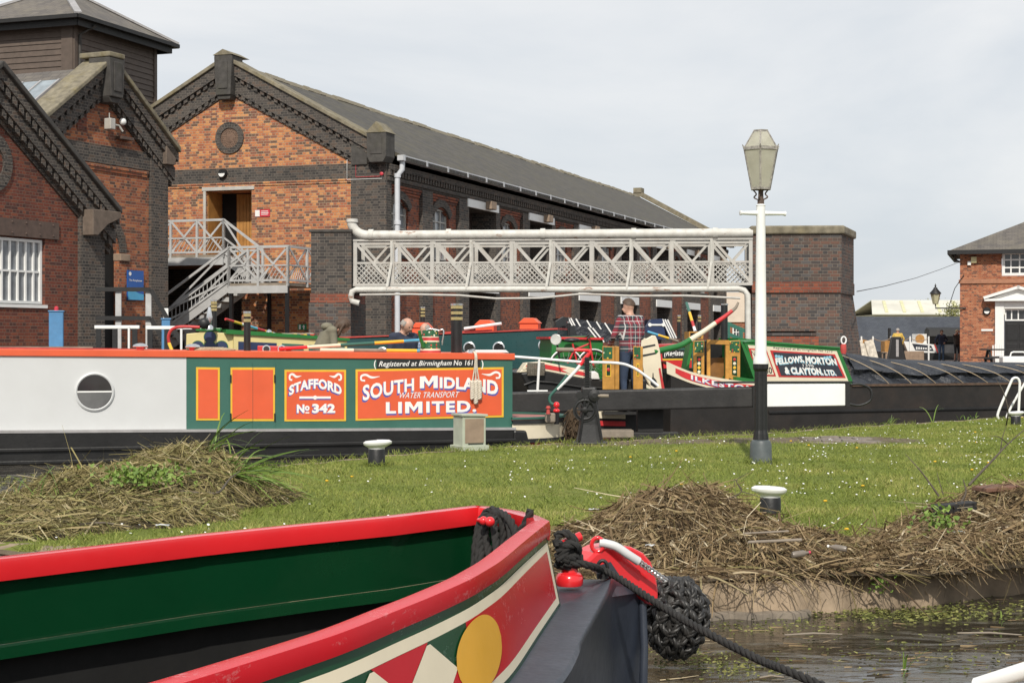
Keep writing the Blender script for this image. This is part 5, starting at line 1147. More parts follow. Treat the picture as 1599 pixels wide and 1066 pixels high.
# lettering, block shaded
def block_text(s, q, par, bold=.03, arch=None, F=SF, v=-.0165, sh=(1.6, 1.9), m1=None, m2=None, shear=0, spacing=1.05, name='lettering'):
    for dx, dy, vv, mt in ((-sh[0], sh[1], v-.0005, m2 or M['lett_blue']), (-sh[0]*.5, sh[1]*.5, v-.0010, m2 or M['lett_blue']), (0, 0, v-.0018, m1 or M['lett_white'])):
        lettering(name, s, quad_map(F, [(x+dx, y+dy) for x, y in q], vv), mt, par, bold, shear, spacing, arch)
opl = [o for o in grn.children if o.name.startswith('orange_panel')]
block_text('STAFFORD', [(451, 618), (533, 618), (533, 591), (451, 591)], opl[1], .045, lambda x: (.0+.42*(1-(2*x-1)**2), .58))
MB().prism(SF, [SF.uz(467, 622), SF.uz(516, 622), SF.uz(516, 618.6), SF.uz(467, 618.6)], -.019, -.0172).build('divider_bar', M['lett_white'], opl[1]); MB().lathe(SF.pt(SF.u(491.5), -.017, SF.uz(491.5, 620.4)[1]), [(.027, 0), (.027, .003)], 12, ax=-SF.V).build('divider_ball', M['lett_white'], opl[1])
MB().prism(SF, [SF.uz(467, 624), SF.uz(516, 624), SF.uz(516, 622.2), SF.uz(467, 622.2)], -.018, -.0172).build('divider_shade', M['lett_blue'], opl[1])
block_text('N', [(463, 644.5), (475, 644.5), (475, 631), (463, 631)], opl[1], .05, sh=(.9, 1.5)); block_text('o', [(475.5, 641), (483, 641), (483, 633), (475.5, 633)], opl[1], .05, sh=(.6, 1)); MB().prism(SF, [SF.uz(476.5, 645), SF.uz(482.5, 645), SF.uz(482.5, 643), SF.uz(476.5, 643)], -.019, -.0172).build('no_dash', M['lett_white'], opl[1])
block_text('342', [(487, 644.8), (523, 644.5), (523, 630), (487, 630)], opl[1], .05, sh=(.9, 1.6))
block_text('SOUTH', [(566, 626), (646, 610), (646, 587), (566, 601)], opl[2], .028, lambda x: (.04*math.sin(math.pi*x), 1.0-.12*x), sh=(1.2, 3.0)); bx4 = lambda x0, x1, B_, T_: [(x0, B_(x0)), (x1, B_(x1)), (x1, T_(x1)), (x0, T_(x0))]
mB = lambda x: 606-2.2*math.sin(math.pi*(x-655)/121)+11*((x-655)/121)**1.6; mT = lambda x: mB(x)-(18.5+4.5*(x-655)/121)
block_text('M', bx4(655, 683, mB, mT), opl[2], sh=(-1.2, 3.0)); block_text('IDLAND', bx4(686, 777, lambda x: 605.5+11.5*((x-686)/91), lambda x: 587+7.5*((x-686)/91)), opl[2], .04, lambda x: (.10*math.sin(math.pi*x), .92+.08*x), sh=(-1.2, 3.0))
block_text('WATER TRANSPORT', [(623, 621.5), (716, 620), (717, 611), (624, 612.5)], opl[2], .0, m2=None, sh=(.3, .3), shear=.25, m1=M['lett_white'])
for w_, x0, x1 in (('LI', 602, 627), ('M', 632, 659), ('ITED.', 665, 743)): block_text(w_, bx4(x0, x1, lambda x: 645.5-2.5*(x-602)/140, lambda x: 627.5-2.5*(x-602)/140), opl[2], .04, sh=(-1.0, 2.6), spacing=1.2)
def flourish(par, x, y, s):
    pts = [(x+s*4, y+9), (x-s*1, y+8), (x-s*1, y+2), (x+s*5, y), (x+s*13, y+4), (x+s*24, y+2.5)]
    w = [3, 2.6, 3, 3.4, 3.6, .6]; F = SF; vv = []
    pp = smooth_path([Vector((a, b, 0)) for a, b in pts], 6); n = len(pp); L = []; 
    for i, p in enumerate(pp):
        d = (pp[min(i+1, n-1)]-pp[max(0, i-1)]).normalized(); q = Vector((-d.y, d.x, 0)); k = i/(n-1)*(len(w)-1); j = min(int(k), len(w)-2); ww = (w[j]+(w[j+1]-w[j])*(k-j))/2
        L.append([F.pt(*(lambda z: (z[0], -.0184, z[1]))(F.uz(p.x+q.x*ww, p.y+q.y*ww))), F.pt(*(lambda z: (z[0], -.0184, z[1]))(F.uz(p.x-q.x*ww, p.y-q.y*ww)))])
    MB().grid(L).build('flourish', M['lett_white'], par, fixn=False)
flourish(opl[1], 453, 584, .72); flourish(opl[1], 531, 584, -.72); flourish(opl[2], 565, 585, 1.15); flourish(opl[2], 778, 581, -1.1)
rg = px_panel('registration_panel', SF, 588, 750, (562, 575.5), (562, 573.5), -.012, -.0045, M['black_panel'], grn)
lettering('lettering', 'Registered at Birmingham', quad_map(SF, [(591, 574.5), (705, 572.5), (705, 562.5), (591, 564)], -.0125), M['lett_white'], rg, .012, .35); lettering('lettering', 'No 1617', quad_map(SF, [(708, 570.5), (745, 570), (745, 562), (708, 562)], -.0125), M['lett_white'], rg, .012, .15)
for x, s in ((585, 1), (752.5, -1)): lettering('bracket', '(' if s > 0 else ')', quad_map(SF, [(x-1.5, 576), (x+2, 576), (x+2, 562), (x-1.5, 562)], -.0128), M['lett_white'], rg, .03)
lettering('lettering', 'The Pumphouse', lambda x, y: SB.pt(-1.36+.58*x, -.0225, 2.96+.07*y), M['lett_white'], sgn, .02)
ex = tag(MB().box(WG, (WG.u(466), WG.u(479)), (-.05, -.003), (1.66, 1.84)).build('exit_sign', paint('exit_green', (.02,.22,.10), .4)), 'small green exit sign with white arrow on the brick wall under the iron stair', 'sign')
um = WG.u(475.5); MB().prism(WG, [(um-.02, 1.68), (um+.02, 1.68), (um+.02, 1.75), (um+.05, 1.75), (um, 1.82), (um-.05, 1.75), (um-.02, 1.75)], -.055, -.051).build('arrow', M['lett_white'], ex); um = WG.u(469.5); MB().prism(WG, [(um-.035, 1.68), (um+.03, 1.68), (um+.03, 1.82), (um-.035, 1.82)], -.055, -.051).build('door_symbol', M['lett_white'], ex)
# porthole
pc = SF.uz(147.5, 611.5); pr_ = 28*SF.pt(pc[0], 0, 0).y/FPX
mb = MB().lathe(SF.pt(pc[0], 0, pc[1]), [(pr_*1.08, 0), (pr_*1.08, .02), (pr_*1.0, .03), (pr_*.94, .02), (pr_*.94, .001)], 36, ax=-SF.V); ph_ = mb.build('porthole', M['pale_grey'], grey_c, smooth=30)
MB().lathe(SF.pt(pc[0], 0, pc[1]), [(pr_*.94, .001), (pr_*.94, .024)], 36, ax=-SF.V).build('porthole_glass', M['glass_d'], ph_); MB().prism(SF, [(pc[0]+pr_*.93*math.cos(R(a)), pc[1]+pr_*.93*math.sin(R(a))) for a in range(180, 361, 15)], -.0255, -.0243).build('porthole_curtain', glass_mat('curtain_grey', (.10,.10,.10), .25), ph_); MB().box(SF, (pc[0]-pr_*.94, pc[0]+pr_*.94), (-.032, -.0245), (pc[1]-.008, pc[1]+.012)).build('glazing_bar', M['white'], ph_)  # grey half-disc stands for a curtain in the porthole's lower half
# tiller, swan neck and stern fender
TD = 23.0
def tpath(pts): return smooth_path([P(x, y, TD) for x, y in pts], 5)
tl = MB().tube(tpath([(886, 585), (875, 600), (869, 607), (860, 617), (858, 624), (860, 629), (864, 631)]), .021, 10).build('swan_neck_green', M['teal'], sb_, smooth=50)
MB().tube(tpath([(907, 569), (897, 581), (882, 596), (870, 607.5)]), .024, 10).build('swan_neck_white', M['white'], sb_, smooth=50)
MB().tube(tpath([(869, 546.5), (890, 546.5), (916, 547), (921, 550), (917, 557), (906, 570)]), .025, 10).build('tiller_red', M['red'], sb_, smooth=50)
MB().tube(tpath([(868.5, 545.8), (896, 546)]), .03, 8).build('tiller_grip', M['plank'], sb_, smooth=50)
mb = MB(); mb.ball(P(869, 632, TD), .045, 8); mb.ball(P(869, 641, TD), .045, 8, sc=(1.1, 1, .7)); mb.build('rudder_head', M['red'], sb_, smooth=60)
MB().tube([P(869, 644, TD), P(869, 662, TD)], .035, 8).build('rudder_stock', M['black_iron'], sb_)
MB().box(Frame(854, 22.8, 5), (-.02, .12), (0, .1), (.19, .32)).build('deck_block', M['plank'], sb_, bevel=.02); MB().lathe(P(856, 646, 22.7), [(.03, 0), (.02, .06), (.035, .08), (.02, .11)], 10).build('deck_filler', MATS['faded_red_canvas'], sb_)
M['coir'] = paint('coir_fender', (.07,.045,.025), .95, .5, 30, .8, .4)
fd = thing('stern_fender', 'shaggy brown coir fender hanging on the cream banded stern', 'fender', P(899, 690, 23.3))
fm_ = MB(); 
for k in range(240):
    a = random.uniform(0, 6.28); zz_ = random.uniform(-.26, .2); r_ = .17*math.sqrt(max(.05, 1-(zz_/.3)**2)); c = P(898, 662, 23.3)+Vector((math.cos(a)*r_*.8, math.sin(a)*r_*.7, zz_)); fm_.tube([c, c+Vector((random.gauss(0, .03), random.gauss(0, .03), random.uniform(-.14, .02)))], .008, 4, cap=False)
fm_.ball(P(898, 662, 23.3), .15, 10, sc=(.85, .75, 1.6)); fm_.build('fender_body', M['coir'], fd)
# ---- what stands on its roof
RV = .75
def roof_at(px): u = SF.u(px); return SF.pt(u, .35, ZTp(u)+.035)
def on_roof(px, v=.35): 
    S2 = SF.shift(0, v); u = S2.u(px); return S2.pt(u, 0, ZTp(u)+.018*(1-((v-CW/2)/(CW/2+.04))**2))
def chimney(px, top, wpx, lab, rings=3, v=.4, base=None):
    b = on_roof(px, v) if base is None else base; s = b.y/FPX; h = CAMH-(top-CY)*s-b.z; r = wpx*s/2
    c = thing('chimney', lab, 'chimney', b); MB().lathe(b, [(r*.98, -.02), (r*.98, h*.97), (r*.8, h*.975), (r*.75, h*.6)], 20).build('pipe', M['black_iron'], c, smooth=40)
    for k in range(rings): MB().lathe(b+Vector((0, 0, h-.03-(h*.115 if rings == 3 else .07)*(k))), [(r*1.0, -.042), (r*1.08, -.04), (r*1.08, .0), (r*1.0, .002)], 20).build('brass_ring', M['brass'], c, smooth=30)
    MB().lathe(b+Vector((0, 0, h-.012)), [(r*1.12, -.015), (r*1.14, .012), (r*.9, .013)], 20).build('rim', M['chrome'], c, smooth=30)
chimney(713, 474, 18, 'tall black chimney with three brass bands on the green boat roof by the water can')
chimney(386, 486, 11, 'slim black chimney with brass bands on the roof above the orange side doors', 2)
wc = on_roof(672, .3); s = wc.y/FPX; can = thing('water_can', 'painted water can with roses and castles bands on the boat roof', 'water can', wc)
hh = 35*s; r0 = 16.5*s; r1 = 12*s
bands = [(0, .10, 'boat_red'), (.10, .18, 'white'), (.18, .48, 'mix_green'), (.48, .54, 'white'), (.54, .68, 'boat_red'), (.68, .72, 'white'), (.72, 1.0, 'mix_green')]
t = NT('painted_roses'); co = t.coord(); vo = t.new('ShaderNodeTexVoronoi'); vo.inputs['Scale'].default_value = 28; t.link(co, vo.inputs['Vector'])
hs_ = t.new('ShaderNodeSeparateColor'); t.link(vo.outputs['Color'], hs_.inputs[0])
fl = t.ramp(hs_.outputs[0], [(0, (.03,.14,.05)), (.40, (.75,.50,.06)), (.55, (.55,.04,.03)), (.68, (.75,.70,.58)), (.8, (.03,.12,.05))], 'CONSTANT'); ds = t.ramp(vo.outputs['Distance'], [(.35, 0.0), (.45, 1.0)])
t.set(t.mix(ds, fl, (.02,.10,.04)), .3); M['roses'] = t.m
bd_ = None
for a, b, mt in bands:
    q = lambda k: r0+(r1-r0)*k
    o = MB().lathe(wc, [(q(a), hh*a), (q(b), hh*b)], 24).build('can_body' if a == 0 else 'painted_band', M['roses'] if mt == 'mix_green' else (M['boat_red'] if mt == 'boat_red' else M['cream']), can, smooth=40)
MB().tube([wc+Vector((-r0*.6, -r0*.7, hh*.25)), wc+Vector((-r0*.9, -r0*1.0, hh*.7)), wc+Vector((-r0*1.0, -r0*1.2, hh*.98))], [.03, .022, .02], 8).build('spout', M['green'], can, smooth=50)
MB().tube(smooth_path([wc+Vector((r1*.9, 0, hh*.95)), wc+Vector((r1*1.7, 0, hh*1.0)), wc+Vector((r0*1.1, 0, hh*.35))], 5), .012, 8).build('handle', M['chrome'], can, smooth=50); MB().tube(smooth_path([wc+Vector((-r1*.5, 0, hh)), wc+Vector((0, 0, hh*1.06)), wc+Vector((r1*1.1, 0, hh*1.0))], 5), .01, 8).build('top_handle', M['chrome'], can, smooth=50)
def striped_pole(p, q, segs, r, lab, name='boat_pole'):
    o = thing(name, lab, 'pole', p)
    for a, b, mt in segs: MB().tube([p.lerp(q, a), p.lerp(q, b)], r, 10).build('painted_section', mt, o, smooth=50)
p0 = on_roof(436, .45)+Vector((0, 0, .03)); p1 = on_roof(658, .62); p1.z = CAMH-(531-CY)*p1.y/FPX
striped_pole(p0, p1, ((0, .19, M['red']), (.19, .42, M['cream']), (.42, .66, M['teal']), (.66, .87, M['yellow']), (.87, 1, paint('sky_blue_paint', (.10,.38,.55), .4))), .024, 'striped boat shaft propped at a slope against the water can')
p0 = on_roof(500, .25)+Vector((0, 0, .025)); p1 = on_roof(655, .25)+Vector((0, 0, .025))
striped_pole(p0, p1, ((0, .33, M['cream']), (.33, .66, M['plank']), (.66, .97, M['yellow']), (.97, 1, MATS['sky_blue_paint'])), .026, 'striped boat shaft lying flat along the roof edge below the sloping one')
for px, lab in ((219, 'chrome mushroom ventilator on the roof above the grey cabin side'), (301, 'chrome mushroom ventilator on the roof beside the rope coil, left of the slim chimney')):
    b = on_roof(px, .3); mv = thing('roof_ventilator', lab, 'ventilator', b); MB().lathe(b, [(.05, -.02), (.05, .035)], 14).build('neck', M['red'], mv, smooth=40); MB().lathe(b+Vector((0, 0, .035)), [(.085, 0), (.10, .012), (.085, .035), (.04, .052), (.001, .055)], 20).build('dome', M['chrome'], mv, smooth=60)
cb2 = on_roof(330, .3); mb = MB()
for k in range(5): rope_mesh(mb, [cb2+Vector((math.cos(a)*(.24-.03*k)*1.3, math.sin(a)*.15, .012+.006*k)) for a in np.linspace(0, 6.2, 12)], .012, n=3)
tag(mb.build('rope_coil', M['rope_tan'], smooth=60), 'loose coil of old rope on the boat roof between the ventilators and slim chimney', 'rope')
pb = on_roof(428, .5); PBF = Frame(402, pb.y, 8); wpb = PBF.u(455)
pg = thing('pigeon_box', 'red roof box with two chrome portholes right of the slim chimney', 'roof box', pb); zpb = CAMH-(539.5-CY)*pb.y/FPX
MB().prism(PBF, [(0, pb.z-.02), (wpb, pb.z-.02), (wpb, zpb-.01), (0, zpb)], 0, .4).build('box', M['boat_red'], pg, bevel=.01)
for px in (416, 440): 
    c = PBF.pt(PBF.u(px), 0, (pb.z+zpb)/2-.01); MB().lathe(c, [(.055, 0), (.055, .012), (.042, .014)], 18, ax=-PBF.V).build('porthole', M['chrome'], pg, smooth=30); MB().lathe(c, [(.04, .014), (.04, .016)], 16, ax=-PBF.V).build('porthole_glass', M['glass_d'], pg)
# cotton rope fenders hanging over the edge
rf_ = thing('rope_fender', 'bunch of white cotton rope fenders hanging over the orange panel near the stern', 'fender', SF.pt(SF.u(743), -.06, .5)); uc = SF.u(741)
mb = MB(); zt_ = SF.uz(741, 552)[1]
zb_ = SF.uz(741, 597)[1]
for k in (-1, 0, 1): rope_mesh(mb, [SF.pt(uc+.01*k, .03, zt_+.03), SF.pt(uc+.01*k, -.06, zt_-.02), SF.pt(uc+.018*k, -.055, (zt_+zb_)/2), SF.pt(uc+.05*k, -.055, zb_)], .010, n=5)
mb.build('hanging_lines', M['rope_white'], rf_, smooth=60)
for k in (-1, 0, 1):
    x = uc+.052*k; zl = zb_-(.28 if k == 0 else .22); mb = MB()
    rope_mesh(mb, [SF.pt(x, -.06, zb_+.02), SF.pt(x, -.065, (zb_+zl)/2), SF.pt(x, -.06, zl)], .032, pitch=.09, n=6); mb.build('plaited_fender', M['rope_white'], rf_, smooth=60)
MB().lathe(on_roof(735, .12), [(.055, -.01), (.06, .05), (.045, .052), (.045, .0)], 16, ax=(0.9, -.43, .05)).build('rope_ring', M['chrome'], rf_, smooth=40)
pb2 = on_roof(765, .5); tag(MB().prism(Frame(735, pb2.y, 12), [(0, pb2.z), (.55, pb2.z), (.5, pb2.z+.04), (.05, pb2.z+.04)], 0, .5).build('roof_hatch', M['white'], bevel=.01), 'low white sliding hatch on the roof right of the tall chimney', 'hatch')
def ppoly(name, F, pts, v0, v1, mat, par, bevel=0):
    return MB().prism(F, [F.uz(x, y) for x, y in pts], v0, v1).build(name, mat, par, bevel=bevel)
# ------------------------------------------------------------------ the butty with the tarpaulin, right
IF = Frame(1200, 28.8, 22)
il = thing('narrowboat', 'black-hulled working boat with white rudder, sign-written cabin and tarpaulin, behind the balance beam', 'narrowboat', IF.pt(2, 1, WATER))
UA = IF.u(1046); UB = IF.u(1720)
zg = lambda u: .50+.0*u
tp = [IF.uz(x, y) for x, y in ((1048, 582), (1060, 589), (1082, 599), (1105, 604))]
hull = [(UA, WATER-.5), (UB, WATER-.5), (UB, .50), (IF.u(1340), .50), (IF.u(1185), .47)]+tp[::-1]
M['hull_brown'] = paint('rusty_black_hull', (.016,.0135,.012), .6, .4, 3, .35, .6, dcol=(.05,.032,.022))
MB().prism(IF, hull, 0, 2.0).build('hull', M['hull_brown'], il)
MB().box(IF, (IF.u(1200), UB), (-.03, -.001), (.05, .1)).build('rubbing_strake', M['hull_black'], il, bevel=.01)
MB().prism(IF, [(IF.u(1330), .505), (UB, .505), (UB, .545), (IF.u(1330), .545)], -.03, .08).build('gunwale', paint('rusty_gunwale', (.09,.055,.035), .7, .4, 8, .2, .4), il)
def band(name, top, bot, v0, v1, mat, par):
    t_ = smooth_path([IF.pt(*(lambda q: (q[0], v0, q[1]))(IF.uz(*p))) for p in top], 5); b_ = smooth_path([IF.pt(*(lambda q: (q[0], v0, q[1]))(IF.uz(*p))) for p in bot], 5)
    n = min(len(t_), len(b_)); dv = IF.V*(v1-v0)
    return MB().grid([[t_[i], b_[i]] for i in range(n)]).grid([[t_[i]+dv, t_[i]] for i in range(n)]).build(name, mat, par, fixn=False)
T1 = [(1040, 564), (1060, 573), (1085, 582), (1130, 591), (1190, 599)]; B1 = [(1041, 583), (1060, 591), (1085, 600), (1130, 610), (1190, 616)]
wb = band('white_topside', T1, B1, -.012, .3, M['cream'], il)
T2 = [(1054, 574.5), (1068, 580), (1090, 587.5), (1132, 596), (1190, 603)]; B2 = [(1054, 582), (1068, 590), (1090, 597.5), (1132, 607), (1190, 614)]
rb_ = band('red_topside', T2, B2, -.018, -.012, paint('boat_bright_red', (.60,.035,.04), .35), wb)
tm = IF.uz
def ilk(x, y):
    px_ = 1078+100*x; k = (px_-1054)/136
    yb = np.interp(px_, [1054, 1068, 1090, 1132, 1190], [581, 588.5, 596, 605.5, 612.5]); yt = np.interp(px_, [1054, 1068, 1090, 1132, 1190], [576, 581.5, 588.5, 597.5, 604.5])
    q = IF.uz(px_, yb+(yt-yb)*y); return IF.pt(q[0], -.0215, q[1])
def ilk2(x, y): 
    q = ilk(x, y); return q+IF.U*.014+Vector((0, 0, -.014))+IF.V*.0015
lettering('lettering', 'ILKESTON', ilk2, M['lett_blue'], rb_, .03, 0, 1.15); lettering('lettering', 'ILKESTON', ilk, M['lett_white'], rb_, .03, 0, 1.15)
ppoly('green_topside', IF, [(1150, 588), (1196, 594), (1194, 600), (1150, 594)], .0, 1.9, M['green'], il)
# cabin
cabn = ppoly('cabin', IF, [(1164, 533), (1314, 544), (1337, 600), (1190, 602)], .06, 1.75, M['green'], il, bevel=.01)
ppoly('cabin_cream', IF, [(1170, 538.5), (1309, 548), (1328, 597), (1195, 598.5)], .05, .0595, M['cream'], cabn)
def bordered(q, inset, par):
    cx_ = sum(p[0] for p in q)/4; cy_ = sum(p[1] for p in q)/4
    a = ppoly('panel_border', IF, q, .045, .0495, M['boat_red'], par); return a, [(x+(cx_-x)*inset[0], y+(cy_-y)*inset[1]) for x, y in q]
a1, q1 = bordered([(1171, 543.5), (1199, 545.5), (1214, 587.5), (1184, 587)], (.16, .12), cabn); ppoly('number_panel', IF, q1, .040, .0445, M['cream'], a1)
lettering('lettering', 'No', quad_map(IF, [(1176, 556), (1186, 556), (1183, 547), (1174, 547)], .0385), M['black_panel'], a1, 0, .2); lettering('lettering', '160', quad_map(IF, [(1193, 583), (1209, 583.5), (1206, 573), (1190, 572.5)], .0385), M['black_panel'], a1, .02, .2)
a2_, q2 = bordered([(1204.5, 546.5), (1306, 553), (1323, 590), (1218.5, 588.5)], (.075, .13), cabn); ppoly('name_panel', IF, q2, .040, .0445, M['boat_dark'], a2_)
def il_text(s, q, bold=.04, arch=None, shade=True):
    lb2 = paint('letter_pale_blue', (.25,.50,.62), .45, .05, 5, 0, .02)
    if shade: lettering('lettering', s, quad_map(IF, [(x+1.0, y+1.2) for x, y in q], .0392), lb2, a2_, bold, 0, 1.05, arch)
    lettering('lettering', s, quad_map(IF, q, .038), M['lett_white'], a2_, bold, 0, 1.05, arch)
il_text('FELLOWS,', [(1214, 571), (1258, 566.5), (1256, 555), (1212, 559)], .04); il_text('MORTON', [(1260, 567), (1309, 570), (1306, 559.5), (1259, 555.5)], .04)
il_text('1396', [(1256, 572.5), (1273, 573), (1272, 568.5), (1255, 568)], .0, shade=False); il_text('& CLAYTON.', [(1228, 583.5), (1288, 585.5), (1285, 574.5), (1226, 572.5)], .05); il_text('LTD.', [(1290, 585.5), (1308, 586), (1306, 577.5), (1288, 577)], .04)
lettering('lettering', 'Registered at Birmingham No 1273', quad_map(IF, [(1210, 545.8), (1303, 551.5), (1302, 546.3), (1209, 540.5)], .048), MATS['black_panel'], cabn, .0, .3)
for s_, x0 in ((1, 1211), (-1, 1301)):
    for k in range(3): MB().lathe(IF.pt(IF.u(x0+s_*(3+4.2*k)), .0398, IF.uz(x0, 556+.6*k+(1.5 if s_ < 0 else 0))[1]), [(.028, 0), (.028, .002), (.018, .0021), (.018, .001)], 12, ax=-IF.V).build('scroll', MATS['letter_pale_blue'], a2_)
rz = IF.uz(1240, 538)[1]
MB().prism(IF, [IF.uz(1163, 534), IF.uz(1315, 545), IF.uz(1314, 542), IF.uz(1180, 531)], .04, 1.77).build('roof', M['green'], il, bevel=.01)
ppoly('roof_slide', IF, [(1180, 527.5), (1232, 532), (1232, 537), (1180, 534)], .6, 1.3, M['green'], il); ppoly('roof_plank', IF, [(1213, 534), (1278, 540), (1278, 542.5), (1213, 538)], .3, .6, M['boat_red'], il); ppoly('roof_box', IF, [(1279, 539), (1300, 540), (1312, 544), (1279, 544)], .3, .7, M['black_wood'], il)
# back cabin doors at the stern
DF = Frame(1083, 28.6, 6)
for x0, x1 in ((1083, 1100), (1138, 1156)):
    d_ = ppoly('cabin_door', DF, [(x0, 532), (x1, 531), (x1, 597), (x0, 590)], 0, .05, M['gold_wood'], il, bevel=.008)
    ppoly('castle_painting', DF, [(x0+1.3, 533), (x1-1.3, 532.5), (x1-1.3, 550), (x0+1.3, 550)], -.006, -.0005, None or M['roses'], d_)
    pn_ = ppoly('rose_panel', DF, [(x0+5, 556), (x1-5, 556), (x1-5, 587), (x0+5, 585)], -.005, -.0005, M['dgreen'], d_)
    for k in range(4): MB().lathe(DF.pt(DF.u((x0+x1)/2), -.0055, DF.uz(x0, 561+6.5*k)[1]), [(.028, 0), (.02, .006), (.004, .008)], 10, ax=-DF.V).build('painted_rose', (M['boat_red'], M['cream'], M['yellow'], M['cream'])[k], pn_)
ppoly('hatch_post', DF, [(1104, 530), (1109, 530), (1109, 594), (1104, 593)], -.01, .06, M['gold_wood'], il); ppoly('hatch_post', DF, [(1133, 531), (1138, 531), (1138, 596), (1133, 596)], -.005, .055, M['gold_wood'], il); ppoly('hatch_lintel', DF, [(1104, 530.5), (1138, 531), (1138, 538), (1104, 537)], -.015, .05, M['gold_wood'], il)
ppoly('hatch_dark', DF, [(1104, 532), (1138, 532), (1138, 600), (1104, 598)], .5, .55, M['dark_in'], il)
ppoly('step_board', DF, [(1110, 560), (1138, 558), (1138, 598), (1110, 598)], .35, .4, paint('dark_gold_wood', (.24,.11,.03), .4, .2, 8, .1, .2), il)
ppoly('cabin_aft_edge', DF, [(1081, 532), (1085, 532), (1075, 592), (1070, 590)], .1, .5, M['green'], il); ppoly('cabin_aft_edge', DF, [(1156, 532), (1164, 533), (1190, 596), (1178, 592)], .02, .35, M['green'], il)
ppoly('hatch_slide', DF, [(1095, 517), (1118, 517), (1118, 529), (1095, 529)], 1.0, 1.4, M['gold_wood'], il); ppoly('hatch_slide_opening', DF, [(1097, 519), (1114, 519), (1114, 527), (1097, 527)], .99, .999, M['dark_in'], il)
chimney(1131, 474, 11, 'plain black chimney on the sign-written cabin left of the lamp post', 0, base=P(1131, 529, 29.6))
# rudder and tiller
RD = Frame(1010, 27.9, 4)
ru = ppoly('rudder', RD, [(994, 517), (1000, 526), (1009, 528.5), (1018, 523.5), (1023, 524), (1026, 531), (1030, 548), (1036, 609), (1018, 609), (1006, 588), (1000, 555)], -.05, .05, M['cream'], il, bevel=.012)
for y in (541, 554): ppoly('rudder_band', RD, [(1001, y), (1022, y-4), (1023, y-1.5), (1001.5, y+3)], -.056, -.0505, M['black_panel'], ru)
ppoly('rudder_emblem', RD, [(1015, 600), (1015, 593), (1018, 589), (1018.4, 582), (1019.6, 582), (1020, 589), (1024, 593), (1027, 603), (1022, 605)], -.055, -.0505, M['black_panel'], ru)
ppoly('rudder_edge', RD, [(1027.5, 575), (1030.5, 574), (1037, 607), (1032.5, 607)], -.058, -.0505, M['boat_red'], ru); ppoly('rudder_tail', RD, [(983, 596), (1000, 598), (1022, 609), (983, 607)], -.04, .03, M['green'], ru); ppoly('rudder_tail_white', RD, [(984, 591), (1000, 594), (1020, 606), (1014, 607), (983, 596)], -.042, .035, M['cream'], ru); ppoly('rudder_tail_red', RD, [(986, 584), (993, 584), (1000, 592), (986, 591)], -.03, .03, M['boat_red'], ru)
ppoly('rudder_cap', RD, [(995, 516), (1004, 517), (1022, 523), (1010, 528), (1000, 526)], .01, .12, M['black_panel'], ru)
tb = [(1022, 548), (1040, 546), (1060, 541), (1078, 532), (1098, 519), (1117, 504.5), (1132, 494), (1144, 486.5), (1152, 477), (1152, 472)]
def tseg(pts, r0, r1, nm, mt):
    p_ = smooth_path([P(x, y, 27.9+.004*(x-1022)) for x, y in pts], 5); n = len(p_); MB().tube(p_, [r0+(r1-r0)*i/(n-1) for i in range(n)], 10).build(nm, mt, il, smooth=50)
tseg([(1021, 549.5), (1042, 544.5), (1062, 539.5), (1078, 530.5)], .058, .048, 'tiller_green', M['green']); tseg([(1078, 530.5), (1098, 518), (1117, 504.5)], .048, .040, 'tiller_white', M['cream']); tseg([(1117, 504.5), (1130, 495.5), (1143, 485.5)], .040, .032, 'tiller_red', MATS['boat_bright_red']); tseg([(1143, 485.5), (1149, 480), (1153, 472)], .032, .018, 'tiller_tip', M['plank'])
ppoly('stern_post_red', IF, [(1034, 552), (1042, 551), (1045, 575), (1037, 580)], .2, .4, MATS['boat_bright_red'], il)
# tarpaulin, gathered and roped down
NX, NY = 240, 22; rows = []; I55 = IF.shift(0, .5); TY = ([1332, 1370, 1400, 1450, 1520, 1599, 1740], [552, 558, 562, 563.5, 566, 567, 569]); ztp = lambda px_: I55.uz(px_, np.interp(px_, *TY))[1]
for i in range(NX+1):
    px_ = 1332+(1740-1332)*i/NX; ua = IF.u(px_); k = i/NX
    zt_ = ztp(px_)
    row = []
    for j in range(NY+1):
        s_ = j/NY; q_ = ua*1.0+s_*1.1; n_ = .09*(abs(mnoise.noise(Vector((q_*1.6, s_*1.2, 1))))*2-.5)+.05*(.5-abs(mnoise.noise(Vector((q_*4.5+s_*2.5, s_*2.2, 7)))))+.03*mnoise.noise(Vector((ua*9+s_*6, s_*5, 3)))+.05*max(0, 1-abs(s_-.42-.16*mnoise.noise(Vector((ua*.9, 0, 2))))/.10)
        row.append(IF.pt(ua+.1*s_, .5*s_-.03*math.sin(math.pi*s_)-n_*math.sin(math.pi*min(1, s_+.1)), .545+(zt_-.545)*s_+n_*.55*math.sin(math.pi*min(1, s_+.05))))
    for j in range(1, 6): row.append(IF.pt(ua+.1, .5+.2*j, zt_-.02*j+.03*mnoise.noise(Vector((ua*2, j, 3)))))
    rows.append(row)
t = NT('navy_black_tarpaulin'); co = t.coord(); n1 = t.noise(2.5, co, 6, .65, .6); t.set(t.ramp(n1, [(.3, (.016,.018,.024)), (.7, (.042,.047,.058))]), .42, 0, .45); t.bump(t.noise(6, co, 5, .6, 1.2), .7, .05); M['tarp'] = t.m
fl2 = []
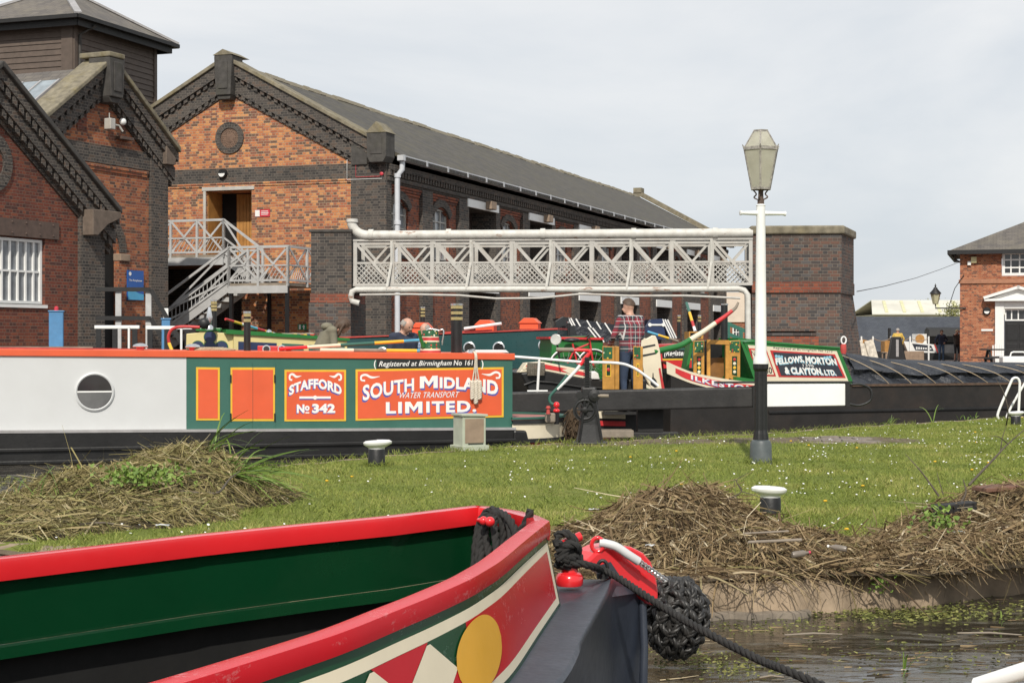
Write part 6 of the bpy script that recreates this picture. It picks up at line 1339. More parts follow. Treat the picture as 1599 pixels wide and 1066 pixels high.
for i in range(NX+1):
    px_ = 1334+(1740-1334)*i/NX; ua = IF.u(px_); zt_ = ztp(px_); s0 = .36+.22*mnoise.noise(Vector((ua*.8, 2, 4)))+.06*mnoise.noise(Vector((ua*3.1, 5, 4))); row = []
    for j in range(15):
        s_ = s0+(1.02-s0)*j/14; k = 1-j/14; q_ = ua+s_*1.3; n_ = .05*abs(mnoise.noise(Vector((q_*2.3, s_*1.5, 11))))+.035*mnoise.noise(Vector((q_*6+s_*3, s_*3, 17)))
        row.append(IF.pt(ua+.1*s_, .5*s_-.075-.05*k-n_*k*1.2, .545+(zt_-.545)*s_+.03*math.sin(math.pi*s_)+n_*.4*k+.012))
    fl2.append(row)
MB().grid(fl2).build('upper_cloth', M['tarp'], il, smooth=70, solid=.006)
MB().grid(rows).build('tarpaulin', M['tarp'], il, smooth=70)
for x0, y0, x1 in ((1331, 552, 1387), (1368, 556, 1422), (1402, 562, 1460), (1441, 563, 1503), (1476, 565, 1541), (1511, 565, 1578), (1557, 566, 1622), (1596, 568, 1660)):
    a = IF.uz(x0, y0); b = IF.uz(x1, 592); pts = []
    for k in range(9):
        s_ = 1-k/8; ua = a[0]+(b[0]-a[0])*(k/8); zt_ = ztp(x0+(x1-x0)*k/8)
        pts.append(IF.pt(ua, .5*s_-.19*math.sin(math.pi*s_)-.02, .545+(zt_-.545)*s_+.05*math.sin(math.pi*s_)))
    MB().tube(smooth_path(pts, 3), .0075, 6).build('tarpaulin_tie', M['rope_tan'], il, smooth=60)

# ------------------------------------------------------------------ boat with the bicycle, left of the rudder
KF = Frame(850, 26.6, 8)
kb_ = thing('narrowboat', 'narrowboat with red-striped black bow and open grained cabin doors where the plaid shirt man stands', 'narrowboat', KF.pt(.8, 1, WATER))
ppoly('hull', KF, [(812, 582), (848, 577), (915, 590), (945, 592), (1010, 592), (1010, 720), (840, 720), (826, 612)], 0, 1.9, M['hull_black'], kb_, bevel=.03)
kw = ppoly('bow_band', KF, [(811.5, 581.5), (822, 566.5), (848, 564.5), (914, 578), (916, 591.5), (848, 578.5)], -.012, .4, M['cream'], kb_, bevel=.01)
ppoly('bow_red', KF, [(816, 576), (822, 570), (848, 568), (913, 581), (914, 587), (848, 575)], -.018, -.0125, MATS['boat_bright_red'], kw); ppoly('bow_diamond', KF, [(877, 577), (889, 575), (902, 580), (890, 583.5)], -.021, -.0185, M['cream'], kw)
ppoly('bow_diamond', KF, [(815, 576), (820, 571), (823, 573.5), (819, 577.5)], -.021, -.0185, M['cream'], kw)
MB().tube([KF.pt(*(lambda q: (q[0], -.02, q[1]))(KF.uz(x, y))) for x, y in ((818, 601), (834, 595), (860, 597), (905, 604), (945, 606))], .02, 8).build('rubbing_strake', M['hull_black'], kb_, smooth=50)
ppoly('cabin', KF, [(868, 527), (930, 524), (948, 531), (948, 600), (928, 596), (914, 580), (866, 572)], .35, 1.6, M['green'], kb_)
ppoly('cabin_red_edge', KF, [(862, 525.5), (948, 527), (948, 530.5), (862, 529)], .3, 1.65, MATS['boat_bright_red'], kb_); ppoly('white_block', KF, [(923, 592), (923, 580), (929, 579), (934, 583), (936.5, 592.5)], -.03, .3, M['white'], kb_, bevel=.02)
ppoly('green_side', KF, [(895, 567), (914, 571), (914, 580), (848, 567)], .0, .34, M['teal'], kb_)
KD = Frame(942, 26.2, 5)
for x0, x1 in ((941, 960), (989, 1004)):
    d_ = ppoly('cabin_door', KD, [(x0, 540), (x1, 541), (x1, 608), (x0, 608)], 0, .05, M['gold_wood'], kb_, bevel=.008)
    ppoly('castle_painting', KD, [(x0+1, 541.5), (x1-4, 542), (x1-4, 560), (x0+1, 560)], -.006, -.0005, M['roses'], d_); pn_ = ppoly('rose_panel', KD, [(x0+5, 567), (x1-6, 567), (x1-6, 588), (x0+5, 588)], -.005, -.0005, M['yellow'], d_)
    ppoly('rose_panel_inner', KD, [(x0+6.2, 569), (x1-7.2, 569), (x1-7.2, 586), (x0+6.2, 586)], -.008, -.0055, M['dgreen'], pn_); MB().lathe(KD.pt(KD.u((x0+x1)/2-.5), -.0085, KD.uz(x0, 577)[1]), [(.03, 0), (.02, .005), (.003, .007)], 10, ax=-KD.V).build('painted_rose', M['boat_red'], pn_)
for nm, x0, x1, y0, y1, mt in (('stern_cream_band', 930, 976, 636, 652.5, M['cream']), ('stern_red_band', 930, 976, 656.5, 664, MATS['boat_bright_red']), ('stern_red_foot', 938, 958, 679, 700, MATS['boat_bright_red']), ('stern_red_foot', 966, 980, 680, 700, MATS['boat_bright_red'])): ppoly(nm, KF, [(x0, y0), (x1, y0+1), (x1, y1+1), (x0, y1)], -.03, -.001, mt, kb_)
ppoly('door_edge', KD, [(960.5, 540), (967, 541), (967, 608), (960.5, 608)], .0, .5, M['gold_wood'], kb_, bevel=.008)
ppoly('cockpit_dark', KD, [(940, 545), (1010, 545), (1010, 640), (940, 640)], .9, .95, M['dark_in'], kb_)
# rope fender on that bow
o = MB(); kc = KF.pt(KF.u(836), -.06, KF.uz(836, 576)[1])
for k in range(26): 
    a = 2*math.pi*k/26; rope_mesh(o, [kc+Vector((math.cos(a)*.12, math.sin(a)*.06, .10)), kc+Vector((math.cos(a)*.135, math.sin(a)*.07, 0)), kc+Vector((math.cos(a)*.12, math.sin(a)*.06, -.10))], .016, n=3)
tag(o.build('bow_fender', paint('grey_rope', (.16,.14,.11), .9, .3, 30, .5, .3), smooth=60), 'grey rope bundle fender hung on the red-striped black bow', 'fender')
# bicycle
BI = Frame(905, 26.9, 12); zr = CAMH-(578-CY)*26.9/FPX
by = thing('bicycle', 'red bicycle leaning on the green cabin behind the handrail', 'bicycle', BI.pt(0, 0, zr-.35))
def bpt(x, y, v=0): q = BI.uz(x, y); return BI.pt(q[0], v, q[1])
for cx_, nm in ((884, 'rear_wheel'), (927, 'front_wheel')):
    c = bpt(cx_, 572); r_ = 26*26.9/FPX*.95
    w_ = MB(); n = 28; w_.tube([c+BI.U*(r_*math.cos(2*math.pi*k/n))+Vector((0, 0, r_*math.sin(2*math.pi*k/n))) for k in range(n+1)], .016, 6, cap=False); wo = w_.build(nm, M['black_iron'], by, smooth=60)
    sp_ = MB(); 
    for k in range(14): sp_.tube([c, c+BI.U*(r_*math.cos(2*math.pi*k/14))+Vector((0, 0, r_*math.sin(2*math.pi*k/14)))], .003, 4, cap=False)
    sp_.lathe(c-BI.V*.03, [(.025, 0), (.025, .06)], 10, ax=BI.V); sp_.build('spokes', M['chrome'], wo)
    MB().tube([c+BI.U*(r_*1.08*math.cos(R(a)))+Vector((0, 0, r_*1.08*math.sin(R(a)))) for a in range(25, 156, 10)], .014, 6).build('mudguard', M['white'], by, smooth=50)
fr_ = MB()
for a, b in (((884, 572), (902, 570)), ((902, 570), (894, 536)), ((884, 572), (897, 546)), ((902, 570), (923, 545)), ((897, 546), (922, 536)), ((927, 572), (920, 526))): fr_.tube([bpt(*a), bpt(*b)], .016, 8)
fr_.build('frame', MATS['boat_bright_red'], by, smooth=50)
MB().tube(smooth_path([bpt(912, 529, -.2), bpt(918, 526, -.1), bpt(921, 523, 0), bpt(918, 526, .1), bpt(912, 529, .2)], 4), .012, 8).build('handlebar', M['black_iron'], by, smooth=50)
MB().ball(bpt(893, 531), .11, 8, sc=(1.2, .6, .35)).build('saddle', M['black_panel'], by, smooth=60)
hl = P(868, 530, 26.3); lm2 = thing('headlamp', 'round chrome boat headlamp left of the bicycle', 'lamp', hl); MB().lathe(hl, [(.03, .10), (.07, .07), (.088, .02), (.09, 0)], 20, ax=(.25, .97, 0)).build('shell', M['chrome'], lm2, smooth=50); MB().lathe(hl, [(.08, -.012), (.083, 0)], 18, ax=(.25, .97, 0)).build('lens', glass_mat('headlamp_lens', (.4,.4,.38), .1), lm2); MB().tube([hl+Vector((.02, .06, -.06)), hl+Vector((.06, .08, -.3))], .015, 6).build('stalk', M['black_iron'], lm2)
# boat with the red panel and 'Registered' lettering between rudder and doors
NF = Frame(1035, 31.5, 10)
nb_ = thing('narrowboat', 'dark green cabin with white Registered lettering and red panel between white rudder and cabin doors', 'narrowboat', NF.pt(.3, 1, WATER))
ppoly('hull', NF, [(1000, 575), (1110, 575), (1110, 640), (1000, 640)], 0, 2, M['hull_black'], nb_); cgn = ppoly('cabin', NF, [(1022, 543), (1084, 540), (1084, 576), (1022, 576)], 0, 1.8, M['teal'], nb_); ppoly('roof', NF, [(1020, 539), (1090, 536), (1090, 540), (1020, 543)], -.03, 1.85, M['boat_red'], nb_)
rp = ppoly('black_name_strip', NF, [(1034, 546), (1080, 546), (1080, 559), (1034, 559)], -.006, -.0005, M['black_panel'], cgn); lettering('lettering', '(Registered', quad_map(NF, [(1037, 558), (1080, 557.5), (1080, 546.5), (1037, 547)], -.009), M['lett_white'], rp, .025, .3)
ppoly('yellow_line', NF, [(1034, 560), (1080, 559.5), (1080, 562), (1034, 562.5)], -.006, -.0005, M['yellow'], cgn); ppoly('red_panel', NF, [(1034, 563), (1080, 562.5), (1080, 574), (1034, 575)], -.006, -.0005, MATS['boat_bright_red'], cgn)

# ------------------------------------------------------------------ the cream boat with the club-shaped emblem
CBo = Frame(290, 26.5, 4); 
cbt = thing('narrowboat', 'cream cabined boat with dark blue club emblem and green roof, behind the grey cabin', 'narrowboat', CBo.pt(.4, 1, WATER))
M['primrose'] = paint('primrose_paint', (.66,.56,.26), .45, .06, 3, .03, .12)
fbn = ppoly('front_bulkhead', CBo, [(289, 620), (366, 620), (364, 521), (340, 519), (340, 516), (311, 516), (311, 519), (291, 521)], 0, .08, M['primrose'], cbt, bevel=.01)
for cx_, cy_, r_ in ((328, 526, 9), (309, 542, 9.5), (346, 542, 9.5), (328, 543, 10)):
    c = CBo.uz(cx_, cy_); rr_ = r_*26.5/FPX
    MB().lathe(CBo.pt(c[0], -.001, c[1]), [(rr_*1.1, 0), (rr_*1.1, .005)], 24, ax=-CBo.V).build('emblem_edge', M['green'], fbn); MB().lathe(CBo.pt(c[0], -.0055, c[1]), [(rr_, 0), (rr_, .005)], 24, ax=-CBo.V).build('emblem_disc', M['navy'], fbn)
ppoly('emblem_stem', CBo, [(323, 530), (333, 530), (334, 552), (322, 552)], -.012, -.0055, M['navy'], fbn)
ppoly('front_coaming', CBo, [(306, 512), (345, 512), (345, 517), (306, 517)], -.03, .2, M['green'], cbt, bevel=.01)
CS = Frame(366, 26.5, 22)
cs_ = ppoly('cabin_side', CS, [(365, 521), (542, 531.5), (542, 590), (365, 590)], 0, 1.7, M['primrose'], cbt)
for x0, x1, y0, y1 in ((372, 432, 533, 535.5), (440, 474, 536, 537.5), (482, 512, 538, 539), (520, 538, 539, 540)):
    ppoly('side_panel', CS, [(x0, y0), (x1, y1), (x1, 575), (x0, 575)], -.006, -.0005, M['navy'] if x0 < 440 else M['teal'], cs_)
ppoly('roof', CS, [(352, 514), (545, 528), (545, 532), (352, 521)], -.04, 1.75, M['green'], cbt); MB().prism(CS, [(CS.u(340), WATER-.3), (CS.u(560), WATER-.3), (CS.u(560), .4), (CS.u(340), .4)], -.1, 1.8).build('hull', M['hull_black'], cbt)
hk = [(280, 546), (271, 543), (264, 536), (263, 526), (267, 516), (276, 511), (292, 510), (312, 511)]
o = thing('tiller', 'bent red tiller bar with yellow end left of the cream boat', 'tiller', P(270, 548, 26)); MB().tube(smooth_path([P(x, y, 26.1) for x, y in hk[2:]], 4), .026, 10).build('bar', M['boat_red'], o, smooth=50); MB().tube(smooth_path([P(264, 536, 26.1), P(268, 546, 26.0), P(272, 556, 26.0)], 4), .027, 10).build('yellow_end', M['yellow'], o, smooth=50)
chimney(334, 468, 9, 'black chimney with brass bands rising behind the cream boat emblem', 3, base=P(334, 514, 27))
lamp_ = P(327, 505, 26.2); o = thing('boat_lamp', 'round black and brass boat lamp above the cream boat emblem', 'lamp', lamp_); MB().lathe(lamp_-Vector((0, 0, .10)), [(.06, 0), (.06, .05), (.03, .08), (.05, .2), (.02, .36)], 14).build('stand', M['chrome'], o, smooth=50); MB().lathe(lamp_+Vector((-.08, -.03, 0)), [(.09, 0), (.085, .05), (.05, .08)], 16, ax=(0, -1, 0)).build('lamp_body', M['black_iron'], o, smooth=50)
pa, pb_ = P(352, 498, 27.2), P(448, 527, 28.6)
striped_pole(pa, pb_, tuple((k/8, (k+1)/8, (M['boat_red'], M['yellow'], M['white'], MATS['sky_blue_paint'])[k % 4]) for k in range(8)), .022, 'barber-striped boat shaft slanting down behind the slim chimney')
for px, lab in ((420, 'chrome dome ventilator on the cream boat roof'),): 
    b = P(px, 525, 27.4); o = thing('roof_ventilator', lab, 'ventilator', b); MB().lathe(b, [(.045, -.06), (.045, .06), (.05, .07), (.035, .1), (.002, .115)], 16).build('dome', M['chrome'], o, smooth=50)
bfn = MB(); bx = [P(440+10*k, 520.5+.4*(k % 2), 28) for k in range(6)]
ck = thing('bunting', 'string of small red, yellow and blue bunting flags on the cream boat roof', 'bunting', P(465, 522, 28)); MB().tube(bx, .006, 5).build('line', M['rope_white'], ck)
for k in range(10):
    p = bx[0].lerp(bx[-1], (k+.5)/10); MB().add([p+Vector((-.045, 0, 0)), p+Vector((.045, 0, 0)), p+Vector((0, .01, -.07))], [(0, 1, 2)]).build('flag', (M['boat_red'], M['yellow'], M['navy'])[k % 3], ck, solid=.003)

# ------------------------------------------------------------------ long dark teal boat under the bridge
TF = Frame(870, 33.5, -9)
tbo = thing('narrowboat', 'long plain dark teal narrowboat with round portholes below the footbridge', 'narrowboat', TF.pt(-2, 1, WATER))
M['dteal'] = paint('dark_teal_gloss', (.014,.060,.062), .3, .12, 2, .03, .15, coat=.2)
cbn = ppoly('cabin', TF, [(470, 530), (700, 523), (870, 514), (871, 575), (470, 580)], 0, 1.8, M['dteal'], tbo, bevel=.01)
MB().prism(TF, [(TF.u(440), WATER-.3), (TF.u(905), WATER-.3), (TF.u(905), .68), (TF.u(440), .68)], -.12, 1.9).build('hull', M['hull_black'], tbo)
ppoly('roof_edge', TF, [(468, 527.5), (700, 520.5), (871, 511.8), (871, 514.5), (470, 530.5)], -.03, 1.83, MATS['faded_red_canvas'], tbo)
for px, py in ((597, 551), (733, 543), (779, 543), (850, 539)):
    q = TF.uz(px, py); c = TF.pt(q[0], 0, q[1]); o = MB().lathe(c, [(.125, 0), (.125, .02), (.10, .028), (.095, .01)], 24, ax=-TF.V).build('porthole', M['chrome'], cbn, smooth=30); MB().lathe(c, [(.10, .001), (.10, .016)], 20, ax=-TF.V).build('porthole_glass', M['glass_d'], o)
for px, py, w_, lab in ((820, 512, 1.0, 'small red gabled roof box near the right end of the teal boat'), (648, 519, .9, 'small red gabled roof box behind the two men'), (750, 515, 1.0, 'faded red gabled roof box right of the tall brass-banded chimney')):
    q = TF.uz(px, py); F = TF.shift(q[0], .5); z = q[1]; o = thing('roof_box', lab, 'roof box', F.pt(0, 0, z)); h_ = .16
    MB().prism(F, [(-.19*w_, z-.02), (.19*w_, z-.02), (.19*w_, z+.10), (-.19*w_, z+.10)], 0, .4).build('box', M['orange_red'], o, bevel=.008); MB().prism(F, [(-.22*w_, z+.10), (.22*w_, z+.10), (.10*w_, z+.21), (-.10*w_, z+.21)], -.03, .43).build('lid', M['orange_red'], o, bevel=.008)
q = TF.uz(700, 515); MB().prism(TF, [TF.uz(690, 521), TF.uz(762, 517), TF.uz(762, 514), TF.uz(690, 518)], .3, .8).build('roof_plank', MATS['faded_red_canvas'], tbo)
pa, pb_ = P(725, 513, 34), P(783, 505, 33.8); tag(MB().tube([pa, pb_], .03, 8).build('boat_pole', M['lett_white']), 'plain white boat pole lying over the teal boat roof', 'pole')
chimney(660, 479, 7.5, 'dull black chimney with brass bands behind the man in checked shirt', 3, base=P(660, 523, 34.5))
# boats with striped black cloths beyond
def cloth_boat(F, prof, body, stripes, mat, lab, hullx):
    o = thing('narrowboat', lab, 'narrowboat', F.pt(0, 1, WATER)); MB().prism(F, [(F.u(hullx[0]), WATER-.3), (F.u(hullx[1]), WATER-.3), (F.u(hullx[1]), .75), (F.u(hullx[0]), .75)], -.05, 2).build('hull', M['hull_black'], o)
    ppoly('cratch_board', F, prof, -.02, .15, mat, o); c = ppoly('side_cloth', F, body, .0, 1.5, M['tarp'] if mat != M['navy'] else mat, o)
    for (x0, y0, x1, y1) in stripes: MB().bar(F.pt(*(lambda q: (q[0], -.012, q[1]))(F.uz(x0, y0))), F.pt(*(lambda q: (q[0], -.012, q[1]))(F.uz(x1, y1))), .03, .012, up=F.V).build('white_strap', M['lett_white'], c)
    return o
cloth_boat(Frame(900, 37, 12), [(864, 530), (868, 502), (880, 494.5), (888, 496), (890, 530)], [(887, 496), (962, 507), (975, 532), (905, 532)], [(887, 496, 905, 530), (891, 496.5, 909, 530), (899, 497.5, 918, 530), (916, 500, 934, 530), (931, 502, 948, 530), (944, 504, 961, 530)], M['black_panel'], 'boat with black side cloths and white straps left of the plaid shirt man', (862, 985))
cloth_boat(Frame(903, 35.6, 10), [(882, 534), (885, 510), (897, 508), (903, 534)], [(897, 508), (940, 514), (952, 534), (903, 534)], [(918, 511, 936, 534), (925, 512, 943, 534)], M['black_panel'], 'low boat with black cloth and two white straps in front of the black cloth boat', (882, 955))
b3 = cloth_boat(Frame(1020, 36, 12), [(1006, 530), (1010, 510), (1017, 498.5), (1034, 497.5), (1040, 530)], [(1033, 498), (1042, 499), (1056, 528), (1046, 530)], [(1034, 498, 1048, 528), (1038, 498.5, 1052, 528), (1042, 499, 1056, 528)], M['navy'], 'boat with bright navy cratch board and white ornament right of the plaid shirt man', (1004, 1060))
F = Frame(1020, 36, 12); MB().bar(F.pt(*(lambda q: (q[0], -.03, q[1]))(F.uz(1012, 507))), F.pt(*(lambda q: (q[0], -.03, q[1]))(F.uz(1036, 507))), .035, .02, up=F.V).build('ornament_bar', M['lett_white'], b3)
for px in (1014, 1035): MB().lathe(F.pt(*(lambda q: (q[0], -.028, q[1]))(F.uz(px, 507))), [(.04, 0), (.04, .02)], 12, ax=-F.V).build('ornament_ball', M['lett_white'], b3)
pa, pb_ = P(1072, 473, 33), P(1087, 522, 32); striped_pole(pa, pb_, ((0, .32, M['teal']), (.32, .6, M['yellow']), (.6, .78, M['boat_red']), (.78, .92, M['white']), (.92, 1, M['navy'])), .03, 'upright striped pole under the footbridge left of the tiller tip', 'boat_pole')
pa, pb_ = P(1012, 518, 30.5), P(1060, 533, 30); striped_pole(pa, pb_, ((0, .35, MATS['sky_blue_paint']), (.35, .7, M['yellow']), (.7, 1, M['plank'])), .022, 'striped boat shaft lying right of the plaid shirt man')
for px, top, lab in ((1060, 492, 'black chimney with brass bands beyond the navy cratch board'), (1092, 492, 'short black chimney with brass bands behind the upright striped pole')): chimney(px, top, 5.5, lab, 2, base=P(px, 527, 36))
chimney(888, 502, 4.5, 'thin black pipe chimney in front of the black cloth boats', 0, base=P(888, 530, 33))
# ------------------------------------------------------------------ foreground narrowboat, bow to the right
M['blue_black'] = paint('blue_black_deck', (.035,.041,.055), .45, .25, 6, .15, .4, dcol=(.075,.08,.09))
M['blue_black_side'] = paint('blue_black_side', (.030,.037,.053), .38, .2, 3, .08, .3, dcol=(.07,.075,.09))
def worn(name, col, wear=(.62, .40, .40)):
    t = NT(name); co = t.coord(); n1 = t.noise(3, co, 5, .6); a = t.noise(2.2, t.mapping(co, (1.3, 1.3, 3.6)), 7, .75, .8); b = t.noise(45, co, 3, .7)
    w_ = t.math('MULTIPLY', t.ramp(a, [(.56, 0.0), (.66, 1.0)]), t.ramp(b, [(.45, 0.0), (.6, .6)]))
    c = t.mix(w_, t.ramp(n1, [(.3, tuple(x*.9 for x in col)), (.7, col)]), wear); t.set(c, t.math('ADD', t.math('MULTIPLY', w_, .4), .24), 0, .5); t.b.inputs['Specular IOR Level'].default_value = .2
    return t.m
M['red_worn'] = worn('scuffed_red_gloss', (.55,.006,.016)); M['green_worn'] = worn('scuffed_green_gloss', (.006,.06,.022), (.30,.36,.33))
M['cream_b'] = paint('boat_cream', (.82,.73,.54), .35, .04, 4, .02, .08); M['amber'] = paint('amber_disc', (.78,.40,.02), .35, .05, 4, .02, .06)
def rail_pt(px, py, z): return G(px, py, z)
near_px = [(858, 813, .620), (822, 842, .620), (785, 873, .619), (757, 891, .618), (730, 906, .617), (676, 930, .614), (619, 953, .611), (550, 981, .607), (480, 1005, .603)]
far_px = [(735, 789, .620), (600, 805, .616), (450, 819, .611), (300, 834, .606), (150, 851, .601), (0, 868, .596)]
NE = [rail_pt(*p) for p in near_px]; FE = [rail_pt(*p) for p in far_px]
dN = (NE[-1]-NE[-3]).normalized(); dF = (FE[-1]-FE[-3]).normalized(); ax_ = (dN+dF).normalized(); ax_.z = 0; ax_.normalize()
for k in range(1, 14):
    s_ = min(1, k/5); d = (dN*(1-s_)+ax_*s_); d.z = 0; NE.append(NE[-1]+d.normalized()*.5)
    d = (dF*(1-s_)+ax_*s_); d.z = 0; FE.append(FE[-1]+d.normalized()*.5)
fr_px = [(769, 790.5, .622), (813, 797.5, .622), (841, 805, .621)]
FR = [rail_pt(*p) for p in fr_px]
loop = FE[::-1]+FR+NE
def normals(pl):
    out = []
    for i in range(len(pl)):
        d = pl[min(i+1, len(pl)-1)]-pl[max(i-1, 0)]; d.z = 0; d.normalize(); out.append(Vector((-d.y, d.x, 0)))   # left of travel = outward (far side: away)
    return out
ln_ = normals(loop)
boat = thing('narrowboat', 'foreground narrowboat bow with red rim, green well and diamond painted panels', 'narrowboat', (-.6, 5.3, WATER))
Zv = lambda z: Vector((0, 0, z))
cen = sum(loop[8:26], Vector())/18
ln_ = [(n if (p-cen).dot(n) > 0 or i < 12 else -n) for i, (p, n) in enumerate(zip(loop, ln_))]
for i in range(len(loop)):      # outward points away from the well
    pass
RW, RH, RHn = .064, .072, .052
def inn(p, n, w=RW): return p-n*w
sec = [(0, 0), (-RW*.5, .004), (-RW, 0), (-RW-.004, -RH*.5), (-RW, -RH), (0, -RH), (.004, -RH*.5)]
# resample the loop finely, keep the two front corners
def resample(pl, ns, n=5):
    P_ = []; N_ = []
    for i in range(len(pl)-1):
        for k in range(n): P_.append(pl[i].lerp(pl[i+1], k/n)); N_.append(ns[i].lerp(ns[i+1], k/n).normalized())
    return P_+[pl[-1]], N_+[ns[-1]]
nF = len(FE); corner = nF+len(FR)
Pa, Na = resample(loop[:corner+1], ln_[:corner]+[normals(loop[:corner+1])[-1]], 4)
nn_ = normals(NE); nn_ = [n if n.dot(NE[0]-FE[0]) > 0 else -n for n in nn_]
Pb = smooth_path(NE, 5); Nb = normals(Pb); Nb = [n if n.dot(NE[0]-FE[0]) > 0 else -n for n in Nb]
for nm, Pp, Nn in (('rim_far_side', Pa, Na), ('rim_near_side', Pb, Nb)):
    kz = 1.0 if nm == 'rim_far_side' else RHn/RH; rows = [[p+n*a+Zv(b*(kz if b < 0 else 1)) for a, b in sec] for p, n in zip(Pp, Nn)]
    mb = MB().grid(rows, close=True); mb.add(rows[0], [tuple(range(7))]); mb.add(rows[-1], [tuple(range(6, -1, -1))]); mb.build(nm, M['red'] if nm == 'rim_far_side' else worn('scuffed_red_rim', (.66,.010,.020)), boat, smooth=50)
# near side panel, curved board below the rim
S = [0]
for a, b in zip(Pb, Pb[1:]): S.append(S[-1]+(b-a).length)
def surf(s, t_, lift=0.0):
    s = max(0, s); i = int(np.searchsorted(S, s, 'right'))-1; i = min(max(i, 0), len(S)-2); k = (s-S[i])/(S[i+1]-S[i])
    p = Pb[i].lerp(Pb[i+1], k); n = Nb[i].lerp(Nb[i+1], k).normalized(); zb = .300-.035*min(s, 2.5); zt_ = p.z-RHn
    return Vector((p.x, p.y, 0))+n*(.055*t_-.012+lift)+Zv(zt_+(zb-zt_)*t_), n
SM = S[-1]
mb = MB().grid([[surf(s, t_)[0] for t_ in (0, .5, 1)] for s in np.linspace(0, SM, 120)]); pan = mb.build('side_board', M['green_worn'], boat, smooth=40, fixn=False)
def patch(name, s0, s1, top, bot, mat, lift, n=40):
    rows = []
    for s in np.linspace(s0, s1, n): rows.append([surf(s, top(s), lift)[0], surf(s, (top(s)+bot(s))/2, lift)[0], surf(s, bot(s), lift)[0]])
    return MB().grid(rows).build(name, mat, pan, smooth=40, fixn=False)
T0, T1_, B0_, B1_ = .095, .195, .835, .935
patch('cream_border', .035, SM, lambda s: T0, lambda s: T1_, M['cream_b'], .003, 120); patch('cream_border', .035, SM, lambda s: B0_, lambda s: B1_, M['cream_b'], .003, 120); patch('cream_border', .035, .085, lambda s: T1_, lambda s: B0_, M['cream_b'], .003, 4)
patch('red_field', .086, 1.60, lambda s: T1_, lambda s: B0_, M['red_worn'], .003, 50)
patch('green_field', 1.602, SM, lambda s: T1_, lambda s: B0_, M['green_worn'], .003, 100)
ec, ew = 1.50, .235
el_ = lambda s: math.sqrt(max(0, 1-((s-ec)/ew)**2))
mid = (T1_+B0_)/2; hh2 = (B0_-T1_)/2
patch('amber_disc', ec-ew, ec+ew, lambda s: mid-.97*hh2*el_(s), lambda s: mid+.97*hh2*el_(s), M['amber'], .007, 40)
per = .36; tip0 = 1.905
for k in range(9):
    c = tip0+per*k; f = lambda s, c=c: max(0, 1-abs(s-c)/(per/2))
    patch('cream_diamond', c-per/2, c+per/2, lambda s, f=f: mid-hh2*f(s), lambda s, f=f: mid+hh2*f(s), M['cream_b'], .006, 16)
    c2 = c+per/2; g_ = lambda s, c2=c2: min(1, abs(s-c2)/(per/2))
    if k % 2 == 0: patch('red_triangle', c, c+per, lambda s: T1_, lambda s, g_=g_: mid-hh2*g_(s), M['red_worn'], .005, 16)
    else: patch('red_triangle', c, c+per, lambda s, g_=g_: mid+hh2*g_(s), lambda s: B0_, M['red_worn'], .005, 16)
c0_ = tip0-per/2; patch('red_triangle', c0_-.17, tip0, lambda s: mid+hh2*min(1, abs(s-c0_)/(per/2)), lambda s: B0_, M['red_worn'], .005, 14)
# front board of the well
fb_ = []
i0 = (nF-1)*4; fi = Pa[i0:]; fn = Na[i0:]
rows = [[p-n*.012+Zv(-RH), p+n*.02+Zv(-.36)] for p, n in zip(fi, fn)]
MB().grid(rows).build('front_board', M['green_worn'], boat, smooth=40, fixn=False, solid=.012)
# inner lining: green boards, moulding, dark hull below
def inner(Pp, Nn, z0, z1, w0, w1, nm, mat):
    MB().grid([[p-n*w0+Zv(z0), p-n*w1+Zv(z1)] for p, n in zip(Pp, Nn)]).build(nm, mat, boat, smooth=40, fixn=False)
inner(Pa, Na, -RH+.002, -.285, .03, .025, 'inner_lining', M['dgreen']); inner(Pb, Nb, -RH+.002, -.285, .03, .02, 'inner_lining', M['dgreen'])
MB().grid([[p-n*.03+Zv(-.285), p-n*.065+Zv(-.287), p-n*.068+Zv(-.325), p-n*.02+Zv(-.325)] for p, n in zip(Pa, Na)]).build('lining_moulding', M['dgreen'], boat, smooth=30, fixn=False)
inner(Pa, Na, -.32, -1.0, .0, -.02, 'inner_hull', M['dark_in']); inner(Pb, Nb, -.28, -1.0, .0, -.02, 'inner_hull', M['dark_in'])
flo = [(p-n*.0) for p, n in zip(Pa, Na)]+[(p-n*.0) for p, n in zip(Pb, Nb)]
MB().add([Vector((p.x, p.y, -.3)) for p in flo], [tuple(range(len(flo)))]).build('floor', M['dark_in'], boat, fixn=False)
# deck strip, gunwale edge, hull side, stem
def gun(s): 
    p, n = surf(s, 1); return p+n*.0, n
ss = np.linspace(0, SM, 60)
edge_n = [surf(s, 1)[0]+surf(s, 1)[1]*(.135)+Zv(-.012) for s in ss]
stem = P(1001, 926, 7.28)
lead = [stem, P(975, 914, 7.12), P(956, 903, 6.92), P(948, 922, 6.55)]
k0 = next(i for i, p in enumerate(edge_n) if p.y < 6.15)
edge_full = smooth_path(lead+[edge_n[k0+2], edge_n[k0+6], edge_n[k0+11]], 5)+edge_n[k0+12:]
inner_full = []
for p in edge_full:
    best = min(ss, key=lambda s: (surf(s, 1)[0]-p).length); q = surf(best, 1)[0]
    inner_full.append(q)
front_in = surf(0, 1)[0]
far_edge = [p+n*.16+Zv(-.34) for p, n in zip(Pa[:i0+1], Na[:i0+1])]
deck_in = [inner_full[i] for i in range(len(edge_full))]
MB().grid([[a+Zv(.004), b+Zv(.004)] for a, b in zip(deck_in, edge_full)]).build('side_deck', M['blue_black'], boat, smooth=40, fixn=False)
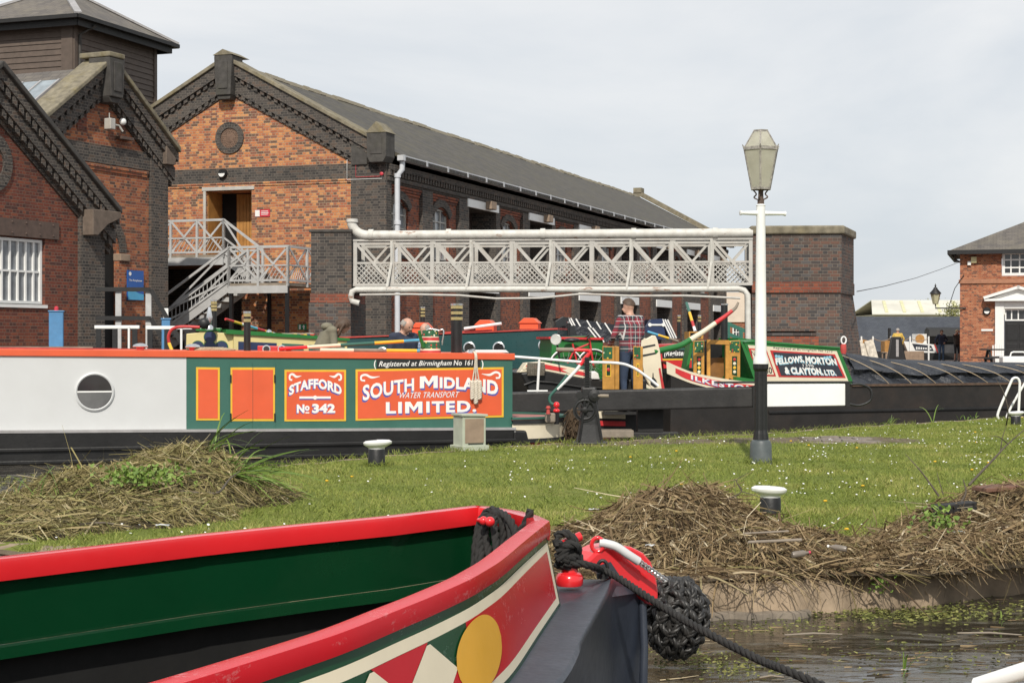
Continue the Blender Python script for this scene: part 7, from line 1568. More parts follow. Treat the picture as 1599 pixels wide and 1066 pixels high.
fd_ = [surf(0, 1)[0]+Zv(.002)]+[p+Zv(.0) for p in edge_full[5:18]][::-1]+[stem+Zv(.06)]+[far_edge[-1]+Zv(.02), fi[0]+Zv(-.32)]
fcen = Vector((sum(p.x for p in fd_)/len(fd_), sum(p.y for p in fd_)/len(fd_), .30))
MB().add([fcen]+fd_, [(0, i+1, (i+1) % len(fd_)+1) for i in range(len(fd_))]).build('fore_deck', M['blue_black'], boat, fixn=False)
low = []
for i, p in enumerate(edge_full):
    k = min(1, i/22); n = surf(min(ss, key=lambda s: (surf(s, 1)[0]-p).length), 1)[1]
    low.append((p, n, k))
hr = []
for p, n, k in low:
    st_b = Vector((stem.x-.02, stem.y-.03, WATER-.3)); b = p-n*.10; b.z = WATER-.3; b = st_b.lerp(b, k)
    m1 = p.lerp(b, .06)+n*.0; hr.append([p+Zv(.004), p+n*.012*k+Zv(-.012), p+n*.004*k+Zv(-.028), p.lerp(b, .5)+n*.015*k, b])
MB().grid(hr).build('hull', M['blue_black_side'], boat, smooth=60, fixn=False)
fr_e = far_edge+[stem+Zv(.06)]
MB().grid([[p, Vector((p.x, p.y, WATER-.4))] for p in fr_e]).build('far_hull', M['blue_black_side'], boat, smooth=40, fixn=False)
MB().tube([stem+Vector((.004, -.01, .02)), P(1006, 1010, 7.24), P(1004, 1090, 7.2), Vector((stem.x-.01, stem.y-.05, WATER-.3))], [.018, .018, .02, .02], 8).build('stem_bar', M['blue_black_side'], boat, smooth=50)
# red cant at the stem head
SC = Frame(915, 6.92, 48)
cant = [(912, 882), (916, 873), (928, 862), (945, 854), (965, 850.5), (985, 853), (1003, 862), (1015, 876), (1022, 896), (1026, 920), (1026, 938), (1018, 946), (1010, 935), (1000, 925), (975, 910), (955, 898), (935, 888)]
CTF = Frame(968, 7.12, 34)
MB().prism(CTF, [CTF.uz(x, y) for x, y in cant], -.012, .13).build('red_cant', M['red'], boat, bevel=.012)
MB().prism(CTF, [CTF.uz(x, y) for x, y in ((926, 884), (950, 876), (968, 903), (957, 900))], -.016, -.0122).build('cant_recess', M['blue_black'], boat)
# stud with knotted rope, fairlead, chain and fender
sb2 = P(889, 898, 6.72); MB().lathe(sb2-Zv(.04), [(.052, 0), (.056, .01), (.056, .035), (.045, .05), (.035, .055), (.03, .16)], 20).build('stud', M['red'], boat, smooth=40)
MB().tube([P(868, 852, 6.7), P(906, 837, 6.75)], [.013, .02], 10).build('stud_bar', M['red'], boat, smooth=50)
fl_ = P(941, 889, 6.9); MB().lathe(fl_-Zv(.035), [(.026, 0), (.026, .02), (.014, .03)], 12).build('fairlead_base', M['black_iron'], boat, smooth=40); MB().tube([fl_+Vector((math.cos(a)*.02, 0, .01+math.sin(a)*.028)) for a in np.linspace(0, 6.28, 16)], .008, 8, cap=False).build('fairlead_ring', M['black_iron'], boat, smooth=60)
kn = MB(); kc = P(885, 866, 6.70); sc_ = 6.7/FPX
def kp(x, y, d=0): return P(x, y, 6.70+d)
for pts in ([(868, 838), (878, 832), (892, 836), (898, 850), (888, 858), (872, 854), (868, 842)], [(870, 860), (884, 850), (900, 852), (902, 866), (886, 872), (870, 868)], [(869, 872), (886, 864), (904, 868), (903, 880), (884, 884), (868, 880)], [(872, 846), (882, 862), (896, 878)], [(896, 838), (886, 856), (872, 876)]):
    rope_mesh(kn, [kp(x, y, random.uniform(-.05, .03)) for x, y in pts], .0175, n=5)
rope_mesh(kn, [kp(880, 880, -.03), P(905, 879, 6.68), P(925, 884, 6.72), P(941, 889, 6.88), P(965, 901, 6.8), P(1000, 924, 6.6), P(1050, 956, 6.35), P(1100, 985, 6.1), P(1190, 1031, 5.75), P(1275, 1066, 5.4), Vector((1.7, 4.4, .0)), Vector((2.2, 3.2, -.04)), Vector((2.3, 2.7, -.035))], .0155, n=8)
tag(kn.build('mooring_rope', M['rope_black'], smooth=60), 'black mooring rope knotted on the red stud and running down to the right', 'rope')
cr = MB()
def ip(x, y, d): return P(x, y, d)
for pts in ([(741, 884, 6.55), (743, 850, 6.6), (750, 815, 6.64), (762, 798, 6.66), (775, 797, 6.62), (784, 812, 6.58), (786, 845, 6.55), (783, 872, 6.5)], [(752, 878, 6.5), (753, 845, 6.58), (757, 820, 6.6), (768, 803, 6.62), (786, 803, 6.58), (796, 822, 6.52), (799, 850, 6.46)], [(765, 872, 6.5), (761, 850, 6.55), (756, 825, 6.6)], [(776, 865, 6.45), (774, 840, 6.5), (772, 815, 6.58), (780, 801, 6.6), (795, 810, 6.52), (806, 832, 6.45), (812, 842, 6.42)], [(790, 850, 6.45), (800, 842, 6.44), (815, 826, 6.42), (824, 810, 6.42), (829, 796, 6.42)], [(748, 890, 6.5), (747, 860, 6.55), (754, 818, 6.62)]):
    rope_mesh(cr, [ip(*p) for p in pts], .0165, n=5)
tag(cr.build('coiled_rope', M['rope_black'], smooth=60), 'black rope hung in loops over the pegs inside the red rimmed bow', 'rope')
mb = MB(); mb.tube([P(748, 812, 6.62), P(768, 815, 6.48)], .011, 8); mb.ball(P(755, 812.5, 6.52), .018, 8); mb.ball(P(765, 814, 6.46), .02, 8); mb.build('peg', M['red'], boat, smooth=60)
wt = MB().tube(smooth_path([P(936, 847, 7.05), P(945, 848, 7.05), P(962, 853, 7.05), P(980, 865, 7.06), P(997, 876, 7.08)], 5), .0185, 12); ws_ = thing('white_sleeve', 'white plastic sleeve and wire tether from red bow to the rope fender', 'tether', P(970, 870, 7.05)); wt.build('sleeve', M['pale_grey'], ws_, smooth=60)
mb = MB(); mb.tube(smooth_path([P(997, 876, 7.08), P(1008, 884, 7.1), P(1018, 890, 7.12), P(1030, 900, 7.15), P(1040, 907, 7.16)], 4), .006, 6)
for k in range(8):
    p = P(997, 876, 7.08).lerp(P(1040, 907, 7.16), (k+.5)/8); mb.tube([p+Vector((math.cos(a)*.014, 0, math.sin(a)*.009)) for a in np.linspace(0, 6.28, 9)], .004, 5, cap=False)
mb.build('wire', M['chrome'], ws_, smooth=60)
MB().tube([P(933, 850, 7.05)+Vector((math.cos(a)*.025, 0, math.sin(a)*.03)) for a in np.linspace(0, 6.28, 14)], .009, 8, cap=False).build('ring', M['red'], boat, smooth=60)
# button fender: a ball of knotted rope
fc = P(1055, 963, 7.42); fe = thing('bow_fender', 'large black knotted rope button fender on the foreground bow', 'fender', fc-Zv(.18))
mb = MB(); mb.ball(fc, 1, 14, sc=(.122, .122, .155)); 
t = NT('tarred_rope'); co = t.coord(); t.set(t.ramp(t.noise(25, co, 4), [(.3, (.012,.012,.012)), (.7, (.04,.037,.034))]), .45, 0, .5); t.bump(t.noise(90, co, 3), .5, .004); M['tarred'] = t.m
mb.build('core', M['tarred'], fe, smooth=60)
kn = MB(); NRw, NCl = 8, 10
def ep(th, p_, h_):
    k = 1+h_; w_ = 1+.07*mnoise.noise(Vector((math.cos(p_)*2, math.sin(p_)*2, th*2))); return fc+Vector((math.sin(th)*math.cos(p_)*.125*k*w_, math.sin(th)*math.sin(p_)*.125*k*w_, math.cos(th)*.158*k*w_))
j = lambda a=.06: random.uniform(-a, a)
for r in range(NRw):
    th0 = math.pi*(.05+.86*r/NRw); th1 = math.pi*(.05+.86*(r+1.5)/NRw)
    for c in range(NCl):
        ph = 2*math.pi*(c+(r % 2)*.5)/NCl+j(); dp = math.pi/NCl*1.05
        for sg in (-1, 1):
            rope_mesh(kn, [ep(th0+j(), ph+sg*dp+j(), -.06), ep(th0+(th1-th0)*.35+j(), ph+sg*dp*.75+j(), .09+j(.04)), ep(th0+(th1-th0)*.7+j(), ph+sg*dp*.2+j(), .13+j(.05)), ep(th1+j(), ph-sg*dp*.35+j(), -.03)], random.uniform(.013, .017), n=3)
kn.build('knotted_cover', M['tarred'], fe, smooth=60)
# ------------------------------------------------------------------ people
def cloth(name, col, rough=.85): return paint(name, col, rough, .18, 7, .2, .15, dcol=tuple(c*.5 for c in col))
M['skin'] = paint('skin', (.52,.30,.215), .5, .08, 12, .05, .1, dcol=(.5,.24,.17))
t = NT('plaid_shirt'); co = t.coord(); sp = t.new('ShaderNodeSeparateXYZ'); t.link(co, sp.inputs[0])
def wv(x, per, ph, lo): return t.math('LESS_THAN', t.math('ABSOLUTE', t.math('SUBTRACT', t.math('FRACT', t.math('ADD', t.math('DIVIDE', x, per), ph)), .5)), lo)
hx = t.math('ADD', sp.outputs['X'], t.math('MULTIPLY', sp.outputs['Y'], .6)); zz_ = sp.outputs['Z']
b1 = t.math('MAXIMUM', wv(hx, .085, .0, .05), wv(zz_, .085, .0, .05)); r1_ = t.math('MULTIPLY', t.math('ADD', wv(hx, .17, .25, .25), wv(zz_, .17, .25, .25)), .5)
t.set(t.mix(b1, t.mix(r1_, (.035,.055,.065), (.26,.028,.045)), (.55,.53,.52)), .9); M['plaid'] = t.m
t = NT('blue_check_shirt'); co = t.coord(); sp = t.new('ShaderNodeSeparateXYZ'); t.link(co, sp.inputs[0]); hx = sp.outputs['X']; zz_ = sp.outputs['Z']
b1 = t.math('MULTIPLY', t.math('ADD', wv(hx, .06, .0, .22), wv(zz_, .06, .0, .22)), .5); t.set(t.mix(b1, (.42,.50,.62), (.10,.16,.30)), .9); M['check'] = t.m
def capsule(mb, a, b, r0, r1, n=8):
    a = Vector(a); b = Vector(b); m = 6; mb.tube([a.lerp(b, i/m) for i in range(m+1)], [r0+(r1-r0)*i/m for i in range(m+1)], 10); mb.ball(a, r0, 7); mb.ball(b, r1, 7)
def person(lab, base, yaw, hgt, top, legs, hair, shoes=None, pose=None, hairstyle='short', voxel=.016, shorts=False, group=None, sleeve=True, bulk=1.0):
    """one continuous body grown from tapered limbs; yaw 0 faces the camera"""
    J = dict(pelvis=(0, 0, .96), waist=(0, 0, 1.10), chest=(0, .01, 1.32), neck=(0, 0, 1.49), head=(0, .02, 1.63),
             shL=(-.185, 0, 1.43), shR=(.185, 0, 1.43), elL=(-.25, -.03, 1.15), elR=(.25, -.03, 1.15), wrL=(-.25, .08, .92), wrR=(.25, .08, .92),
             hipL=(-.095, 0, .93), hipR=(.095, 0, .93), knL=(-.11, .03, .50), knR=(.11, .03, .50), anL=(-.12, -.02, .08), anR=(.12, -.02, .08))
    if pose: J.update(pose)
    J = {k: Vector(v) for k, v in J.items()}
    bones = []; mb = MB()
    def cap(a, b, r0, r1, g):
        A_ = J[a] if isinstance(a, str) else Vector(a); B_ = J[b] if isinstance(b, str) else Vector(b); capsule(mb, A_, B_, r0, r1); bones.append((A_, B_, max(r0, r1), g))
    hd = J['head']; up = (hd-J['neck']).normalized()
    if pose and 'up' in pose: up = Vector(pose['up']).normalized()
    fw = Vector((0, 1, 0)); fw = (fw-up*fw.dot(up)).normalized(); rt_ = fw.cross(up)
    if pose and 'look' in pose: 
        fw = Vector(pose['look']); fw = (fw-up*fw.dot(up)).normalized(); rt_ = fw.cross(up)
    cap(J['neck']-up*.03, hd-up*.06, .058, .058, 'skin')
    mb.ball(hd+up*.01, .1, 9, sc=(.82, .95, 1.18)); bones.append((hd-up*.09, hd+up*.05, .1, 'skin'))
    cap(hd-up*.055+fw*.03, hd-up*.07+fw*.055, .055, .04, 'skin')                       # jaw
    cap(hd-up*.0+fw*.088, hd-up*.03+fw*.105, .010, .017, 'skin')                       # nose
    cap(hd-up*.065+fw*.086-rt_*.018, hd-up*.065+fw*.086+rt_*.018, .010, .010, 'skin')  # mouth
    for s in (-1, 1): cap(hd+rt_*(.086*s)+up*.015, hd+rt_*(.09*s)-up*.03, .018, .012, 'skin')   # ears
    for s in (-.07, 0, .07): cap(Vector((s, 0, 0))+J['pelvis'], Vector((s*1.2, 0, 0))+J['waist'], .115, .105, 'top' if s == 9 else 'hip')
    for s in (-.08, 0, .08): cap(Vector((s, 0, 0))+J['waist'], Vector((s*1.25, 0, 0))+J['chest'], .112, .12, 'top')
    for sd_, sg in (('L', -1), ('R', 1)):
        cap(J['chest']+Vector((.1*sg, 0, .02)), 'sh'+sd_, .10, .075, 'top'); cap(J['neck']-up*.04, 'sh'+sd_, .06, .07, 'top')
        cap('sh'+sd_, 'el'+sd_, .066, .05, 'top'); cap('el'+sd_, 'wr'+sd_, .05, .037, 'top' if sleeve else 'skin')
        d = (J['wr'+sd_]-J['el'+sd_]).normalized(); w_ = J['wr'+sd_]; pl_ = w_+d*.085; side = d.cross(Vector((0, 1, 0.3))).normalized()
        cap(w_, pl_, .034, .036, 'skin')
        for k in range(4): cap(pl_+side*(.022*(k-1.5)), pl_+side*(.024*(k-1.5))+d*(.06+.012*(k in (1, 2)))+Vector((0, .015, 0)), .012, .009, 'skin')
        cap(w_+d*.03, w_+d*.07-side*.045*sg+Vector((0, .02, 0)), .014, .010, 'skin')
        cap('hip'+sd_, 'kn'+sd_, .095, .062, 'legs'); cap('kn'+sd_, 'an'+sd_, .058, .042, 'shin' if shorts else 'legs')
        a = J['an'+sd_]; cap(a-Vector((0, .03, .03)), a+Vector((0, .15, -.045)), .045, .035, 'shoes')
    k = hgt/1.75; rot = Matrix.Rotation(R(180+yaw), 3, 'Z'); base = Vector(base)
    me = bpy.data.meshes.new('tmp'); me.from_pydata(mb.v, [], mb.f); ob = bpy.data.objects.new('tmp', me); COL.objects.link(ob)
    md = ob.modifiers.new('r', 'REMESH'); md.mode = 'VOXEL'; md.voxel_size = voxel; sm = ob.modifiers.new('s', 'SMOOTH'); sm.iterations = 2; sm.factor = .5
    dg = bpy.context.evaluated_depsgraph_get(); m2 = bpy.data.meshes.new_from_object(ob.evaluated_get(dg)); bpy.data.objects.remove(ob); bpy.data.meshes.remove(me)
    o = bpy.data.objects.new('person', m2); COL.objects.link(o); o.location = base; o.rotation_euler = (0, 0, R(180+yaw)); o.scale = (k*bulk, k*bulk, k)
    tag(o, lab, 'person', group); OFF[o.name] = base
    mats = [M['skin'], top, legs, shoes or M['black_panel']]; m2.materials.clear()
    for x in mats: m2.materials.append(x)
    nf = len(m2.polygons); ce = np.empty(nf*3); m2.polygons.foreach_get('center', ce); ce = ce.reshape(-1, 3); best = np.full(nf, 1e9); idx = np.zeros(nf, int)
    gi = {'skin': 0, 'top': 1, 'hip': 2, 'legs': 2, 'shin': 0, 'shoes': 3}
    for A_, B_, r_, g in bones:
        a = np.array(A_); ab = np.array(B_)-a; tt = np.clip(((ce-a)@ab)/max(1e-9, ab@ab), 0, 1); d = np.linalg.norm(ce-(a+tt[:, None]*ab), axis=1)-r_; w_ = d < best; best[w_] = d[w_]; idx[w_] = gi[g]
    hemz = J['pelvis'][2]-.03; idx[(idx == 2) & (ce[:, 2] > hemz)] = 1
    m2.polygons.foreach_set('material_index', idx.tolist()); m2.polygons.foreach_set('use_smooth', [True]*nf); m2.update()
    def child(nm, mbb, mat):
        me_ = bpy.data.meshes.new(nm); me_.from_pydata(mbb.v, [], mbb.f); me_.materials.append(mat); me_.polygons.foreach_set('use_smooth', [True]*len(me_.polygons)); c = bpy.data.objects.new(nm, me_); COL.objects.link(c); c.parent = o; return c
    h = MB(); n = 12; rowsH = []
    low = {'short': 1.75, 'bald': 1.9, 'long': 2.3}[hairstyle]
    for i in range(n+1):
        th = low*i/n; row = []
        for j in range(20):
            ph = 2*math.pi*j/20; d = Vector((math.cos(ph), math.sin(ph)))
            front = max(0, d.y); thm = th*(1-.48*front) if hairstyle != 'bald' else th
            k_ = .112*(1+.05*mnoise.noise(Vector((d.x*4, d.y*4, th*5))))
            zoff = 0
            if hairstyle == 'bald': thm = .95+.75*i/n; k_ *= .97 if front < .35 else .6
            row.append(hd+up*.012+(rt_*d.x*.90+fw*d.y*.98)*math.sin(thm)*k_+up*math.cos(thm)*k_*1.12)
        rowsH.append(row)
    h.grid(rowsH, close=True)
    if hairstyle == 'long':
        for j in range(26):
            ph = random.uniform(math.pi*.95, math.pi*2.05); q = hd+(rt_*math.cos(ph)+fw*math.sin(ph)*.9)*.09; h.tube(smooth_path([q+up*.03, q-up*.08, q-up*.2+fw*.02], 3), [.022]*6+[.008], 5)
    child('hair', h, hair)
    e = MB()
    for s in (-1, 1): e.ball(hd+fw*.088+rt_*(.034*s)+up*.01, .0095, 5)
    child('eyes', e, M['black_panel'])
    return o
hair_b = paint('brown_hair', (.075,.045,.028), .6, .3, 30, .4, .1); hair_g = paint('grey_hair', (.35,.32,.29), .6, .2, 30, .4, .1); hair_f = paint('fair_hair', (.45,.33,.19), .6, .2, 30, .4, .1)
denim = cloth('denim', (.035,.055,.10)); jeans = cloth('blue_jeans', (.075,.13,.22)); navy_c = cloth('navy_wool', (.028,.035,.062)); olive = cloth('olive_parka', (.19,.175,.125)); yellow_c = cloth('yellow_jacket', (.62,.42,.09)); brown_c = cloth('brown_top', (.075,.062,.055)); dark_c = cloth('dark_trousers', (.03,.03,.035))
stage = MB().plan([(-3.6, 24.6), (-.9, 25.6), (-.9, 30.2), (-2.6, 30.2)], -.16, -.03); kind(stage.build('landing_stage', M['plank']), 'structure')
pm_ = P(983, 467, 26.75); fz = pm_.z-1.80
MB().box(KD, (KD.u(946), KD.u(1006)), (.2, .88), (fz-.04, fz)).build('cockpit_floor', M['black_wood'], kb_)
person('person in red and navy plaid shirt and jeans, back turned, standing between grained cabin doors', (pm_.x, pm_.y-.18, fz), 212, 1.80, M['plaid'], denim, hair_b, pose=dict(elL=(-.27, .06, 1.17), elR=(.27, .06, 1.17), wrL=(-.20, .28, 1.02), wrR=(.20, .28, 1.02), head=(0, .04, 1.63), look=(-1.3, 1, -.25)))
pn1 = P(630, 496, 28.0); person('balding person in navy jacket and glasses looking down, behind the green boat roof', (pn1.x, pn1.y, -.03), 48, pn1.z+.03, navy_c, dark_c, hair_g, bulk=1.22, hairstyle='bald', pose=dict(head=(0, .07, 1.62), wrL=(-.1, .3, 1.05), wrR=(.12, .3, 1.05), look=(0, 1, -.45)))
pn2 = P(668, 504, 28.6); person('balding person in blue checked shirt, mostly hidden behind the painted water can', (pn2.x, pn2.y, -.03), -50, pn2.z+.03, M['check'], dark_c, hair_g, hairstyle='bald', pose=dict(head=(0, .06, 1.62), look=(0, 1, -.4)))
pn3 = P(522, 506, 25.6); person('long haired person in olive hooded parka stooping to the right above the boat roof', (pn3.x-.20, pn3.y, .10), 105, (pn3.z+.03)*1.08, olive, dark_c, hair_b, hairstyle='long', bulk=1.12, pose=dict(chest=(0, .10, 1.30), neck=(0, .18, 1.42), head=(0, .30, 1.47), shL=(-.19, .12, 1.39), shR=(.19, .12, 1.39), elL=(-.24, .15, 1.12), elR=(.24, .15, 1.12), wrL=(-.15, .38, 1.05), wrR=(.15, .38, 1.05), look=(0, 1, -.7), up=(0, .5, .87)))
hd_o = bpy.data.objects[[o.name for o in bpy.data.objects if o.name.startswith('person')][-1]]
mbh = MB(); mbh.ball((0, .08, 1.45), .11, 10, sc=(1.15, .8, .6)); me_ = bpy.data.meshes.new('hood'); me_.from_pydata(mbh.v, [], mbh.f); me_.materials.append(olive); me_.polygons.foreach_set('use_smooth', [True]*len(me_.polygons)); ho = bpy.data.objects.new('hood', me_); COL.objects.link(ho); ho.parent = hd_o
f1 = P(1402, CY, 89.2); person('person in yellow jacket seen from behind, standing behind the dark marker post', (f1.x, f1.y, WH), 175, 1.78, yellow_c, dark_c, hair_g, voxel=.022, pose=dict(elL=(-.32, 0, 1.2), elR=(.32, .0, 1.2)))
f2 = P(1470, CY, 92); person('person in navy sweatshirt and blue jeans with hand on hip by the far boat', (f2.x, f2.y, WH), 12, 1.72, navy_c, jeans, hair_b, voxel=.022, pose=dict(elL=(-.38, -.02, 1.2), wrL=(-.17, .1, 1.04), elR=(.36, .0, 1.2), wrR=(.42, .1, 1.0)))
f3 = P(1494, CY, 90.5); person('person in brown top and black shorts with raised arms at the house corner', (f3.x, f3.y, WH), 20, 1.72, brown_c, dark_c, hair_f, voxel=.022, shorts=True, sleeve=False, pose=dict(elL=(-.30, .15, 1.42), elR=(.30, .15, 1.42), wrL=(-.10, .18, 1.58), wrR=(.10, .18, 1.58)))
gl_ = None
# ------------------------------------------------------------------ grass, daisies, reed heaps, floating weed
def ribbon_cloud(name, base, dirs, length, width, bend, rnd, mat, seg=3, up=None, label=None, cat=None, parent=None):
    """many narrow bent strips as one mesh; base (n,3), dirs (n,3), bend (n,3) added quadratically"""
    n = len(base); t_ = np.linspace(0, 1, seg+1)
    side = np.cross(dirs, rng.normal(size=(n, 3))); side /= np.linalg.norm(side, axis=1)[:, None]+1e-9
    P_ = base[:, None, :]+dirs[:, None, :]*(length[:, None]*t_)[:, :, None]+bend[:, None, :]*(t_**2)[None, :, None]
    w_ = width[:, None]*(1-.65*t_**2)[None, :]/2
    L_ = P_-side[:, None, :]*w_[:, :, None]; R_ = P_+side[:, None, :]*w_[:, :, None]
    V = np.stack([L_, R_], 2).reshape(n, -1, 3); m = 2*(seg+1)
    q = np.array([[2*i, 2*i+1, 2*i+3, 2*i+2] for i in range(seg)]); F_ = (q[None]+(np.arange(n)*m)[:, None, None]).reshape(-1, 4)
    V = V.reshape(-1, 3); off = V.mean(0); off[2] = V[:, 2].min()
    me = bpy.data.meshes.new(name); me.vertices.add(len(V)); me.vertices.foreach_set('co', (V-off).astype(np.float32).ravel())
    me.loops.add(F_.size); me.loops.foreach_set('vertex_index', F_.ravel().astype(np.int32)); me.polygons.add(len(F_)); me.polygons.foreach_set('loop_start', np.arange(0, F_.size, 4, dtype=np.int32))
    me.update(calc_edges=True); me.materials.append(mat)
    a = me.attributes.new('rnd', 'FLOAT', 'POINT'); a.data.foreach_set('value', np.repeat(rnd, m).astype(np.float32))
    o = bpy.data.objects.new(name, me); COL.objects.link(o); o.location = off
    if parent is not None: o.parent = parent; o.location = off-np.array(OFF[parent.name])
    kind(o, 'stuff', label, cat); return o
def attr_mat(name, els, rough=.8):
    t = NT(name); at = t.new('ShaderNodeAttribute'); at.attribute_name = 'rnd'; c = t.ramp(at.outputs['Fac'], els); t.set(c, rough, 0, .25); return t.m
NLf = np.array([tuple(p) for p in near_line]); FLf = np.array([tuple(p) for p in far_line])
def lawn_scatter(n, k0=.02, k1=.98, i0=20, i1=NS-25):
    # even by area: pick a column, accept by its length
    lens = np.linalg.norm(FLf-NLf, axis=1); wid = np.linalg.norm(np.gradient(NLf+FLf, axis=0), axis=1); w_ = (lens*wid)[i0:i1]; w_ /= w_.sum()
    ci = rng.choice(np.arange(i0, i1), n, p=w_); f = rng.random(n); k = rng.uniform(k0, k1, n)
    A_ = NLf[ci]*(1-f)[:, None]+NLf[ci+1]*f[:, None]; B_ = FLf[ci]*(1-f)[:, None]+FLf[ci+1]*f[:, None]
    return A_*(1-k)[:, None]+B_*k[:, None]
def earth(p): # bare ground near the gate
    c = np.array([[.95, 21.2, .8, .5], [2.4, 21.6, 1.5, .5], [3.9, 21.9, 1.3, .75], [4.6, 22.0, .7, .7]]); d = np.min([np.hypot((p[:, 0]-a)/rx, (p[:, 1]-b)/ry) for a, b, rx, ry in c], 0); return d
n = 190000; b = lawn_scatter(n); b = b[(earth(b) > 1.0+.3*rng.normal(size=n))]; n = len(b)
d = np.stack([rng.normal(0, .45, n), rng.normal(0, .45, n), np.ones(n)], 1); d /= np.linalg.norm(d, axis=1)[:, None]
clump = np.array([mnoise.noise(Vector((x*1.3, y*1.3, 9))) for x, y in b[:, :2]]); b[:, 2] = np.array([lawn_z(x, y) for x, y in b[:, :2]])-.004
M['blade'] = attr_mat('grass_blades', [(0, (.10,.14,.026)), (.45, (.20,.24,.05)), (.8, (.285,.29,.08)), (1, (.38,.35,.14))])
ribbon_cloud('grass', b, d, rng.uniform(.018, .04, n)*(1+.5*clump), np.full(n, .007), np.stack([rng.normal(0, .012, n), rng.normal(0, .012, n), np.full(n, -.004)], 1), np.clip(.45+.5*clump+rng.normal(0, .16, n), 0, 1), M['blade'], seg=1, label='short mown grass covering the lawn', cat='grass')
bs_ = []
for c, r_, k in ((G(1188, 722), .15, 260), (G(588, 727), .10, 200), (G(1203, 809), .09, 220), (G(743, 703), .24, 260), (G(920, 693), .24, 120), (G(1586, 664), .1, 80)):
    an = rng.uniform(0, 6.28, k); rr_ = r_*rng.uniform(.95, 1.5, k); bs_.append(np.stack([c.x+np.cos(an)*rr_, c.y+np.sin(an)*rr_, np.zeros(k)], 1))
tf = lawn_scatter(1500, .03, .99); tf = tf[np.array([mnoise.noise(Vector((x*.9, y*.9, 21))) for x, y in tf[:, :2]]) > .18]; tf = np.repeat(tf, 14, 0)+rng.normal(0, .035, (len(tf)*14, 3))*np.array([1, 1, 0]); tf[:, 2] = 0; fe_ = np.repeat(FLf[40:120], 22, 0)+rng.normal(0, .07, (80*22, 3))*np.array([2, 1, 0]); fe_[:, 2] = 0
bs_ = np.concatenate(bs_+[tf, fe_]); n = len(bs_); d = np.stack([rng.normal(0, .5, n), rng.normal(0, .5, n), np.ones(n)], 1); d /= np.linalg.norm(d, axis=1)[:, None]
ribbon_cloud('long_grass', bs_, d, rng.uniform(.04, .09, n), np.full(n, .006), np.stack([rng.normal(0, .03, n), rng.normal(0, .03, n), np.full(n, -.01)], 1), np.clip(rng.normal(.35, .2, n), 0, 1), M['blade'], seg=2, label='longer grass tufts round the posts and along the lawn edge', cat='grass')
# daisies and dandelions
dm = MB(); pts = lawn_scatter(1500, .12, .97); dens = np.array([mnoise.noise(Vector((x*.6, y*.6, 4))) for x, y in pts[:, :2]]); kf = (pts[:, 0] > -1) * .2
sel = pts[rng.random(len(pts)) < np.clip(.22+dens*1.1+kf+.25*(pts[:, 0] > 3.2), .05, .95)]
for x, y, z in sel:
    z0 = lawn_z(x, y); r_ = random.uniform(.006, .0115); tl = (random.gauss(0, .25), random.gauss(-.25, .25)); n_ = Vector((tl[0], tl[1], 1)).normalized(); X_ = n_.orthogonal().normalized(); Y_ = n_.cross(X_); c = Vector((x, y, z0+random.uniform(.03, .045)))
    dm.add([c]+[c+(X_*math.cos(k*1.0472)+Y_*math.sin(k*1.0472))*r_ for k in range(6)], [(0, k+1, (k+1) % 6+1) for k in range(6)])
kind(dm.build('daisies', paint('daisy_white', (.82,.82,.80), .8, .05, 5, 0, .1), base=(0, 15, 0), fixn=False), 'stuff', 'small white daisies scattered over the lawn', 'daisies')
dn = MB()
for x, y, z in lawn_scatter(34, .1, .95): dn.ball((x, y, lawn_z(x, y)+.035), .017, 4, sc=(1, 1, .5))
kind(dn.build('dandelions', paint('dandelion_yellow', (.75,.45,.02), .8, .1, 5, 0, .05), base=(0, 15, 0)), 'stuff', 'few yellow dandelions dotted over the lawn', 'dandelions')
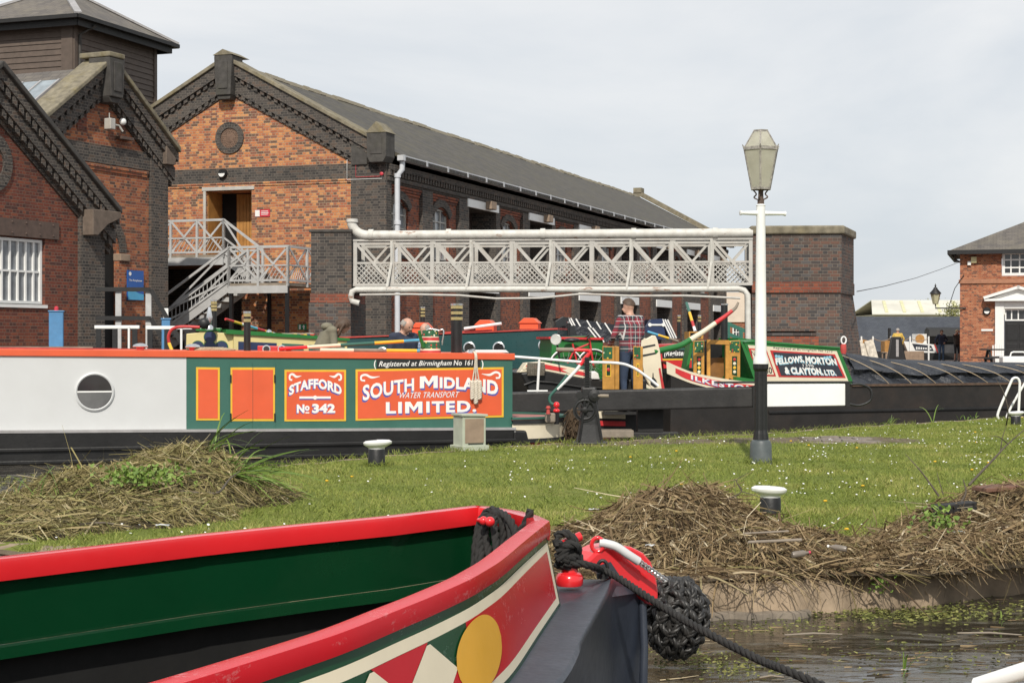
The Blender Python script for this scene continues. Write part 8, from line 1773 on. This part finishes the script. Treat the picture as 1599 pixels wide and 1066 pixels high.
# heaps of cut reed and weed
t = NT('rotting_weed'); co = t.coord(); t.set(t.ramp(t.noise(9, co, 7, .7), [(.3, (.03,.022,.012)), (.55, (.085,.062,.033)), (.75, (.14,.11,.05))]), .95); t.bump(t.noise(25, co, 6, .7), 1.0, .05); M['rot'] = t.m
M['straw'] = attr_mat('dead_reed', [(0, (.05,.032,.018)), (.25, (.13,.088,.048)), (.5, (.24,.17,.09)), (.72, (.36,.27,.155)), (.84, (.17,.145,.055)), (.93, (.46,.37,.23)), (1, (.55,.47,.33))])
M['straw_green'] = attr_mat('half_green_reed', [(0, (.06,.05,.024)), (.25, (.16,.13,.055)), (.5, (.26,.22,.09)), (.7, (.38,.30,.16)), (.85, (.20,.23,.06)), (1, (.48,.41,.25))])
def heap(blobs, x0, x1, y0, y1, n, mat, lab, res=.06, lo=.0, twn=1.0, edge=None):
    def hz(x, y):
        h = 0
        for cx_, cy_, rx, ry, hh_ in blobs: h = max(h, hh_*max(0, 1-((x-cx_)/rx)**2-((y-cy_)/ry)**2)**.75) if True else 0
        if h > .01: h += .05*mnoise.noise(Vector((x*3.1, y*3.1, 2)))+.03*mnoise.noise(Vector((x*8, y*8, 5)))
        return h
    nx = int((x1-x0)/res); ny = int((y1-y0)/res); V_ = []; F_ = []; hs2 = np.array([[hz(x0+(x1-x0)*i/nx, y0+(y1-y0)*j/ny) for j in range(ny+1)] for i in range(nx+1)])
    for i in range(nx+1): V_ += [(x0+(x1-x0)*i/nx, y0+(y1-y0)*j/ny, max(hs2[i, j]-.02, -.01)) for j in range(ny+1)]
    for i in range(nx):
        for j in range(ny):
            if hs2[i:i+2, j:j+2].max() > .012: F_.append((i*(ny+1)+j, (i+1)*(ny+1)+j, (i+1)*(ny+1)+j+1, i*(ny+1)+j+1))
    hp = thing('reed_heap', lab, 'heap', (blobs[0][0], blobs[0][1], 0)); kind(make_obj('heap_core', V_, F_, [0]*len(F_), M['rot'], hp, 60, fixn=False), 'stuff')
    X_ = rng.uniform(x0, x1, n*6); Y_ = rng.uniform(y0, y1, n*6); H_ = np.array([hz(a, b) for a, b in zip(X_, Y_)]); ok = H_ > .02; X_, Y_, H_ = X_[ok][:n], Y_[ok][:n], H_[ok][:n]; m = len(X_)
    e = .03; gx = np.array([(hz(a+e, b)-hz(a-e, b))/(2*e) for a, b in zip(X_, Y_)]); gy = np.array([(hz(a, b+e)-hz(a, b-e))/(2*e) for a, b in zip(X_, Y_)])
    gx = np.clip(gx, -1.2, 1.2); gy = np.clip(gy, -1.2, 1.2)
    an = rng.normal(0, 1.0, m)+1.2*np.array([mnoise.noise(Vector((a*2, b*2, 8))) for a, b in zip(X_, Y_)])*2+np.where(rng.random(m) < .5, 0, math.pi); dx, dy = np.cos(an), np.sin(an); D_ = np.stack([dx, dy, gx*dx+gy*dy+rng.normal(.05, .22, m)], 1); D_ /= np.linalg.norm(D_, axis=1)[:, None]
    ln2 = rng.gamma(2.2, .055, m)*twn+.03; base_ = np.stack([X_, Y_, H_+rng.uniform(-.03, .02, m)], 1)-D_*ln2[:, None]*.5
    ribbon_cloud('loose_reed', base_, D_, ln2, rng.choice([.003, .0045, .007, .011, .018], m, p=[.30, .30, .22, .13, .05]), np.stack([rng.normal(0, .05, m), rng.normal(0, .05, m), rng.normal(-.03, .035, m)], 1)*(ln2/.15)[:, None], np.clip(rng.beta(2, 2, m)+.15*rng.normal(size=m), 0, 1), mat, seg=3, parent=hp)
    return hp, hz
h2, hz2 = heap([(1.02, 10.1, .68, .75, .39), (.6, 9.85, .55, .6, .22), (1.45, 9.8, .65, .5, .20), (2.0, 9.62, .7, .3, .07), (.35, 9.5, .6, .3, .10)], -.3, 2.8, 9.2, 11.0, 17000, M['straw'], 'big heap of dead cut reeds on the lawn edge behind the rope fender')
h3, hz3 = heap([(2.45, 9.95, .6, .4, .15), (2.95, 10.1, .5, .4, .20), (2.0, 9.75, .45, .3, .09), (2.85, 10.4, .6, .45, .25)], 1.5, 3.6, 9.3, 10.8, 10000, M['straw'], 'low spread of dead reeds right of the lopsided bollard')
h4, hz4 = heap([(3.75, 11.0, .6, .6, .30), (3.4, 10.6, .45, .4, .16), (4.4, 11.2, .75, .8, .42), (3.6, 10.4, .6, .3, .08), (3.5, 11.3, .65, .55, .33)], 2.9, 5.2, 9.9, 12.1, 11000, M['straw'], 'heap of reeds and branches at the right edge of the picture')
h1, hz1 = heap([(-2.72, 13.6, .75, 1.1, .42), (-3.15, 12.9, .8, 1.0, .30), (-2.25, 13.7, .5, .7, .16), (-3.45, 12.0, .9, 1.3, .16), (-2.65, 12.3, .65, .8, .17)], -4.8, -1.6, 10.6, 15.0, 22000, M['straw_green'], 'heap of cut reeds and green weed at the left tip of the lawn', twn=1.15)
# straggle at the lip of the concrete edge and loose straw on the grass
m = 1500; ci = rng.integers(70, 118, m); f = rng.random(m); bs = NLf[ci]*(1-f)[:, None]+NLf[ci+1]*f[:, None]; bs[:, 1] += rng.normal(.12, .16, m); bs[:, 2] = .01+rng.uniform(0, .03, m)
D_ = np.stack([rng.normal(0, 1, m), rng.normal(-.3, .7, m), rng.normal(0, .2, m)], 1); D_ /= np.linalg.norm(D_, axis=1)[:, None]
ribbon_cloud('reed_litter', bs, D_, rng.gamma(3, .05, m)+.03, rng.choice([.004, .007, .012], m), np.stack([rng.normal(0, .03, m), rng.normal(-.05, .05, m), -np.abs(rng.normal(0, .06, m))], 1), rng.random(m), M['straw'], 3, label='straggling reed stems along the concrete canal edge', cat='reeds')
# upright green blades and leaves in the left heap
M['reedgreen'] = attr_mat('green_reed', [(0, (.06,.10,.02)), (.5, (.12,.20,.035)), (1, (.22,.30,.07))], .5)
def fan(name, lab, centre, n, lean, spread, ln2, wd, cat='reeds', mat=None):
    c = np.array(centre); b_ = c+rng.normal(0, 1, (n, 3))*np.array([spread, spread, .02]); D_ = np.array(lean)+rng.normal(0, .35, (n, 3)); D_[:, 2] = np.abs(D_[:, 2]); D_ /= np.linalg.norm(D_, axis=1)[:, None]
    return ribbon_cloud(name, b_, D_, rng.uniform(.5, 1, n)*ln2, np.full(n, wd), np.stack([D_[:, 0]*ln2*.25, D_[:, 1]*ln2*.2, -rng.uniform(.1, .5, n)*ln2], 1), rng.random(n), mat or M['reedgreen'], 5, label=lab, cat=cat)
fan('green_reeds', 'fan of long green reed blades on the right flank of the left heap', (-2.25, 13.4, .22), 60, (.75, -.1, .45), .14, .55, .013)
fan('green_reeds', 'tall green blades standing on top of the left heap', (-2.45, 13.7, .40), 14, (.35, 0, 1), .10, .55, .014)
fan('green_reeds', 'pale yellow-green shoots at the far left water edge', (-3.55, 12.2, .16), 26, (.0, 0, 1), .25, .30, .010)
fan('green_reeds', 'short green leaves sprouting in the right reed heap', (3.3, 10.35, .12), 14, (.1, 0, 1), .06, .24, .010)
fan('grass_tuft', 'small green grass tuft at the lawn edge before the black hull', tuple(G(1390, 662)), 12, (0, 0, 1), .04, .20, .012, 'grass'); fan('grass_tuft', 'single tall green blade clump against the black hull', tuple(G(1457, 660)), 4, (0, 0, 1), .01, .62, .014, 'grass'); fan('grass_tuft', 'tiny leafy tuft at the lawn edge near the white handrail', tuple(G(1507, 655)), 14, (0, 0, 1), .08, .14, .014, 'grass'); fan('grass_tuft', 'pair of green shoots left of the white handrail', tuple(G(1522, 654)), 5, (0, 0, 1), .02, .2, .014, 'grass')
def leafy(lab, c, n, sp_, hz_, size):
    b_ = np.array(c)+rng.normal(0, 1, (n, 3))*np.array([sp_, sp_, .04]); D_ = rng.normal(0, 1, (n, 3)); D_[:, 2] = np.abs(D_[:, 2])*.5+.2; D_ /= np.linalg.norm(D_, axis=1)[:, None]
    ribbon_cloud('weed_leaves', b_, D_, np.full(n, size), np.full(n, size*.7), np.zeros((n, 3)), rng.uniform(.4, 1, n), M['reedgreen'], 2, label=lab, cat='weeds')
leafy('patch of fresh green broad leaved weed in the left heap', (-2.72, 12.35, .30), 420, .15, 0, .035); leafy('small green weed clump in the low reed spread', (2.55, 9.98, .22), 160, .07, 0, .028); leafy('little green plant growing from the concrete edge', tuple(P(1372, 909, 9.35)), 60, .04, 0, .022)
# branches and litter
def branch(lab, pts, r, subs=()):
    o = thing('branch', lab, 'branch', Vector(pts[0])); MB().tube(smooth_path(pts, 4), [r*(1-.75*i/(4*(len(pts)-1))) for i in range(4*(len(pts)-1)+1)], 6).build('stem', M['bark'], o, smooth=60)
    for sp_ in subs: MB().tube(smooth_path(sp_, 4), [r*.5*(1-.75*i/(4*(len(sp_)-1))) for i in range(4*(len(sp_)-1)+1)], 5).build('twig', M['bark'], o, smooth=60)
branch('long thin bare branch slanting up right from the right heap', [P(1513, 757, 10.9), P(1552, 716, 11.0), P(1575, 692, 11.1), P(1612, 660, 11.2)], .009, [[P(1574, 693, 11.1), P(1560, 682, 11), P(1544, 681, 10.9)], [P(1562, 704, 11.1), P(1566, 680, 11.1), P(1572, 664, 11.1)]])
branch('short bare twig sticking up left from the right heap', [P(1466, 774, 10.4), P(1440, 738, 10.4), P(1414, 709, 10.4)], .007, [[P(1473, 772, 10.4), P(1465, 745, 10.4), P(1463, 736, 10.4)]])
branch('crooked dark branch rising from the right heap', [P(1494, 793, 10.5), P(1508, 770, 10.5), P(1504, 748, 10.5)], .010)
branch('forked dry reed stalk arching above the big heap', [P(1100, 806, 10), P(1130, 783, 10), P(1158, 767, 10), P(1150, 750, 10), P(1168, 738, 10)], .006, [[P(1158, 767, 10), P(1190, 778, 10), P(1203, 800, 9.9)], [P(1158, 767, 10), P(1146, 748, 10), P(1155, 800, 10)]])
branch('budding willow twig standing by the small bollard', [G(1571, 666), P(1574, 640, 25), P(1567, 612, 25), P(1556, 592, 25)], .012, [[P(1574, 636, 25), P(1580, 626, 25), P(1586, 622, 25)]])
branch('dead branch lying across the left heap', [P(280, 768, 12.7), P(320, 770, 12.6), P(342, 768, 12.6), P(358, 748, 12.9), P(375, 735, 13.1)], .016)
branch('pale stick lying in front on the left heap', [P(120, 820, 11.3), P(160, 816, 11.3), P(205, 822, 11.3)], .014)
def plank_bit(lab, px, py, D, L, w_, th, a, mat, nm='driftwood'):
    c = P(px, py, D); F = Frame(a=a, o=(c.x, c.y)); return tag(MB().prism(F, [(-L/2, c.z-.01), (L/2, c.z+.01), (L/2, c.z+th+.01), (-L/2, c.z+th-.01)], -w_/2, w_/2).build(nm, mat, bevel=.006), lab, 'wood')
plank_bit('pale split reed bundle on the big heap', 1210, 846, 9.3, .3, .03, .014, -10, M['plank']); plank_bit('second pale stalk bundle above the first on the big heap', 1196, 832, 9.5, .26, .02, .010, -12, M['plank']); plank_bit('dark rotten log in the right heap', 1490, 800, 10.35, .26, .10, .06, 12, M['black_wood'], 'log'); plank_bit('rust brown board at the upper right of the right heap', 1570, 764, 11.3, .40, .2, .03, 14, paint('rust_brown_board', (.17,.085,.055), .8, .2, 5, .2, .3), 'board')
def bottle(lab, p, a, L, r, mats):
    d = Vector((math.cos(R(a)), math.sin(R(a))*.8, .1)).normalized(); o = thing('litter_bottle', lab, 'bottle', p); MB().lathe(p, [(r*.8, 0), (r, .01), (r, L*.6), (r*.4, L*.82), (r*.4, L*.9)], 14, ax=d).build('body', mats[0], o, smooth=40); MB().lathe(p+d*(L*.9), [(r*.48, 0), (r*.48, L*.1)], 12, ax=d).build('cap', mats[1], o, smooth=40)
bottle('pink capped plastic bottle lying on the big reed heap', P(1237, 866, 9.15), 20, .11, .018, (paint('dirty_plastic', (.20,.17,.14), .3, .2, 9, .1, .3), paint('pink_plastic', (.60,.06,.12), .35))); bottle('dull brown bottle half buried in the low reed spread', P(1322, 857, 9.35), 150, .11, .017, (MATS['dirty_plastic'], M['white']))
def scrap(lab, p, s):
    rows = [[Vector(p)+Vector((s*(i-2)*.4+random.gauss(0, s*.1), s*(j-2)*.25, s*.35*mnoise.noise(Vector((i*.9, j*.9, s*50)))+s*.2)) for j in range(5)] for i in range(5)]
    tag(MB().grid(rows).build('litter_scrap', M['pale_grey'], smooth=70, solid=.003), lab, 'litter')
scrap('white plastic scrap on the concrete edge at right', P(1484, 884, 9.55), .06); scrap('white carton piece among the right reeds', P(1497, 833, 9.9), .05); scrap('white paper scrap at the front of the left heap', P(252, 822, 11.3), .05); scrap('small pale scrap on the lawn left of the big heap', P(928, 797, 12.6), .05); scrap('green white wrapper on the big heap', P(1015, 852, 9.3), .03)
# floating weed and bits on the near water
M['weed'] = attr_mat('floating_weed', [(0, (.05,.05,.02)), (.5, (.14,.155,.04)), (1, (.28,.27,.09))], .7)
def float_patch(cs, n, size, lab):
    idx = rng.integers(0, len(cs), n); C_ = np.array([(c.x, c.y, 0) for c, *_ in cs])[idx]; sp_ = np.array([(a, b_, 0) for _, a, b_ in cs])[idx]; B_ = C_+rng.normal(0, 1, (n, 3))*sp_; B_[:, 2] = WATER+.006+rng.uniform(0, .008, n); an = rng.uniform(0, 6.28, n); D_ = np.stack([np.cos(an), np.sin(an), rng.normal(.1, .12, n)], 1)
    ribbon_cloud('floating_weed', B_, D_, rng.uniform(.5, 1.5, n)*size, rng.uniform(.3, .8, n)*size, np.zeros((n, 3)), rng.random(n), M['weed'], 1, label=lab, cat='water weed')
W = lambda x, y: G(x, y, WATER)
float_patch([(W(1360, 958), .30, .12), (W(1500, 950), .35, .2), (W(1440, 962), .3, .1)], 1500, .020, 'yellow-green floating weed along the near canal edge'); float_patch([(W(1150, 1045), .12, .12), (W(1330, 1000), .8, .5), (W(1500, 1030), .5, .3), (W(1080, 1030), .15, .15), (W(1200, 980), .3, .1)], 1300, .016, 'specks of weed scattered over the near water'); float_patch([(W(40, 752), .6, .5), (W(150, 748), .5, .4), (W(100, 775), .5, .4), (W(30, 790), .4, .3)], 1100, .035, 'weed floating on the water left of the heap')
m = 230; xs = rng.uniform(1020, 1640, m); ys = rng.uniform(925, 1075, m); B_ = np.array([tuple(W(x, y)) for x, y in zip(xs, ys)]); B_[:, 2] += .006; an = rng.normal(.3, .9, m); D_ = np.stack([np.cos(an), np.sin(an)*.7, rng.normal(0, .04, m)], 1)
keep = (B_[:, 1] < np.interp(B_[:, 0], NLf[:, 0], NLf[:, 1])-.12); B_ = B_[keep]; D_ = D_[keep]; m = len(B_); ribbon_cloud('floating_straw', B_, D_, rng.gamma(2, .035, m)+.02, rng.choice([.002, .004, .007], m), rng.normal(0, .015, (m, 3))*np.array([1, 1, .2]), rng.random(m), M['straw'], 2, label='loose straw and sticks drifting on the near water', cat='straw')
fan('water_shoot', 'green reed shoot standing in the near water', tuple(W(1413, 1048)), 4, (.15, 0, 1), .015, .16, .012); fan('water_shoot', 'thin yellow shoot by the weed in the near water', tuple(W(1563, 977)), 3, (0, 0, 1), .01, .11, .008)
for x, y, L_, a, lab in ((1545, 992, .32, -12, 'brown stick floating at the right of the near water'), (1205, 1060, .11, 0, 'pale wood chip floating below the rope fender'), (1270, 993, .30, 2, 'thin reed stem floating by the canal edge'), (1375, 1050, .14, 20, 'dark twig floating in the near water')):
    p = W(x, y); F = Frame(a=a, o=(p.x, p.y)); tag(MB().tube([F.pt(-L_/2, 0, WATER+.008), F.pt(0, .01, WATER+.014), F.pt(L_/2, 0, WATER+.01)], [.004, .006, .003], 7).build('floating_stick', M['plank'] if x != 1375 else M['bark'], smooth=60), lab, 'stick')

# ------------------------------------------------------------------ groups of alike things
GR = {'narrowboat': 'moored narrowboats', 'chimney': 'boat chimneys', 'pole': 'boat shafts and poles', 'roof box': 'boxes on boat roofs', 'ventilator': 'roof ventilators', 'tree': 'trees beyond the wharf', 'person': 'people around the basin', 'heap': 'heaps of cut reed', 'branch': 'loose branches', 'stick': 'sticks on the water', 'pier': 'bridge piers', 'building': 'brick buildings', 'a-board': 'A-boards on the far wharf', 'bottle': 'discarded bottles', 'litter': 'scraps of litter', 'post': 'blue posts', 'barrier': 'wharf barriers', 'lamp': 'small lamps', 'fender': 'boat fenders', 'pipe': 'pipes on the footbridge', 'handrail': 'white handrails'}
for o in bpy.data.objects:
    if o.parent is None and o.get('category') in GR and not o.get('group'): o['group'] = GR[o['category']]
